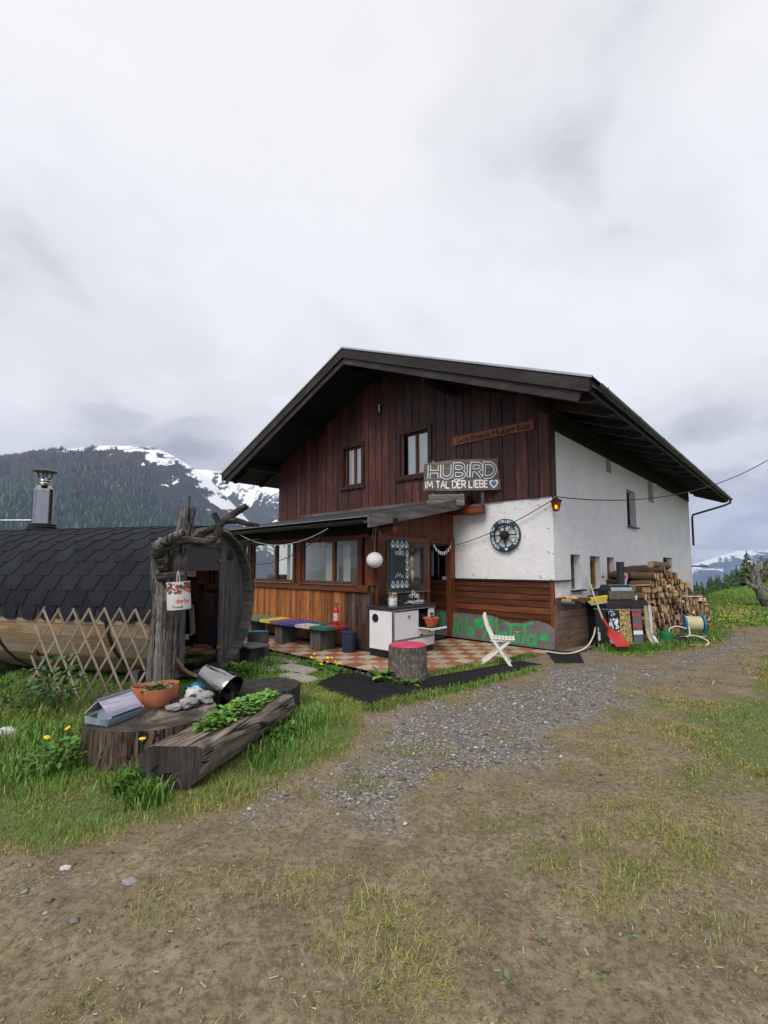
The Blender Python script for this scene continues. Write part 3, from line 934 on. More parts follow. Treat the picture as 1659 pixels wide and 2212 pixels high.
# upper windows
for k, (a0, a1, b0, b1) in enumerate(UW):
    wn_ = child('window', house, ((a0 + a1) / 2, 0, (b0 + b1) / 2))
    hw, hh = (a1 - a0) / 2, (b1 - b0) / 2
    mb = MB()
    for s in (-1, 1):
        mb.box((s * (hw + .045), -.05, 0), (.11, .09, 2 * hh + .2), .006)
        mb.box((0, -.052, s * (hh + .045)), (2 * hw + .2, .088, .11), .006)
    obj('surround', mb, M['gabletrim'], wn_)
    mb = MB()                       # wavy drip board under the window
    pts = [(-hw - .14, .06)] + [(q, -.03 + .022 * abs(math.sin(q * 14))) for q in np.linspace(-hw - .14, hw + .14, 40)] + [(hw + .14, .06)]
    mb.prism(pts, .095, .12, T(0, 0, -hh - .10) @ XZ)
    obj('drip_board', mb, M['gabletrim'], wn_)
    mb = MB()
    fw = .055
    for s in (-1, 1):
        mb.box((s * (hw - fw / 2 - .01), .03, 0), (fw, .05, 2 * hh), .005)
        mb.box((0, .03, s * (hh - fw / 2)), (2 * hw - 2 * fw - .03, .05, fw), .005)
    mb.box((.03, .025, 0), (.07, .055, 2 * hh - 2 * fw), .005)
    obj('frame', mb, M['porchz'], wn_)
    obj('pane', MB().box((0, .042, 0), (2 * hw - 2 * fw, .008, 2 * hh - 2 * fw)), plain_glass('upper pane', (.75, .8, .82), .30) if k == 0 else bpy.data.materials['upper pane'], wn_)
    for s, ww in ((-1, .40), (1, .46)):
        pts = [(q, .13 + .018 * math.sin(q * 60)) for q in np.linspace(0, hw * 2 * ww, 22)]
        mb = MB().stroke(pts, .004, -hh + .03, hh - .03)
        o = obj('curtain', mb, M['curtain'], wn_)
        o.location.x += (-hw + .16 if s < 0 else .03)
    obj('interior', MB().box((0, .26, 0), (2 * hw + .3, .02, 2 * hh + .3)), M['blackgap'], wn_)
# small crucifix high on the boards
cru = hthing('crucifix', 'small dark crucifix fixed high on the gable boards', 'crucifix', -4.81, -.055, 5.92)
obj('upright', MB().box((0, -.02, .18), (.05, .03, .46), .004), M['black'], cru)
obj('crossbar', MB().box((0, -.021, .27), (.26, .026, .05), .004), M['black'], cru)
obj('figure', MB().tube([(-.09, -.045, .29), (0, -.05, .25), (.09, -.045, .29)], .012, 6).tube([(0, -.05, .30), (0, -.055, .18), (.01, -.05, .06)], [.02, .022, .01], 6), M['metal'], cru)

# ---- roof
rf = child('roof', house)
y0, y1 = -GF, L_ + GB
M['roofmetal'] = paint('grey roof sheet', (.18, .18, .185), .5, .4, .2)
for s in (-1, 1):
    xr, xe = -W_ / 2, -W_ / 2 + s * (W_ / 2 + EV)
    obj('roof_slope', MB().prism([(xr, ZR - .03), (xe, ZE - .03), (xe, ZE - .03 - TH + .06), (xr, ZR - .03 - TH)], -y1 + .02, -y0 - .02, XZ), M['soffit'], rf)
    mb = MB()                          # corrugated top sheet
    ny = 150
    for side in (0,):
        vv, ff = [], []
        for i in range(ny * 4 + 1):
            yy = y0 - .06 + (y1 - y0 + .12) * i / (ny * 4)
            hgt = .012 + .018 * (0.5 + .5 * math.cos(i * math.pi / 2))
            for (xx, zz) in ((xr, ZR), (xe + s * .06, ZE - SL * .06)):
                vv += [(xx, yy, zz + hgt - .02), (xx, yy, zz + hgt - .012)]
        for i in range(ny * 4):
            o = i * 4
            ff += [(o + 1, o + 3, o + 7, o + 5) if s > 0 else (o + 5, o + 7, o + 3, o + 1), (o, o + 4, o + 6, o + 2) if s > 0 else (o + 2, o + 6, o + 4, o), (o + 2, o + 6, o + 7, o + 3), (o, o + 1, o + 5, o + 4)]
        mb.add(vv, ff)
    obj('roof_sheet', mb, M['roofmetal'], rf)
    # barge boards in two steps at the front
    ln = math.hypot(W_ / 2 + EV, ZR - ZE)
    for k, (dz, hh_, yy, tt) in enumerate(((-.02, .24, y0 - .022, .04), (-.20, .22, y0 + .035, .05))):
        ex = .0 if k == 0 else -.12
        p0 = (xr, ZR + dz); p1 = (xe + s * ex, ZE + dz - SL * ex)
        mb = MB().prism([p0, p1, (p1[0] - (s * .10 if k else s * .02), p1[1] - hh_), (p0[0], p0[1] - hh_)], -yy - tt / 2, -yy + tt / 2, XZ)
        obj('barge_board', mb, M['barge'], rf)
    obj('verge_flashing', MB().prism([(xr, ZR + .022), (xe + s * .05, ZE + .022 - SL * .05), (xe + s * .05, ZE - .02 - SL * .05), (xr, ZR - .02)], -y0 + .048, -y0 + .066, XZ), M['metal'], rf)
# purlins carrying the front overhang
for x_ in (-W_ / 2, -W_ / 2 - 2.5, -W_ / 2 + 2.5, .0, -W_ + .0):
    z_ = roofz(x_) - TH - .13
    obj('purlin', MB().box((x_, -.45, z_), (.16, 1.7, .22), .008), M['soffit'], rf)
# rafters under both eaves: tails show below the side eave
for i in range(18):
    y_ = -1.05 + i * (L_ + GF + GB - .6) / 17
    for s in (1, -1):
        if s < 0 and i > 5: continue
        xe = -W_ / 2 + s * (W_ / 2 + EV)
        xi = xe - s * 1.30
        q = [(xi, roofz(xi) - TH + .02), (xe - s * .06, roofz(xe - s * .06) - TH + .05), (xe - s * .06, roofz(xe - s * .06) - TH - .05), (xe - s * .2, roofz(xe - s * .2) - TH - .11), (xi, roofz(xi) - TH - .14)]
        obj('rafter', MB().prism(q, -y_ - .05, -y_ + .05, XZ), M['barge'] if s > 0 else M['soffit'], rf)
# gutter along the side eave
gx, gz_ = EV + .09, ZE - .13
pr = [(gx + .075 * math.cos(t), gz_ + .075 * math.sin(t)) for t in np.linspace(-math.pi, 0, 10)]
pr2 = [(gx + .069 * math.cos(t), gz_ + .069 * math.sin(t)) for t in np.linspace(0, -math.pi, 10)]
obj('gutter', MB().prism(pr + pr2, -y1 - .02, -y0 - .05, XZ), M['gutter'], house, smooth=40)
for i in range(9):
    yb_ = y0 + .4 + i * 2.1
    obj('gutter_bracket', MB().prism([(gx + .084 * math.cos(t), gz_ + .084 * math.sin(t)) for t in np.linspace(-math.pi, .2, 10)] + [(gx + .077 * math.cos(t), gz_ + .077 * math.sin(t)) for t in np.linspace(.2, -math.pi, 10)], -yb_ - .015, -yb_ + .015, XZ), M['darkmetal'], house)
obj('eave_fascia', MB().box((EV - .015, (y0 + y1) / 2, ZE - .16), (.03, y1 - y0 - .14, .2)), M['barge'], house)
obj('downpipe', MB().tube([(gx, L_ + 1.3, gz_ - .05), (gx, L_ + 1.3, gz_ - .2), (gx - .2, L_ + 1.1, gz_ - .32), (.12, L_ + .12, gz_ - .75), (.10, L_ + .06, gz_ - .9), (.10, L_ + .06, 2.6)], .045, 10), M['gutter'], house, smooth=40)
obj('ledge', MB().box((.30, L_ - .03, 1.68), (.62, .12, .07), .01), M['greyx'], house)
# ---- low horizontal cladding on the front
cb = obj('base_cladding', MB().box((-1.7, -.02, .68), (3.38, .03, 1.36)), M['blackgap'], house)
cc = cb.location.copy()
z = .02
while z < 1.34:
    hgt = min(.135, 1.36 - z)
    o = obj('board', MB().box((-1.70, -.05 + random.uniform(-.003, .003), z + hgt / 2), (3.38, .028, hgt - .012), .005), M['clad'], cb)
    o.location -= cc
    z += hgt
obj('corner_post', MB().box((-.03, -.062, .68), (.09, .06, 1.36), .006), M['porchz'], house)
obj('flashing', MB().box((-1.18, -.06, 1.39), (2.44, .12, .028), .004).box((.045, .40, 1.385), (.10, .8, .026), .004), M['blackframe'], house)
# window in the front wall behind the porch doorway
obj('hatch_frame', MB().box((-2.93, .02, 1.03), (.95, .12, .06), .006).box((-2.93, .03, 2.15), (.95, .1, .06), .006).box((-3.38, .03, 1.59), (.06, .1, 1.06), .006).box((-2.47, .03, 1.59), (.06, .1, 1.06), .006), M['blackframe'], house)
obj('hatch_pane', MB().box((-2.93, .06, 1.59), (.85, .008, 1.06)), M['glass'], house)

# ================================================================== PORCH
PX, PY = -2.45, -2.75                  # right face x, front face y
PL = -7.6
por = child('porch', house)
# boarding below the front windows: vertical boards, each a piece
x = PL
k = 0
while x < PX - .02:
    wd_ = min(random.uniform(.085, .125), PX - x)
    mt = M['porchdark'] if x > -3.35 + random.uniform(-.12, .12) else M['porchv']
    obj('board', MB().box((x + wd_ / 2, PY - .008 + random.uniform(-.004, .004), .60), (wd_ - .006, .03, 1.14), .004), mt, por)
    x += wd_
obj('backing', MB().box(((PL + PX) / 2, PY + .045, .60), (PX - PL - .06, .05, 1.16)), M['blackgap'], por)
obj('base_beam', MB().box(((PL + PX) / 2, PY + .02, .035), (PX - PL - .03, .12, .07)), M['blackframe'], por)
obj('sill_rail', MB().box(((PL + PX) / 2 - .05, PY - .03, 1.235), (PX - PL - .16, .10, .14), .008), M['porchx'], por)
obj('head_beam', MB().box(((PL + PX) / 2 - .05, PY + .01, 2.37), (PX - PL - .2, .12, .20), .008), M['soffit'], por)
obj('head_rail', MB().box(((PL + PX) / 2 - .05, PY - .045, 2.295), (PX - PL - .2, .05, .06), .006), M['porchx'], por)
for x_, ww in ((-2.56, .22), (-4.83, .16), (-5.03, .06), (-6.92, .16), (-2.83, .10)):
    obj('post', MB().box((x_, PY - .005 + (.02 if ww < .12 else 0), 1.80), (ww, .13, 1.0), .008), M['porchz'], por)
def porch_window(x0, x1, z0, z1, split):
    wn_ = child('window', por, (0, PY, 0))
    fw = .055
    mb = MB()
    for q in (x0 + fw / 2, x1 - fw / 2): mb.box((q, .01, (z0 + z1) / 2), (fw, .07, z1 - z0), .006)
    for q in (z0 + fw / 2, z1 - fw / 2): mb.box(((x0 + x1) / 2, .01, q), (x1 - x0 - 2 * fw - .002, .07, fw), .006)
    mb.box((split, .01, (z0 + z1) / 2), (.085, .075, z1 - z0 - 2 * fw - .002), .006)
    obj('frame', mb, M['porchz'], wn_)
    for a0, a1 in ((x0 + fw, split - .042), (split + .042, x1 - fw)):
        obj('pane', MB().box(((a0 + a1) / 2, .02, (z0 + z1) / 2), (a1 - a0, .008, z1 - z0 - 2 * fw)), M['glass'], wn_)
    obj('sill', MB().box(((x0 + x1) / 2, -.075, z0 - .012), (x1 - x0, .06, .028), .004), M['greyx'], wn_)
porch_window(-6.84, -5.06, 1.315, 2.27, -5.78)
porch_window(-4.75, -2.88, 1.315, 2.27, -3.66)
porch_window(-7.55, -7.0, 1.315, 2.27, -7.3)
# right face of the porch
def yboards(z0, zf, ya, yb_, mt, xx=PX):
    y_ = ya
    while y_ < yb_ - .01:
        wd_ = min(random.uniform(.085, .12), yb_ - y_)
        if wd_ < .03: break
        t0, t1 = zf(y_ + .004), zf(y_ + wd_ - .004)
        q = [(y_ + .004, z0), (y_ + wd_ - .004, z0), (y_ + wd_ - .004, t1), (y_ + .004, t0)]
        mb = MB().prism(q, xx - .015, xx + .012 + random.uniform(-.003, .003), YZ)
        obj('board', mb, mt() if callable(mt) else mt, por)
        y_ += wd_
PEZ, PWZ = 2.58, 3.26                  # porch roof top: front edge (y=-3.35) and wall (y=0)
def proofz(y_): return PWZ + (PWZ - PEZ) / 3.35 * y_
yboards(.02, lambda q: 1.16, PY + .02, -1.08, lambda: M['greyz'] if random.random() < .55 else M['porchdark'])
yboards(2.30, lambda q: proofz(q) - .10, PY + .1, -.02, M['porchz'])
obj('backing', MB().prism([(PY + .05, 0), (-1.06, 0), (-1.06, 1.2), (PY + .05, 1.2)], PX - .07, PX - .02, YZ), M['blackgap'], por)
obj('backing', MB().prism([(PY + .05, 2.25), (-.02, 2.25), (-.02, proofz(0) - .12), (PY + .05, proofz(PY) - .12)], PX - .07, PX - .02, YZ), M['blackgap'], por)
obj('head_rail', MB().box((PX + .02, -1.9, 2.25), (.07, 1.66, .12), .008), M['porchy'], por)
obj('head_rail', MB().box((PX + .018, -.55, 2.25), (.065, .98, .10), .008), M['porchy'], por)
obj('post', MB().box((PX - .01, PY + .14, 1.2), (.12, .24, 2.4), .008), M['porchz'], por)
obj('post', MB().box((PX, -1.09, 1.2), (.12, .13, 2.3), .008), M['porchz'], por)
obj('post', MB().box((PX, -.14, 1.2), (.12, .20, 2.3), .008), M['porchz'], por)
wn_ = child('window', por, (PX, 0, 0))
mb = MB()
ya, yb_, za, zb = -2.47, -1.16, 1.17, 2.19
for q in (ya + .05, yb_ - .05): mb.box((.03, q, (za + zb) / 2), (.07, .10, zb - za), .01)
for q in (za + .05, zb - .05): mb.box((.03, (ya + yb_) / 2, q), (.07, yb_ - ya - .202, .10), .01)
obj('frame', mb, M['porchdark'], wn_)
obj('pane', MB().box((.0, (ya + yb_) / 2, (za + zb) / 2), (.008, yb_ - ya - .2, zb - za - .2)), M['glass'], wn_)
obj('sill', MB().box((.075, (ya + yb_) / 2, za - .02), (.09, yb_ - ya + .06, .035), .005), M['greyy'], wn_)
# porch roof
pr_ = child('porch_roof', house)
rx0, rx1 = -8.3, -1.98
obj('roof_deck', MB().prism([(-3.35, PEZ), (-.04, proofz(-.04)), (-.04, proofz(-.04) - .10), (-3.35, PEZ - .10)], rx0, rx1, YZ), M['soffit'], pr_)
nb_ = 12
for i in range(nb_):
    x0 = rx0 + (rx1 - rx0) * i / nb_
    obj('felt_strip', MB().prism([(-3.42, PEZ - .005), (-.04, proofz(-.04) + .006), (-.04, proofz(-.04) + .016), (-3.42, PEZ + .008)], x0 + .004, x0 + (rx1 - rx0) / nb_ - .004, YZ), M['slate'], pr_)
obj('wall_flashing', MB().box(((rx0 + rx1) / 2, -.09, PWZ + .02), (rx1 - rx0, .06, .10), .005), M['greyx'], pr_)
obj('verge_board', MB().prism([(-3.45, PEZ + .03), (-.22, proofz(-.22) + .05), (-.42, proofz(-.42) - .18), (-3.45, PEZ - .20)], rx1 + .002, rx1 + .04, YZ), M['greyy'], pr_)
obj('verge_board', MB().prism([(-.45, proofz(-.45) - .16), (-.21, proofz(-.21) + .045), (-.04, proofz(0) + .05), (-.04, proofz(0) - .22)], rx1 + .004, rx1 + .034, YZ), M['porchy'], pr_)
obj('purlin', MB().box((-2.0, -.20, 2.97), (1.0, .20, .17), .01), M['porchx'], pr_)
obj('purlin', MB().box(((rx0 + rx1) / 2 + .05, -2.72, 2.54), (rx1 - rx0 + .0, .16, .14), .01), M['soffit'], pr_)
obj('purlin', MB().box((-2.25, -2.62, 2.42), (.42, .12, .14), .01), M['porchx'], pr_)
gy, gzz = -3.47, PEZ - .06
pr1 = [(gy + .065 * math.cos(t), gzz + .065 * math.sin(t)) for t in np.linspace(-math.pi, 0, 10)]
pr2 = [(gy + .059 * math.cos(t), gzz + .059 * math.sin(t)) for t in np.linspace(0, -math.pi, 10)]
obj('gutter', MB().prism(pr1 + pr2, rx0, rx1 - .02, YZ), M['gutter'], pr_, smooth=40)
obj('drip_edge', MB().box(((rx0 + rx1) / 2, -3.425, PEZ + .012), (rx1 - rx0, .05, .012)), M['metal'], pr_)
for i in range(7):
    x0 = rx0 + .5 + i * .95
    obj('gutter_bracket', MB().prism([(gy + .073 * math.cos(t), gzz + .073 * math.sin(t)) for t in np.linspace(-math.pi, .2, 10)] + [(gy + .067 * math.cos(t), gzz + .067 * math.sin(t)) for t in np.linspace(.2, -math.pi, 10)], x0 - .015, x0 + .015, YZ), M['darkmetal'], pr_)
obj('porch_floor', MB().box(((PL + PX) / 2, PY / 2, .01), (PX - PL - .3, -PY - .3, .02)), M['slate'], house)
# what shows behind the glass
for a0, a1 in ((-5.62, -5.50), (-5.36, -5.10), (-4.17, -3.74), (-3.58, -3.36)):
    obj('bright_panel', MB().box(((a0 + a1) / 2, PY + .20, 1.72), (a1 - a0, .012, 1.0 if a0 < -4.5 else .96)), M['white'], por)  # added white panels close to the glass, standing in for the lit inner wall
obj('inner_post', MB().box((-5.75, -1.1, 1.25), (.14, .14, 2.4), .006), M['blackframe'], house)
obj('inner_post', MB().box((-4.3, -.5, 1.25), (.5, .05, 2.3), .006), M['blackframe'], house)
obj('inner_shelf', MB().box((-6.55, -2.2, 1.30), (.5, .3, .34), .01), M['porchx'], house)
obj('ceiling_panel', MB().box(((PL + PX) / 2, -1.45, 2.42), (PX - PL - .2, 2.5, .02)), M['soffit'], house)

# ================================================================== LETTERING (single-stroke hand lettering, cell 0..w x 0..1)
def arc(cx, cy, rx, ry, a0, a1, n=9):
    return [(cx + rx * math.cos(R(a0 + (a1 - a0) * i / n)), cy + ry * math.sin(R(a0 + (a1 - a0) * i / n))) for i in range(n + 1)]
F = {
 'A': (.7, [[(0, 0), (.35, 1), (.7, 0)], [(.13, .36), (.57, .36)]]),
 'B': (.6, [[(0, 0), (0, 1), (.28, 1)] + arc(.3, .75, .26, .25, 90, -90) + [(.02, .5)], [(.3, .5)] + arc(.32, .25, .28, .25, 90, -90) + [(0, 0)]]),
 'C': (.6, [arc(.33, .5, .32, .5, 50, 310, 14)]),
 'D': (.65, [[(0, 0), (0, 1), (.2, 1)] + arc(.22, .5, .43, .5, 90, -90, 12) + [(0, 0)]]),
 'E': (.5, [[(.5, 1), (0, 1), (0, 0), (.5, 0)], [(.03, .52), (.42, .52)]]),
 'G': (.65, [arc(.33, .5, .32, .5, 50, 330, 14) + [(.62, .42), (.38, .42)]]),
 'H': (.62, [[(0, 0), (0, 1)], [(.62, 0), (.62, 1)], [(.03, .5), (.59, .5)]]),
 'I': (.16, [[(.08, 0), (.08, 1)]]),
 'K': (.6, [[(0, 0), (0, 1)], [(.55, 1), (.04, .45)], [(.2, .6), (.6, 0)]]),
 'L': (.5, [[(0, 1), (0, 0), (.5, 0)]]),
 'M': (.85, [[(0, 0), (.1, 1), (.42, .3), (.74, 1), (.85, 0)]]),
 'N': (.65, [[(0, 0), (0, 1), (.65, 0), (.65, 1)]]),
 'O': (.7, [arc(.35, .5, .35, .5, 90, 450, 18)]),
 'P': (.55, [[(0, 0), (0, 1), (.25, 1)] + arc(.27, .75, .27, .25, 90, -90) + [(.02, .5)]]),
 'R': (.6, [[(0, 0), (0, 1), (.28, 1)] + arc(.3, .75, .26, .25, 90, -90) + [(.02, .5)], [(.25, .5), (.6, 0)]]),
 'S': (.55, [arc(.28, .75, .25, .25, 40, 270, 9) + arc(.28, .25, .27, .25, 90, -140, 9)]),
 'T': (.6, [[(0, 1), (.6, 1)], [(.3, .97), (.3, 0)]]),
 'U': (.62, [[(0, 1), (0, .32)] + arc(.31, .32, .31, .32, 180, 360, 9) + [(.62, 1)]]),
 '0': (.6, [arc(.3, .5, .3, .5, 90, 450, 16)]),
 '3': (.55, [arc(.25, .75, .27, .25, 150, -80, 9) + arc(.25, .26, .3, .26, 80, -150, 9)]),
 '1': (.3, [[(0, .8), (.2, 1), (.2, 0)]]),
 'a': (.5, [arc(.24, .27, .24, .27, 60, 390, 12), [(.48, .58), (.48, 0)]]),
 'b': (.5, [[(0, 1), (0, 0)], arc(.24, .27, .24, .27, 150, -150, 12)]),
 'd': (.5, [[(.48, 1), (.48, 0)], arc(.24, .27, .24, .27, 40, 330, 12)]),
 'e': (.5, [[(.03, .3), (.46, .3)] + arc(.24, .27, .23, .27, 10, 300, 12)]),
 'h': (.5, [[(0, 1), (0, 0)], [(.02, .35)] + arc(.24, .33, .22, .24, 160, 0, 7) + [(.46, 0)]]),
 'i': (.12, [[(.06, 0), (.06, .55)], [(.06, .74), (.06, .84)]]),
 'l': (.12, [[(.06, 0), (.06, 1)]]),
 'o': (.5, [arc(.25, .27, .25, .27, 90, 450, 14)]),
 'r': (.35, [[(0, .55), (0, 0)], [(.02, .35)] + arc(.2, .33, .18, .22, 160, 50, 5)]),
 's': (.42, [arc(.2, .41, .18, .14, 40, 270, 7) + arc(.2, .14, .2, .14, 90, -140, 7)]),
 't': (.4, [[(.17, .9), (.17, .1), (.3, 0), (.38, .04)], [(0, .6), (.38, .6)]]),
 'u': (.48, [[(0, .56), (0, .2)] + arc(.22, .2, .22, .2, 180, 330, 7) + [(.46, .56)], [(.46, .56), (.46, 0)]]),
 '@': (.7, [[(.35, 0)] + arc(.17, .6, .17, .2, 200, 20, 8) + arc(.53, .6, .17, .2, 160, -20, 8) + [(.35, 0)]]),
}
def text_polys(t, h, gap=.18, slant=0.0, wob=.0):
    out, x = [], 0
    for ch in t:
        if ch == ' ':
            x += .35 * h; continue
        w_, st = F[ch]
        dx, dy, sc = random.uniform(-wob, wob) * h, random.uniform(-wob, wob) * h, 1 + random.uniform(-wob, wob)
        out.append((x, w_ * h, [[(x + dx + q[0] * h * sc + q[1] * h * slant, dy + q[1] * h * sc) for q in s] for s in st]))
        x += (w_ + gap) * h
    return out, x - gap * h
def letter_obj(name, polys, w_, mat, parent, Mx, h0=.0, h1=.004, fit=None):
    mb = MB()
    k = 0
    for _, _, st in polys:
        for s in st:
            p_ = s if fit is None else [fit(q) for q in s]
            mb.stroke(p_, w_, h0, h1 + .0003 * k, Mx)
            k = (k + 1) % 7
    return obj(name, mb, mat, parent)

# ---- wooden sign on the porch roof
sg = hthing('inn_sign', 'plank sign reading HUBIRD IM TAL DER LIEBE standing on the porch roof', 'sign', -2.06, -.55, 3.10)
sg.location = (1.73, 10.33, 3.02); sg.rotation_euler = (0, 0, R(-7)); sg.scale = (.81, 1, 1)
bz = .44
for i, (hh_, xo, ww, dx) in enumerate(((.235, 0, 2.10, .03), (.225, .0, 2.07, .02), (.215, .03, 2.05, .0))):
    z_ = .37 + i * .232
    q = [(-ww / 2 + dx - random.uniform(0, .03), 0), (ww / 2 + dx, random.uniform(-.01, .01)), (ww / 2 + dx + random.uniform(-.02, .02), hh_), (-ww / 2 + dx, hh_ - (.05 if i == 2 else 0))]
    if i == 2: q = [(-ww / 2, 0), (ww / 2 + .0, 0), (ww / 2 + .01, hh_ + .03), (-.3, hh_ + .02), (-ww / 2 + .02, hh_ - .06)]
    obj('plank', MB().prism([(a_, b_ + z_) for a_, b_ in q], 0, .03, XZ), M['signwood'], sg)
for i in range(2):
    obj('support_board', MB().box((-.42 + .02 * i, .015, .09 + i * .135), (1.05 - .05 * i, .03, .13), .006), M['greyx'], sg)
for x_ in (-.75, .6):
    obj('strut', MB().box((x_, .045, .55), (.09, .05, 1.05), .006), M['greyz'], sg)
pol, wt = text_polys('HUBIRD', .31, .14, .05, .02)
sx = 1.82 / wt
P1 = [(a_, b_, [[(q[0] * sx - .88, q[1] + .66) for q in s] for s in st]) for a_, b_, st in pol]
letter_obj('outline_shadow', [(a_, b_, [[(q[0] - .012, q[1] - .012) for q in s] for s in st]) for a_, b_, st in P1], .092, M['letterblue'], sg, XZ, .030, .0325)
letter_obj('lettering', P1, .082, M['lettering'], sg, XZ, .0335, .036)
letter_obj('letter_core', P1, .044, M['signwood'], sg, XZ, .0368, .039)
pol, wt = text_polys('IM TAL DER LIEBE', .155, .16, .0, .02)
sx = 1.72 / wt
letter_obj('lettering', [(a_, b_, [[(q[0] * sx - .98, q[1] + .43) for q in s] for s in st]) for a_, b_, st in pol], .030, M['lettering'], sg, XZ, .030, .034)
hp = [(.16 * math.sin(t) ** 3 * .55, (.13 * math.cos(t) - .05 * math.cos(2 * t) - .02 * math.cos(3 * t)) * .55) for t in np.linspace(0, 2 * math.pi, 26)[:-1]]
obj('heart', MB().prism([(a_ * 1.35 + .90, b_ * 1.35 + .51) for a_, b_ in hp], .030, .033, XZ), M['lettering'], sg)
obj('heart_fill', MB().prism([(a_ * .9 + .90, b_ * .9 + .51) for a_, b_ in hp], .030, .036, XZ), M['letterblue'], sg)
# ---- the older sign on the gable
sg = hthing('inn_sign', 'narrow red brown board reading Gasthaus Hubertus on the gable', 'sign', -1.35, -.058, 4.60)
obj('board', MB().box((0, -.015, .105), (2.06, .03, .21), .006), M['redsign'], sg)
pol, wt = text_polys('Gasthaus Hubertus', .135, .17, .06, .02)
sx = 1.84 / wt
for w_ in (pol[:8], pol[8:]): letter_obj('lettering', [(a_, b_, [[(q[0] * sx - .92, q[1] + .045) for q in s] for s in st]) for a_, b_, st in w_], .024, M['letterdark'], sg, XZ, .030, .033)

# ---- painted wagon wheel on the wall
wh = hthing('wagon_wheel', 'old wagon wheel with teal rim reading COLLECT MOMENTS NOT THINGS on white wall', 'wheel', -1.06, -.02, 2.37)
ro, ri = .352, .265
obj('rim', MB().lathe([(ri, 0), (ro, 0), (ro, .06), (ro - .008, .066), (ri + .008, .066), (ri, .06), (ri, 0)], 48, XZ, False, False), M['blueink'], wh, smooth=40)
obj('tyre', MB().lathe([(ro + .001, .005), (ro + .01, .005), (ro + .01, .06), (ro + .001, .06)], 48, XZ, False, False), M['darkmetal'], wh, smooth=40)
obj('hub', MB().lathe([(.085, 0), (.10, .03), (.10, .10), (.075, .14), (.05, .17), (.02, .172)], 20, XZ), M['black'], wh, smooth=40)
for k in range(8):
    g_ = 2 * math.pi * k / 8 + .04
    c_, s_n = math.cos(g_), math.sin(g_)
    obj('spoke', MB().tube([(c_ * .085, s_n * .085, .06), (c_ * .18, s_n * .18, .045), (c_ * (ri + .005), s_n * (ri + .005), .032)], [.019, .016, .013], 8, True, XZ), M['black'] if k not in (7, 1) else M['greyz'], wh)
def ring_text(t, a_start, a_end, rb, h, par, flip=False):
    pol, wt = text_polys(t, h, .22)
    def bend(q):
        a_ = R(a_start + (a_end - a_start) * q[0] / wt)
        r_ = (rb + h - q[1]) if flip else rb + q[1]
        return (r_ * math.cos(a_), r_ * math.sin(a_))
    letter_obj('lettering', pol, .0125, M['lettering'], par, XZ, .066, .069, bend)
ring_text('COLLECT', 115, 48, .284, .052, wh)
ring_text('MOMENTS', 32, -42, .284, .052, wh)
ring_text('NOT', 146, 176, .284, .052, wh, True)
ring_text('THINGS', 188, 244, .284, .052, wh, True)
obj('heart', MB().prism([(a_ * .42 + .04, b_ * .42 - .308) for a_, b_ in hp], .066, .070, XZ), M['lettering'], wh)

# ---- lantern on the corner
ln_ = hthing('wall_lantern', 'lit amber glass lantern on an iron bracket at the house corner', 'lantern', .12, -.12, 2.80)
obj('bracket', MB().tube([(-.1, .12, .30), (-.05, .06, .34), (0, 0, .33), (0, 0, .285)], .009, 6).box((-.10, .10, .29), (.02, .05, .14), .003), M['black'], ln_)
m = NM('amber lantern glass')
m.b.inputs['Emission Color'].default_value = (1, .55, .10, 1); m.b.inputs['Emission Strength'].default_value = .35
m.fin((.35, .20, .04), .3)
M['amber'] = m.m
m = NM('lantern bulb'); m.b.inputs['Emission Color'].default_value = (1, .72, .3, 1); m.b.inputs['Emission Strength'].default_value = 3.5
M['bulb'] = m.fin((1, .8, .4), .4)
obj('roof', MB().lathe([(.13, .205), (.125, .215), (.04, .265), (.02, .285), (.0, .29)], 6), M['black'], ln_)
obj('base', MB().lathe([(.0, .0), (.06, .005), (.065, .02), (.05, .024)], 6), M['black'], ln_)
for k in range(6):
    g0, g1 = 2 * math.pi * k / 6, 2 * math.pi * (k + 1) / 6
    p_ = [(.06 * math.cos(g0), .06 * math.sin(g0), .026), (.06 * math.cos(g1), .06 * math.sin(g1), .026), (.10 * math.cos(g1), .10 * math.sin(g1), .203), (.10 * math.cos(g0), .10 * math.sin(g0), .203)]
    q_ = [(a_ * .97, b_ * .97, c_) for a_, b_, c_ in p_]
    obj('pane', MB().add(p_ + q_, [(0, 1, 2, 3), (7, 6, 5, 4), (0, 4, 5, 1), (1, 5, 6, 2), (2, 6, 7, 3), (3, 7, 4, 0)]), plain_glass('amber pane', (.85, .55, .14), .05, .15) if k == 0 else bpy.data.materials['amber pane'], ln_)
    obj('bar', MB().tube([(.062 * math.cos(g0), .062 * math.sin(g0), .02), (.103 * math.cos(g0), .103 * math.sin(g0), .207)], .006, 5), M['black'], ln_)
obj('bulb', MB().lathe([(.0, .05), (.012, .055), (.024, .09), (.02, .12), (.0, .135)], 12), M['bulb'], ln_, smooth=60)

def cable(name, a_, b_, sag, r_, mat, n=24, label=None, cat='cable', parent=None):
    a_, b_ = Vector(a_), Vector(b_)
    p_ = [a_.lerp(b_, t) - Vector((0, 0, sag * 4 * t * (1 - t))) for t in np.linspace(0, 1, n)]
    o = obj(name, MB().tube(p_, r_, 6), mat, parent)
    if label: tag(o, label, cat)
    return o, p_
cable('overhead_cable', HL(.12, -.10, 3.10), (11.6, 13.2, 5.05), .55, .011, M['wire'], label='thin black cable running from the lantern to the upper right')
cable('wall_cable', HL(.05, -.10, 3.05), HL(-2.36, -.10, 2.18), .10, .009, M['wire'], label='thin black cable running from the lantern past the wheel to the porch')
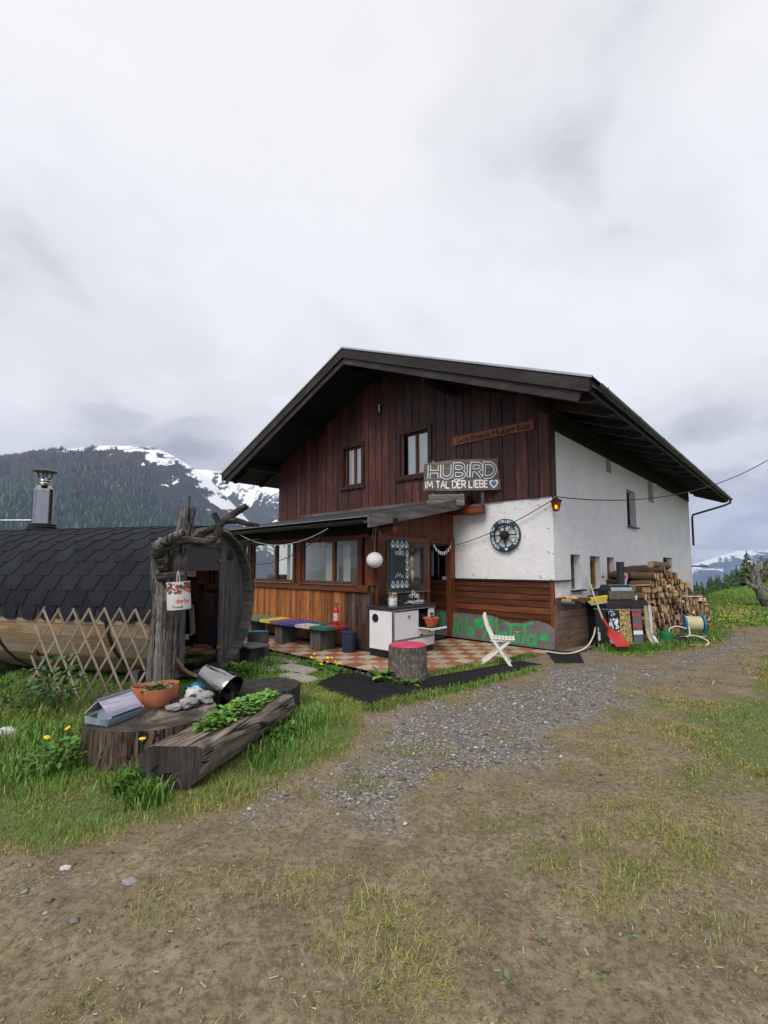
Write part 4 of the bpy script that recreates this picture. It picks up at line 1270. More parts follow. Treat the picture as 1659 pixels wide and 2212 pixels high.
# ---- light chains in front of the porch windows
M['bulbglass'] = plain_glass('bulb glass', (.95, .85, .6), .12, .05)
st = thing('string_lights', 'looped cable with clear festoon bulbs under the porch gutter', 'string lights')
_, pa = cable('cable', HL(-6.4, -3.45, 2.48), HL(-3.0, -3.5, 2.42), .30, .006, M['rope'], 30, parent=st)
_, pb = cable('cable', HL(-7.55, -3.55, 2.30), HL(-3.02, -3.5, 2.40), .62, .008, M['wire'], 40, parent=st)
cable('cable', (-2.02, 7.5, 2.13), HL(-7.55, -3.55, 2.30), .02, .008, M['wire'], 10, parent=st)
bl = MB().lathe([(.012, 0), (.014, -.03), (.026, -.055), (.03, -.075), (.02, -.098), (.0, -.106)], 12)
blm, bc = mesh_from('bulb', bl, M['bulbglass'], 60)
skm, sc_ = mesh_from('socket', MB().lathe([(.016, .035), (.017, 0), (.013, -.012)], 8), M['black'])
for x_, z_ in ((-6.05, 2.235), (-5.75, 2.215), (-5.30, 2.19), (-4.62, 2.20), (-4.0, 2.235), (-3.55, 2.29), (-2.62, 2.33)):
    p_ = HL(x_, PY - .12, z_ + .02)
    o = inst('bulb', blm, st, p_ + bc)
    inst('socket', skm, o, Vector((0, 0, .05)))
    obj('drop_wire', MB().tube([p_ + Vector((0, 0, .02)), p_ + HY * .06 + Vector((0, 0, .09))], .004, 5), M['wire'], st)
# ---- paper lantern with its strings
pl_ = hthing('paper_lantern', 'round white paper lantern hanging at the porch corner', 'lantern', -2.30, -2.92, 1.66)
prof = []
for i in range(49):
    t = math.pi * i / 48
    rr = .158 * math.sin(t) * (1 + .018 * math.cos(i * math.pi / 2)) + .03 * (1 if i in (0, 48) else 0)
    prof.append((max(rr, .035), -.15 * math.cos(t) + .15))
m = NM('white paper')
m.b.inputs['Subsurface Weight'].default_value = .15
M['paper'] = m.fin((.80, .79, .78), .8)
obj('shade', MB().lathe(prof, 28, None, False, False), M['paper'], pl_, smooth=40)
obj('string', MB().tube([(0, 0, .29), (.005, .0, .5), (.0, .03, .80)], .004, 5).tube([(0, .03, .80), (-.05, .0, .70), (-.06, -.02, .55)], .005, 5).tube([(0, .03, .80), (.06, .02, .72), (.13, .0, .70), (.15, 0, .6)], .005, 5), M['rope'], pl_)
# ---- chalkboard with mountain pattern in the porch side window
cbd = hthing('chalkboard', 'chalkboard with teal mountain border reading HUBIRD in the porch window', 'chalkboard', PX + .075, -2.10, 1.22, R(90))
CW, CH = .60, 1.02
obj('frame', MB().box((0, .0, CH / 2), (CW, .02, CH), .003), M['blueink'], cbd)
obj('slate', MB().box((-.02, -.012, CH * .5 - .0), (CW * .56, .008, CH * .62), .002), M['slate'], cbd)
mb, mk = MB(), MB()
for row, zz in ((0, .03), (1, CH - .17)):
    for k in range(4):
        cx_ = -CW / 2 + .085 + k * .143
        obj('white_peak', MB().prism([(cx_ - .05, zz), (cx_ + .05, zz), (cx_, zz + .075)], .0105, .0125, XZ), M['white'], cbd)
        mk.stroke([(cx_ - .07, zz + .03), (cx_, zz + .14), (cx_ + .068, zz + .03)], .014, .0105, .0125 + .0004 * (k % 2), XZ)
for k in range(4):
    zz = .22 + k * .15
    obj('white_peak', MB().prism([(CW / 2 - .11, zz), (CW / 2 - .02, zz), (CW / 2 - .065, zz + .07)], .0105, .0125, XZ), M['white'], cbd)
    mk.stroke([(CW / 2 - .12, zz + .04), (CW / 2 - .065, zz + .125), (CW / 2 - .01, zz + .04)], .012, .0105, .0128, XZ)
obj('zigzag', mk, M['white'], cbd)
pol, wt = text_polys('HUBIRD', .085, .12, .1, .04)
letter_obj('lettering', [(a_, b_, [[(q[0] * .27 / wt - .16, q[1] + .70) for q in s] for s in st_]) for a_, b_, st_ in pol], .009, M['lettering'], cbd, XZ, .0165, .0175)
obj('chalk_peaks', MB().stroke([(-.16, .22), (-.12, .30), (-.10, .25), (-.06, .34), (-.03, .26), (.01, .32), (.04, .24), (.07, .29), (.10, .21)], .01, .0165, .0175, XZ), M['lettering'], cbd)
obj('heart', MB().prism([(a_ * .3 + .0, b_ * .3 + .82) for a_, b_ in hp], .0165, .0175, XZ), M['lettering'], cbd)
for k, (dy_, dz_, cc) in enumerate(((-1.62, 1.78, (.5, .25, .07)), (-1.73, 1.62, (.42, .06, .30)), (-1.60, 1.50, (.5, .42, .06)))):
    bo = hthing('balloon_sticker', ('small orange', 'small pink', 'small yellow')[k] + ' paper balloon stuck to the porch window', 'sticker', PX + .012, dy_, dz_, R(90))
    pts = [(0, -.13), (.045, -.01), (.052, .05), (.035, .095), (0, .11), (-.035, .095), (-.052, .05), (-.045, -.01)]
    obj('edge', MB().prism([(a_ * 1.14, b_ * 1.1) for a_, b_ in pts], .0, .002, XZ), M['lettering'], bo)
    obj('balloon', MB().prism(pts, .0022, .0035, XZ), paint('sticker %d' % k, cc, .5), bo)
    obj('face', MB().lathe([(.0, .0), (.022, 0), (.022, .002), (0, .002)], 12, T(0, -.0036, .05) @ XZ), M['lettering'], bo)
# ---- bunting in the doorway
bu = hthing('bunting', 'string of small white paper flags across the porch doorway', 'bunting', PX + .07, -.57, 2.06, R(90))
pts = [Vector((-.40 + .80 * t, 0, .20 - .24 * 4 * t * (1 - t) + (.0 if t < .5 else .0))) for t in np.linspace(0, 1, 21)]
obj('cord', MB().tube(pts, .004, 5), M['rope'], bu)
for k in range(1, 10):
    p_ = pts[k * 2]
    obj('flag', MB().prism([(-.03, 0), (.03, 0), (.018, -.085), (-.012, -.08)], -.001, .001, T(p_.x, 0, p_.z) @ XZ @ RZ(random.uniform(-.2, .2))), M['paper'], bu)
po = hthing('poster', 'pale paper notice in the dark window behind the porch doorway', 'poster', -2.62, -.03, 1.12)
obj('sheet', MB().box((0, 0, .16), (.30, .004, .32)), M['curtain'], po)
obj('print', MB().box((.0, -.003, .10), (.22, .002, .10)), M['slate'], po)

# ================================================================== ON THE TERRACE
be = hthing('painted_bench', 'long bench with patchwork painted planks against the porch boards', 'bench', -4.62, -3.17, TZ)
segs = [(-1.55, -.75, (.10, .19, .11)), (-.75, -.32, (.55, .45, .06)), (-.32, .05, (.17, .085, .15)), (.05, .62, (.06, .065, .27)), (.62, 1.08, (.025, .12, .10)), (1.08, 1.50, (.34, .05, .065))]
sm = []
for i, (a0, a1, cc) in enumerate(segs):
    mt = paint('bench paint %d' % i, cc, .55, wear=(.45, .43, .4), wamt=.24, sc=3)
    for r_ in range(2):
        jx = random.uniform(-.06, .06)
        lo = a0 + (jx if i else 0); hi = a1 + (jx if i < 5 else 0)
        y_ = -.16 + r_ * .325
        q = [(lo + .001, y_ - .158), (hi - .001, y_ - .158 + (.03 if i == 5 else 0)), (hi - .001, y_ + .158), (lo + .001, y_ + .158)]
        obj('seat_plank', MB().prism(q, .415, .47), mt if (r_ or i < 4) else (paint('bench paint w', (.5, .48, .46), .6, wear=(.05, .12, .1), wamt=.4, sc=4) if i == 4 else paint('bench paint g', (.03, .13, .11), .6, wear=(.4, .4, .38), wamt=.35, sc=4)), be)
for x_, ww in ((1.12, .30), (-.12, .28), (-1.35, .25)):
    obj('leg', MB().box((x_, -.02, .205), (ww, .40, .41), .012), M['greyz'], be)
ex = hthing('fire_extinguisher', 'red fire extinguisher standing on the end of the painted bench', 'extinguisher', -3.28, -3.02, TZ + .472)
obj('cylinder', MB().lathe([(.05, 0), (.056, .012), (.056, .30), (.05, .33), (.025, .355), (.02, .37)], 20), M['extred'], ex, smooth=35)
obj('label', MB().lathe([(.0568, .09), (.0568, .25)], 20, None, False, False), paint('extinguisher label', (.45, .2, .2), .5, wear=(.7, .65, .65), wamt=.5, sc=18), ex, smooth=35)
obj('valve', MB().lathe([(.022, .37), (.022, .395), (.012, .40)], 12), M['metal'], ex)
obj('handle', MB().box((.02, 0, .42), (.10, .025, .014), .003).box((.025, 0, .445), (.09, .02, .012), .003, T(0, 0, 0)), M['black'], ex)
bi = hthing('waste_bin', 'small dark blue lidded bin between the bench and the cooker', 'bin', -2.86, -3.06, TZ)
obj('body', MB().lathe([(.125, 0), (.13, .01), (.158, .36), (.163, .365), (.163, .385)], 24), M['bin'], bi, smooth=40)
obj('lid', MB().lathe([(.172, .375), (.172, .39), (.14, .405), (.04, .415), (.0, .416)], 24), M['bin'], bi, smooth=40)
obj('handle', MB().tube([(-.04, 0, .415), (-.03, 0, .44), (.03, 0, .44), (.04, 0, .415)], .008, 6), M['bin'], bi)
# ---- old kitchen range
rg_ = hthing('kitchen_range', 'old white enamelled wood cooker with an open warming door', 'stove', -2.05, -2.40, TZ)
DX, DYY, ZT = .64, 1.24, .90           # depth along x, width along y, height
hx, hy = DX / 2, DYY / 2
obj('plinth', MB().box((0, 0, .06), (DX - .06, DYY - .04, .12)), M['black'], rg_)
obj('carcass', MB().box((-.01, 0, .115 + .012), (DX - .02, DYY, .024)).box((-.01, 0, .855), (DX - .02, DYY, .03)).box((-hx + .02, 0, .49), (.03, DYY, .70)).box((-.01, hy - .015, .49), (DX - .04, .03, .70)).box((.0, .13, .49), (DX - .06, .02, .70)), M['darkmetal'], rg_)
obj('side_panel', MB().box((0, -hy + .012, .49), (DX - .05, .024, .74), .004), M['enamel'], rg_)
obj('flue_hole', MB().lathe([(.0, .0), (.082, .0), (.082, .004), (0, .004)], 24, T(-.13, -hy - .0005, .70) @ RX(R(90))), M['blackgap'], rg_)
obj('flue_rim', MB().lathe([(.082, .0), (.09, .0), (.09, .008), (.082, .008)], 24, T(-.13, -hy - .0005, .70) @ RX(R(90)), False, False), M['enamel'], rg_)
obj('corner_strip', MB().box((hx - .02, -hy + .02, .50), (.05, .05, .76), .008).box((hx - .02, hy - .015, .50), (.05, .035, .76), .008), M['metal'], rg_)
obj('top_plate', MB().box((0, 0, .895), (DX + .05, DYY + .06, .035), .006), M['darkmetal'], rg_)
obj('top_rim', MB().box((hx + .01, 0, .862), (.03, DYY + .02, .028), .004).box((0, -hy - .006, .866), (DX, .02, .02), .004), M['metal'], rg_)
FX = hx - .01
obj('fire_door', MB().box((FX, -.25, .575), (.035, .70, .50), .006), M['enamel'], rg_)
obj('door_knob', MB().lathe([(.034, 0), (.034, .012), (.022, .016), (.01, .022)], 16, T(FX + .018, -.20, .73) @ RY(R(90))), M['metal'], rg_, smooth=40)
obj('oven_cavity', MB().box((.0, .30, .60), (DX - .10, .30, .30)), M['blackgap'], rg_)
obj('control_panel', MB().box((FX, .51, .66), (.035, .18, .35), .006), M['enamel'], rg_)
obj('control_knob', MB().lathe([(.03, 0), (.03, .03), (.022, .045), (.0, .046)], 16, T(FX + .018, .49, .73) @ RY(R(90))), M['darkmetal'], rg_, smooth=40)
obj('lower_panel', MB().box((FX, .36, .40), (.034, .47, .14), .006), M['enamel'], rg_)
obj('warming_door', MB().box((FX + .16, .33, .492), (.33, .50, .02), .004).box((FX + .325, .33, .48), (.014, .52, .04), .004), M['enamel'], rg_)
obj('door_lining', MB().box((FX + .16, .33, .505), (.29, .44, .006)), M['black'], rg_)
obj('door_handle', MB().tube([(FX + .36, .20, .463), (FX + .37, .24, .46), (FX + .37, .54, .46), (FX + .36, .57, .463)], .011, 8), M['black'], rg_)
for k in range(5):
    obj('vent_slot', MB().box((FX + .018, .44, .36 + k * .018), (.004, .055, .008)).box((FX + .018, .515, .36 + k * .018), (.004, .055, .008)), M['blackgap'], rg_)
obj('badge', MB().box((FX + .0185, .18, .355), (.004, .09, .022)), M['black'], rg_)
obj('drawer_strip', MB().box((FX, 0, .305), (.03, DYY - .06, .03), .004), M['metal'], rg_)
obj('drawer', MB().box((FX, 0, .205), (.035, DYY - .08, .155), .006), M['enamel'], rg_)
# ---- leaf tuft helper
def leaf_cluster(n, rx, ry, h, ls, cols, up=.4, seed=1, stems=True):
    r_ = np.random.default_rng(seed)
    V_, F_, Cc = [], [], []
    for i in range(n):
        a_ = r_.uniform(0, 6.283); q = math.sqrt(r_.random())
        c = np.array([math.cos(a_) * q * rx, math.sin(a_) * q * ry, h * r_.uniform(.15, 1.0) * (1 - .5 * q * q)])
        d = np.array([math.cos(a_ + r_.normal(0, .7)), math.sin(a_ + r_.normal(0, .7)), up * r_.uniform(-.4, 1.2)]); d /= np.linalg.norm(d)
        sdv = np.cross(d, [0, 0, 1.0]); sdv /= np.linalg.norm(sdv) + 1e-6
        nn = np.cross(sdv, d)
        L = ls * r_.uniform(.6, 1.3); w_ = L * .34
        o = len(V_)
        V_ += [c, c + d * L * .35 + sdv * w_, c + d * L * .8 + sdv * w_ * .65, c + d * L - nn * L * .12, c + d * L * .8 - sdv * w_ * .65, c + d * L * .35 - sdv * w_, c + d * L * .5 - nn * L * .07]
        for k in range(6):
            F_.append((o + k, o + (k + 1) % 6, o + 6))
        cc = np.array(cols[r_.integers(len(cols))]) * r_.uniform(.7, 1.35)
        Cc += [cc] * 7
    return np.array(V_), np.array(F_), np.array(Cc)
m = NM('leaf green')
at = m.n('ShaderNodeAttribute', attribute_name='col')
m.b.inputs['Subsurface Weight'].default_value = 0.0
M['leaf'] = m.fin(at.outputs['Color'], .5, 0.0, .35)
GREENS = [(.06, .15, .02), (.08, .19, .03), (.045, .11, .018), (.11, .22, .035)]
def foliage(name, parent, loc, n, rx, ry, h, ls, cols=GREENS, up=.4, seed=1):
    o = fast_mesh(name, *leaf_cluster(n, rx, ry, h, ls, cols, up, seed)[:2], M['leaf'], leaf_cluster(n, rx, ry, h, ls, cols, up, seed)[2])
    if parent is not None: o.parent = parent
    o.location = loc
    return o
# ---- things on the cooker
def berry_can(name, label, loc, rz, r_, h, hang=False):
    t = thing(name, label, 'tin can', loc, rz)
    obj('can', MB().lathe([(r_ * .97, 0), (r_, .008), (r_, h - .008), (r_ * 1.02, h), (r_ * .95, h), (r_ * .94, h - .03)], 32, None, True, False), M['white'], t, smooth=40)
    rr = random.Random(5)
    mb, mg = MB(), MB()
    for k in range(190):
        a_ = rr.uniform(0, 6.283); z_ = h * rr.uniform(.60, .96)
        q = T(r_ * math.cos(a_), r_ * math.sin(a_), z_) @ RZ(a_) @ RY(R(90))
        s_ = r_ * rr.uniform(.07, .12)
        (mb if k % 2 else mg).lathe([(0, 0), (s_, 0), (s_, .0015 + .00001 * k), (0, .0018 + .00001 * k)] if k % 2 else [(0, 0), (s_ * 1.5, 0), (s_ * 1.5, .0006), (0, .0007 + .00001 * k)], 7, q, False, False)
    obj('berries', mb, paint('berry red', (.40, .03, .06), .5), t)['kind'] = 'stuff'
    obj('leaves', mg, paint('label leaf green', (.03, .10, .05), .5), t)['kind'] = 'stuff'
    def wrap(txt, hgt, a0, zz, w_, mat, span):
        pol, wt = text_polys(txt, hgt, .14)
        mb = MB()
        for _, _, stt in pol:
            for s in stt: mb.stroke(s, w_, r_, r_ + .0012)
        mb.v = [((p_[2]) * math.cos(a0 + p_[0] / r_), (p_[2]) * math.sin(a0 + p_[0] / r_), zz + p_[1]) for p_ in mb.v]
        obj('lettering', mb, mat, t)
    wrap('darbo', h * .17, R(-72), h * .25, r_ * .06, paint('label red', (.5, .03, .03), .5), 1)
    wrap('Preiselb', h * .09, R(-90), h * .07, r_ * .03, M['slate'], 1)
    return t
c_ = HL(-2.10, -2.62, TZ + .914)
bc_ = berry_can('berry_can', 'white berry preserve tin used as a planter on the cooker top', c_, -A + R(25), .085, .24)
obj('soil', MB().lathe([(.079, .20), (.0, .215)], 16, None, False, False), M['soil'], bc_)
foliage('foliage', bc_, (0, 0, .21), 46, .09, .09, .09, .05, seed=3)
# dark trailing plant ornament behind the tin
vn = hthing('trailing_plant', 'dark dried trailing plant hanging below the porch window sill', 'plant', -2.24, -2.66, TZ + .914)
obj('stem', MB().tube([(0, 0, 0), (.0, -.05, .10), (-.02, -.06, .22), (0, -.08, .34)], [.012, .01, .01, .006], 6), M['black'], vn)
foliage('foliage', vn, (-.02, -.06, .0), 120, .06, .06, .36, .055, [(.012, .014, .014), (.02, .025, .02), (.03, .035, .03)], .1, 8)
# stones and driftwood centrepiece
cp = hthing('stone_centrepiece', 'heap of dark stones and white wire hearts on the cooker top', 'ornament', -1.98, -2.14, TZ + .914)
def rock(r_, sq=(1, 1, .6), seed=0, sub=2):
    import bmesh
    bm = bmesh.new()
    bmesh.ops.create_icosphere(bm, subdivisions=sub, radius=1)
    rr = np.random.default_rng(seed)
    ph = rr.uniform(0, 9, 9)
    mb = MB()
    for v_ in bm.verts:
        k = 1 + .22 * math.sin(v_.co.x * 3.1 + ph[0]) * math.sin(v_.co.y * 2.7 + ph[1]) + .15 * math.sin(v_.co.z * 5 + ph[2] + v_.co.x * 4) + rr.uniform(-.07, .07)
        mb.v.append((v_.co.x * r_ * sq[0] * k, v_.co.y * r_ * sq[1] * k, v_.co.z * r_ * sq[2] * k))
    for f_ in bm.faces: mb.f.append(tuple(v_.index for v_ in f_.verts))
    bm.free()
    return mb
M['stone'] = paint('grey stone', (.26, .255, .26), .75, var=.4, sc=14, bump=.4)
M['paleston'] = paint('pale stone', (.48, .47, .46), .7, var=.3, sc=14, bump=.4)
obj('dish', MB().lathe([(.0, 0), (.15, .0), (.19, .02), (.18, .025), (.0, .012)], 24, T(-.0, 0, 0)), M['stone'], cp, smooth=40)
for k, (a_, b_, r_) in enumerate(((.05, -.15, .06), (.06, .12, .065), (.04, .21, .05), (-.05, .0, .08), (.09, -.02, .05))):
    obj('stone', rock(r_, (1, 1.1, .6), 20 + k), M['stone'] if k != 3 else M['soil'], cp).location = (a_, b_, .05 + (.04 if k == 3 else 0))
mb = MB()
for k, (a_, b_, g_) in enumerate(((-.04, .16, .3), (.10, .17, -.4), (.02, .22, 1.4), (.16, .15, 2.6))):
    mb.tube([T(-.02, a_, b_) @ RX(g_) @ Vector((0, q[0] * .55, q[1] * .55)) for q in hp + hp[:1]], .006, 5, False)
obj('wire_hearts', mb, M['lettering'], cp)
op = hthing('flower_pot', 'orange plastic bowl pot on the open cooker door', 'flower pot', -1.58, -2.10, TZ + .509)
obj('bowl', MB().lathe([(.085, 0), (.09, .01), (.145, .15), (.16, .155), (.16, .175), (.148, .175), (.14, .15), (.10, .09)], 28, None, True, True), M['orangepot'], op, smooth=40)
obj('soil', MB().lathe([(.138, .135), (.06, .15), (.0, .15)], 20, None, False, False), M['soil'], op)
foliage('seedling', op, (0, .02, .14), 14, .04, .04, .1, .06, seed=5, up=.8)
# ---- pink topped stump stool
def stump_mesh(r_, h, n=40, amp=.06, flare=.05, seed=0, rings=7, topz=True):
    rr = np.random.default_rng(seed)
    ph = rr.uniform(0, 6.28, 8)
    mb = MB()
    v_, f_ = [], []
    for i in range(rings):
        z_ = h * i / (rings - 1)
        for k in range(n):
            g_ = 2 * math.pi * k / n
            q = 1 + amp * (math.sin(2 * g_ + ph[0]) * .5 + math.sin(3 * g_ + ph[1]) * .4 + math.sin(7 * g_ + ph[2]) * .25 + math.sin(13 * g_ + ph[3] + z_ * 3) * .2) + flare * (1 - z_ / h) ** 2
            q += rr.uniform(-1, 1) * amp * .18
            v_.append((r_ * q * math.cos(g_), r_ * q * math.sin(g_), z_))
    for i in range(rings - 1):
        for k in range(n):
            k2 = (k + 1) % n
            f_.append((i * n + k, i * n + k2, (i + 1) * n + k2, (i + 1) * n + k))
    f_.append(tuple(reversed(range(n))))
    f_.append(tuple(range((rings - 1) * n, rings * n)))
    mb.add(v_, f_)
    return mb
m = NM('spruce bark')
v = m.coord(True, (9, 9, 3.2))
vd = m.voro(v, 3.0); bn = m.noise(v, 3, 6, .7)
col = m.ramp(bn, [(.3, (.05, .042, .036)), (.5, (.13, .115, .10)), (.72, (.28, .26, .235))])
v2 = m.coord(False); sp = m.n('ShaderNodeSeparateXYZ'); m.l(v2, sp.inputs[0])
bare = m.ramp(m.math('ADD', m.noise(m.coord(False, (5, 5, .8)), 1.0, 4), m.math('MULTIPLY', sp.outputs[0], -.9)), [(.66, 0.0), (.69, 1.0)])
wd2 = m.ramp(m.noise(m.coord(False, (14, 14, 1)), 2, 5), [(.3, (.10, .05, .02)), (.6, (.22, .125, .06)), (.8, (.33, .2, .11))])
col = m.mix(bare, col, wd2)
m.bump(m.math('MULTIPLY', m.math('ADD', bn, m.math('SUBTRACT', .5, vd)), m.math('SUBTRACT', 1.0, bare)), 1.0, .03)
M['bark'] = m.fin(col, .85, 0, .2)
ss = thing('stump_stool', 'bark covered stump stool with a pink painted top on the terrace', 'stool', (.36, 7.12, 0.0), R(-15))
obj('trunk', stump_mesh(.285, .50, 48, .05, .06, 4, 9), M['bark'], ss, smooth=50)
obj('painted_top', MB().lathe([(.0, .501), (.27, .501), (.283, .506), (.27, .515), (.0, .516)], 36), M['pink'], ss, smooth=40)
# stools at the left end of the bench
gs = thing('stump_stool', 'low stump stool with a green painted top behind the bench end', 'stool', HL(-6.3, -3.2, TZ))
obj('trunk', stump_mesh(.2, .44, 28, .04, .05, 9), M['logend'], gs, smooth=50)
obj('painted_top', MB().lathe([(.0, .441), (.20, .441), (.205, .455), (.0, .46)], 28), M['greenplastic'], gs, smooth=40)
bs = thing('stump_stool', 'grey stump stool with a worn blue painted top beside the barrel sauna', 'stool', (-2.36, 8.78, 0))
obj('trunk', stump_mesh(.19, .46, 28, .05, .04, 12), M['greyz'], bs, smooth=50)
obj('painted_top', MB().lathe([(.0, .461), (.17, .461), (.186, .468), (.17, .478), (.0, .48)], 28, RX(R(-4))), paint('worn blue top', (.03, .22, .35), .6, wear=(.3, .32, .33), wamt=.3, sc=8), bs, smooth=40)
sl_ = thing('slate_ledge', 'grey plank slab bench on a dark block beside the barrel sauna', 'bench', (-2.32, 8.28, 0), -A)
obj('slab', MB().box((0, 0, .30), (.5, .42, .035), .01), M['greyx'], sl_)
obj('block', MB().box((-.03, .02, .14), (.36, .32, .28), .03), M['logend'], sl_)
# ---- white folding chair (seen from its side)
ch = thing('folding_chair', 'white slatted folding garden chair standing at the terrace edge', 'chair', (1.98, 8.12, .0), R(-14))
def bar(p0, p1, w_, t_, mb=None, side=Vector((0, 1, 0))):
    mb = mb or MB()
    p0, p1 = Vector(p0), Vector(p1)
    d = (p1 - p0); L = d.length; d.normalize()
    s_ = side.normalized(); n_ = d.cross(s_).normalized(); s_ = n_.cross(d)
    Mx = Matrix((( d.x, s_.x, n_.x, 0), (d.y, s_.y, n_.y, 0), (d.z, s_.z, n_.z, 0), (0, 0, 0, 1)))
    return mb.box((0, 0, 0), (L, t_, w_), .004, T(*((p0 + p1) / 2)) @ Mx)
for y_ in (-.19, .19):
    mb = MB()
    pts = [(.20, .012), (.02, .28), (-.10, .46), (-.19, .68), (-.235, .86)]
    for k in range(4): bar((pts[k][0], y_, pts[k][1]), (pts[k + 1][0] + (pts[k + 1][0] - pts[k][0]) * .03, y_, pts[k + 1][1] + (pts[k + 1][1] - pts[k][1]) * .03), .048, .022, mb)
    obj('back_leg', mb, M['chairwhite'], ch)
    obj('front_leg', bar((-.30, y_ * .86, .012), (.19, y_ * .86, .43), .045, .022), M['chairwhite'], ch)
    obj('seat_rail', bar((-.13, y_ * .93, .425), (.24, y_ * .93, .445), .035, .018), M['chairwhite'], ch)
for k in range(7):
    x_ = -.10 + k * .058
    obj('seat_slat', MB().box((x_, 0, .462 + .004 * math.sin(k)), (.048, .42, .016), .004, T(0, 0, 0)), M['chairwhite'], ch)
for k in range(2):
    x_, z_ = (-.185, .66) if k == 0 else (-.225, .80)
    obj('back_slat', MB().box((0, 0, 0), (.016, .36, .075), .004, T(x_ + .012, 0, z_) @ RY(R(-14))), M['chairwhite'], ch)
obj('foot_bar', MB().box((-.22, 0, .085), (.02, .32, .03), .004).box((.14, 0, .10), (.02, .36, .03), .004), M['chairwhite'], ch)
# ---- painted board sign leaning on the cladding
bd = hthing('painted_board', 'long grey board with green painted words HAKUNA MATATA against the cladding', 'sign', -1.42, -.17, TZ)
top = [(-1.50, .60), (-.9, .585), (-.25, .57), (.0, .58), (.22, .52), (.5, .46), (.72, .47), (.92, .54), (1.1, .55), (1.3, .50), (1.46, .40)]
TL = RX(R(-7))
obj('board', MB().prism([(-1.5, .02), (1.46, .0)] + list(reversed(top)), 0, .025, TL @ XZ), paint('grey painted board', (.125, .112, .118), .7, var=.3, sc=4), bd)
def wd_stroke(name, pls, w_, mat):
    mb = MB()
    for k, p_ in enumerate(pls): mb.stroke(p_, w_, .0255, .0275 + .0004 * (k % 5), TL @ XZ)
    return obj(name, mb, mat, bd)
pls = [  # cursive opening letter, then k u N a, tree, M a T a T a
 arc(-1.36, .33, .10, .2, 200, -60, 12) + [(-1.40, .10), (-1.46, .2)],
 [(-1.24, .52), (-1.30, .10)], [(-1.06, .52), (-1.26, .32), (-1.08, .12)],
 [(-1.02, .40), (-1.04, .18), (-.97, .12), (-.92, .2), (-.90, .40), (-.90, .12)],
 [(-.86, .10), (-.80, .50), (-.66, .12), (-.60, .50)],
 arc(-.50, .18, .07, .08, 40, 380, 12), [(-.425, .30), (-.42, .08)],
 [(-.16, .04), (.02, .56)], [(.02, .56), (.06, .28), (.16, .52), (.20, .06)],
 arc(.32, .16, .06, .08, 40, 380, 12), [(.395, .27), (.40, .06)],
 [(.36, .45), (.50, .40), (.66, .44)], [(.51, .40), (.50, .06)],
 arc(.62, .14, .05, .075, 40, 380, 12), [(.685, .24), (.69, .05)],
 [(.66, .42), (.82, .43), (1.0, .50)], [(.82, .42), (.80, .05)],
 arc(.96, .14, .07, .10, 40, 380, 12), [(1.05, .28), (1.06, .04)]]
wd_stroke('lettering', pls, .056, M['green'])
def blob(cx, cy, rx, ry, seed):
    r_ = random.Random(seed)
    return [(cx + rx * (1 + .18 * math.sin(5 * t + seed)) * math.cos(t), cy + ry * (1 + .15 * math.cos(4 * t + seed)) * math.sin(t)) for t in np.linspace(0, 6.283, 22)[:-1]]
obj('tree_motif', MB().prism(blob(-.28, .38, .12, .13, 2), .0255, .0285, TL @ XZ).prism(blob(1.24, .22, .09, .075, 4), .0255, .0285, TL @ XZ), M['green'], bd)
obj('trunk_motif', MB().stroke([(-.30, .26), (-.33, .06)], .03, .0255, .0278, TL @ XZ).stroke([(1.23, .15), (1.22, .03)], .02, .0255, .0278, TL @ XZ), M['redsign'], bd)
obj('smile_motif', MB().prism([(-.98, .53), (-.90, .50), (-.82, .53), (-.90, .48)], .0255, .0292, TL @ XZ).prism([(.56, .31), (.65, .28), (.74, .31), (.65, .26)], .0255, .0292, TL @ XZ), M['yellow'], bd)
# ---- honeycomb rubber mats: a real lattice of cells
def honey_mat(name, label, poly, z0, cell=.062):
    t = thing(name, label, 'mat', (0, 0, z0))
    P_ = [Vector(q) for q in poly]
    xs = [q.x for q in P_]; ys = [q.y for q in P_]
    mb = MB()
    px_, py_ = np.array([q.x for q in P_]), np.array([q.y for q in P_])
    i = 0
    rows = int((max(ys) - min(ys)) / (cell * .86)) + 2
    cand = []
    for j in range(rows):
        for i in range(int((max(xs) - min(xs)) / cell) + 2):
            cand.append((min(xs) + (i + .5 * (j % 2)) * cell, min(ys) + j * cell * .86))
    cand = np.array(cand)
    sd_ = sdist(cand[:, 0], cand[:, 1], [tuple(q) for q in P_])
    for (cx, cy), d_ in zip(cand, sd_):
        if d_ < cell * .3: continue
        v_, f_ = [], []
        for k in range(6):
            g_ = math.pi / 6 + k * math.pi / 3
            for rr, zz in ((cell * .575, .006), (cell * .56, .022), (cell * .40, .022), (cell * .38, .006)):
                v_.append((cx + rr * math.cos(g_), cy + rr * math.sin(g_), zz + .0006 * ((k * 7 + int(cx * 90)) % 3)))
        for k in range(6):
            k2 = (k + 1) % 6
            for q in range(3): f_.append((k * 4 + q, k2 * 4 + q, k2 * 4 + q + 1, k * 4 + q + 1))
        mb.add(v_, f_)
    ce = obj('cells', mb, M['rubber'], t)
    ce['kind'] = 'stuff'
    obj('backing', MB().prism([tuple(q) for q in P_], -.03, .008), M['blackgap'], t)
    obj('edge', MB().stroke([tuple(q) for q in P_], .03, .0, .026, None, True), M['rubber'], t)
honey_mat('rubber_mat', 'wide black honeycomb rubber mat in front of the terrace corner', MATS[0], .0)
honey_mat('rubber_mat', 'narrow black honeycomb mat along the terrace edge by the white chair', MATS[1], .004)
honey_mat('rubber_mat', 'small black honeycomb mat by the weathered wood box', MATS[2], .0, .05)
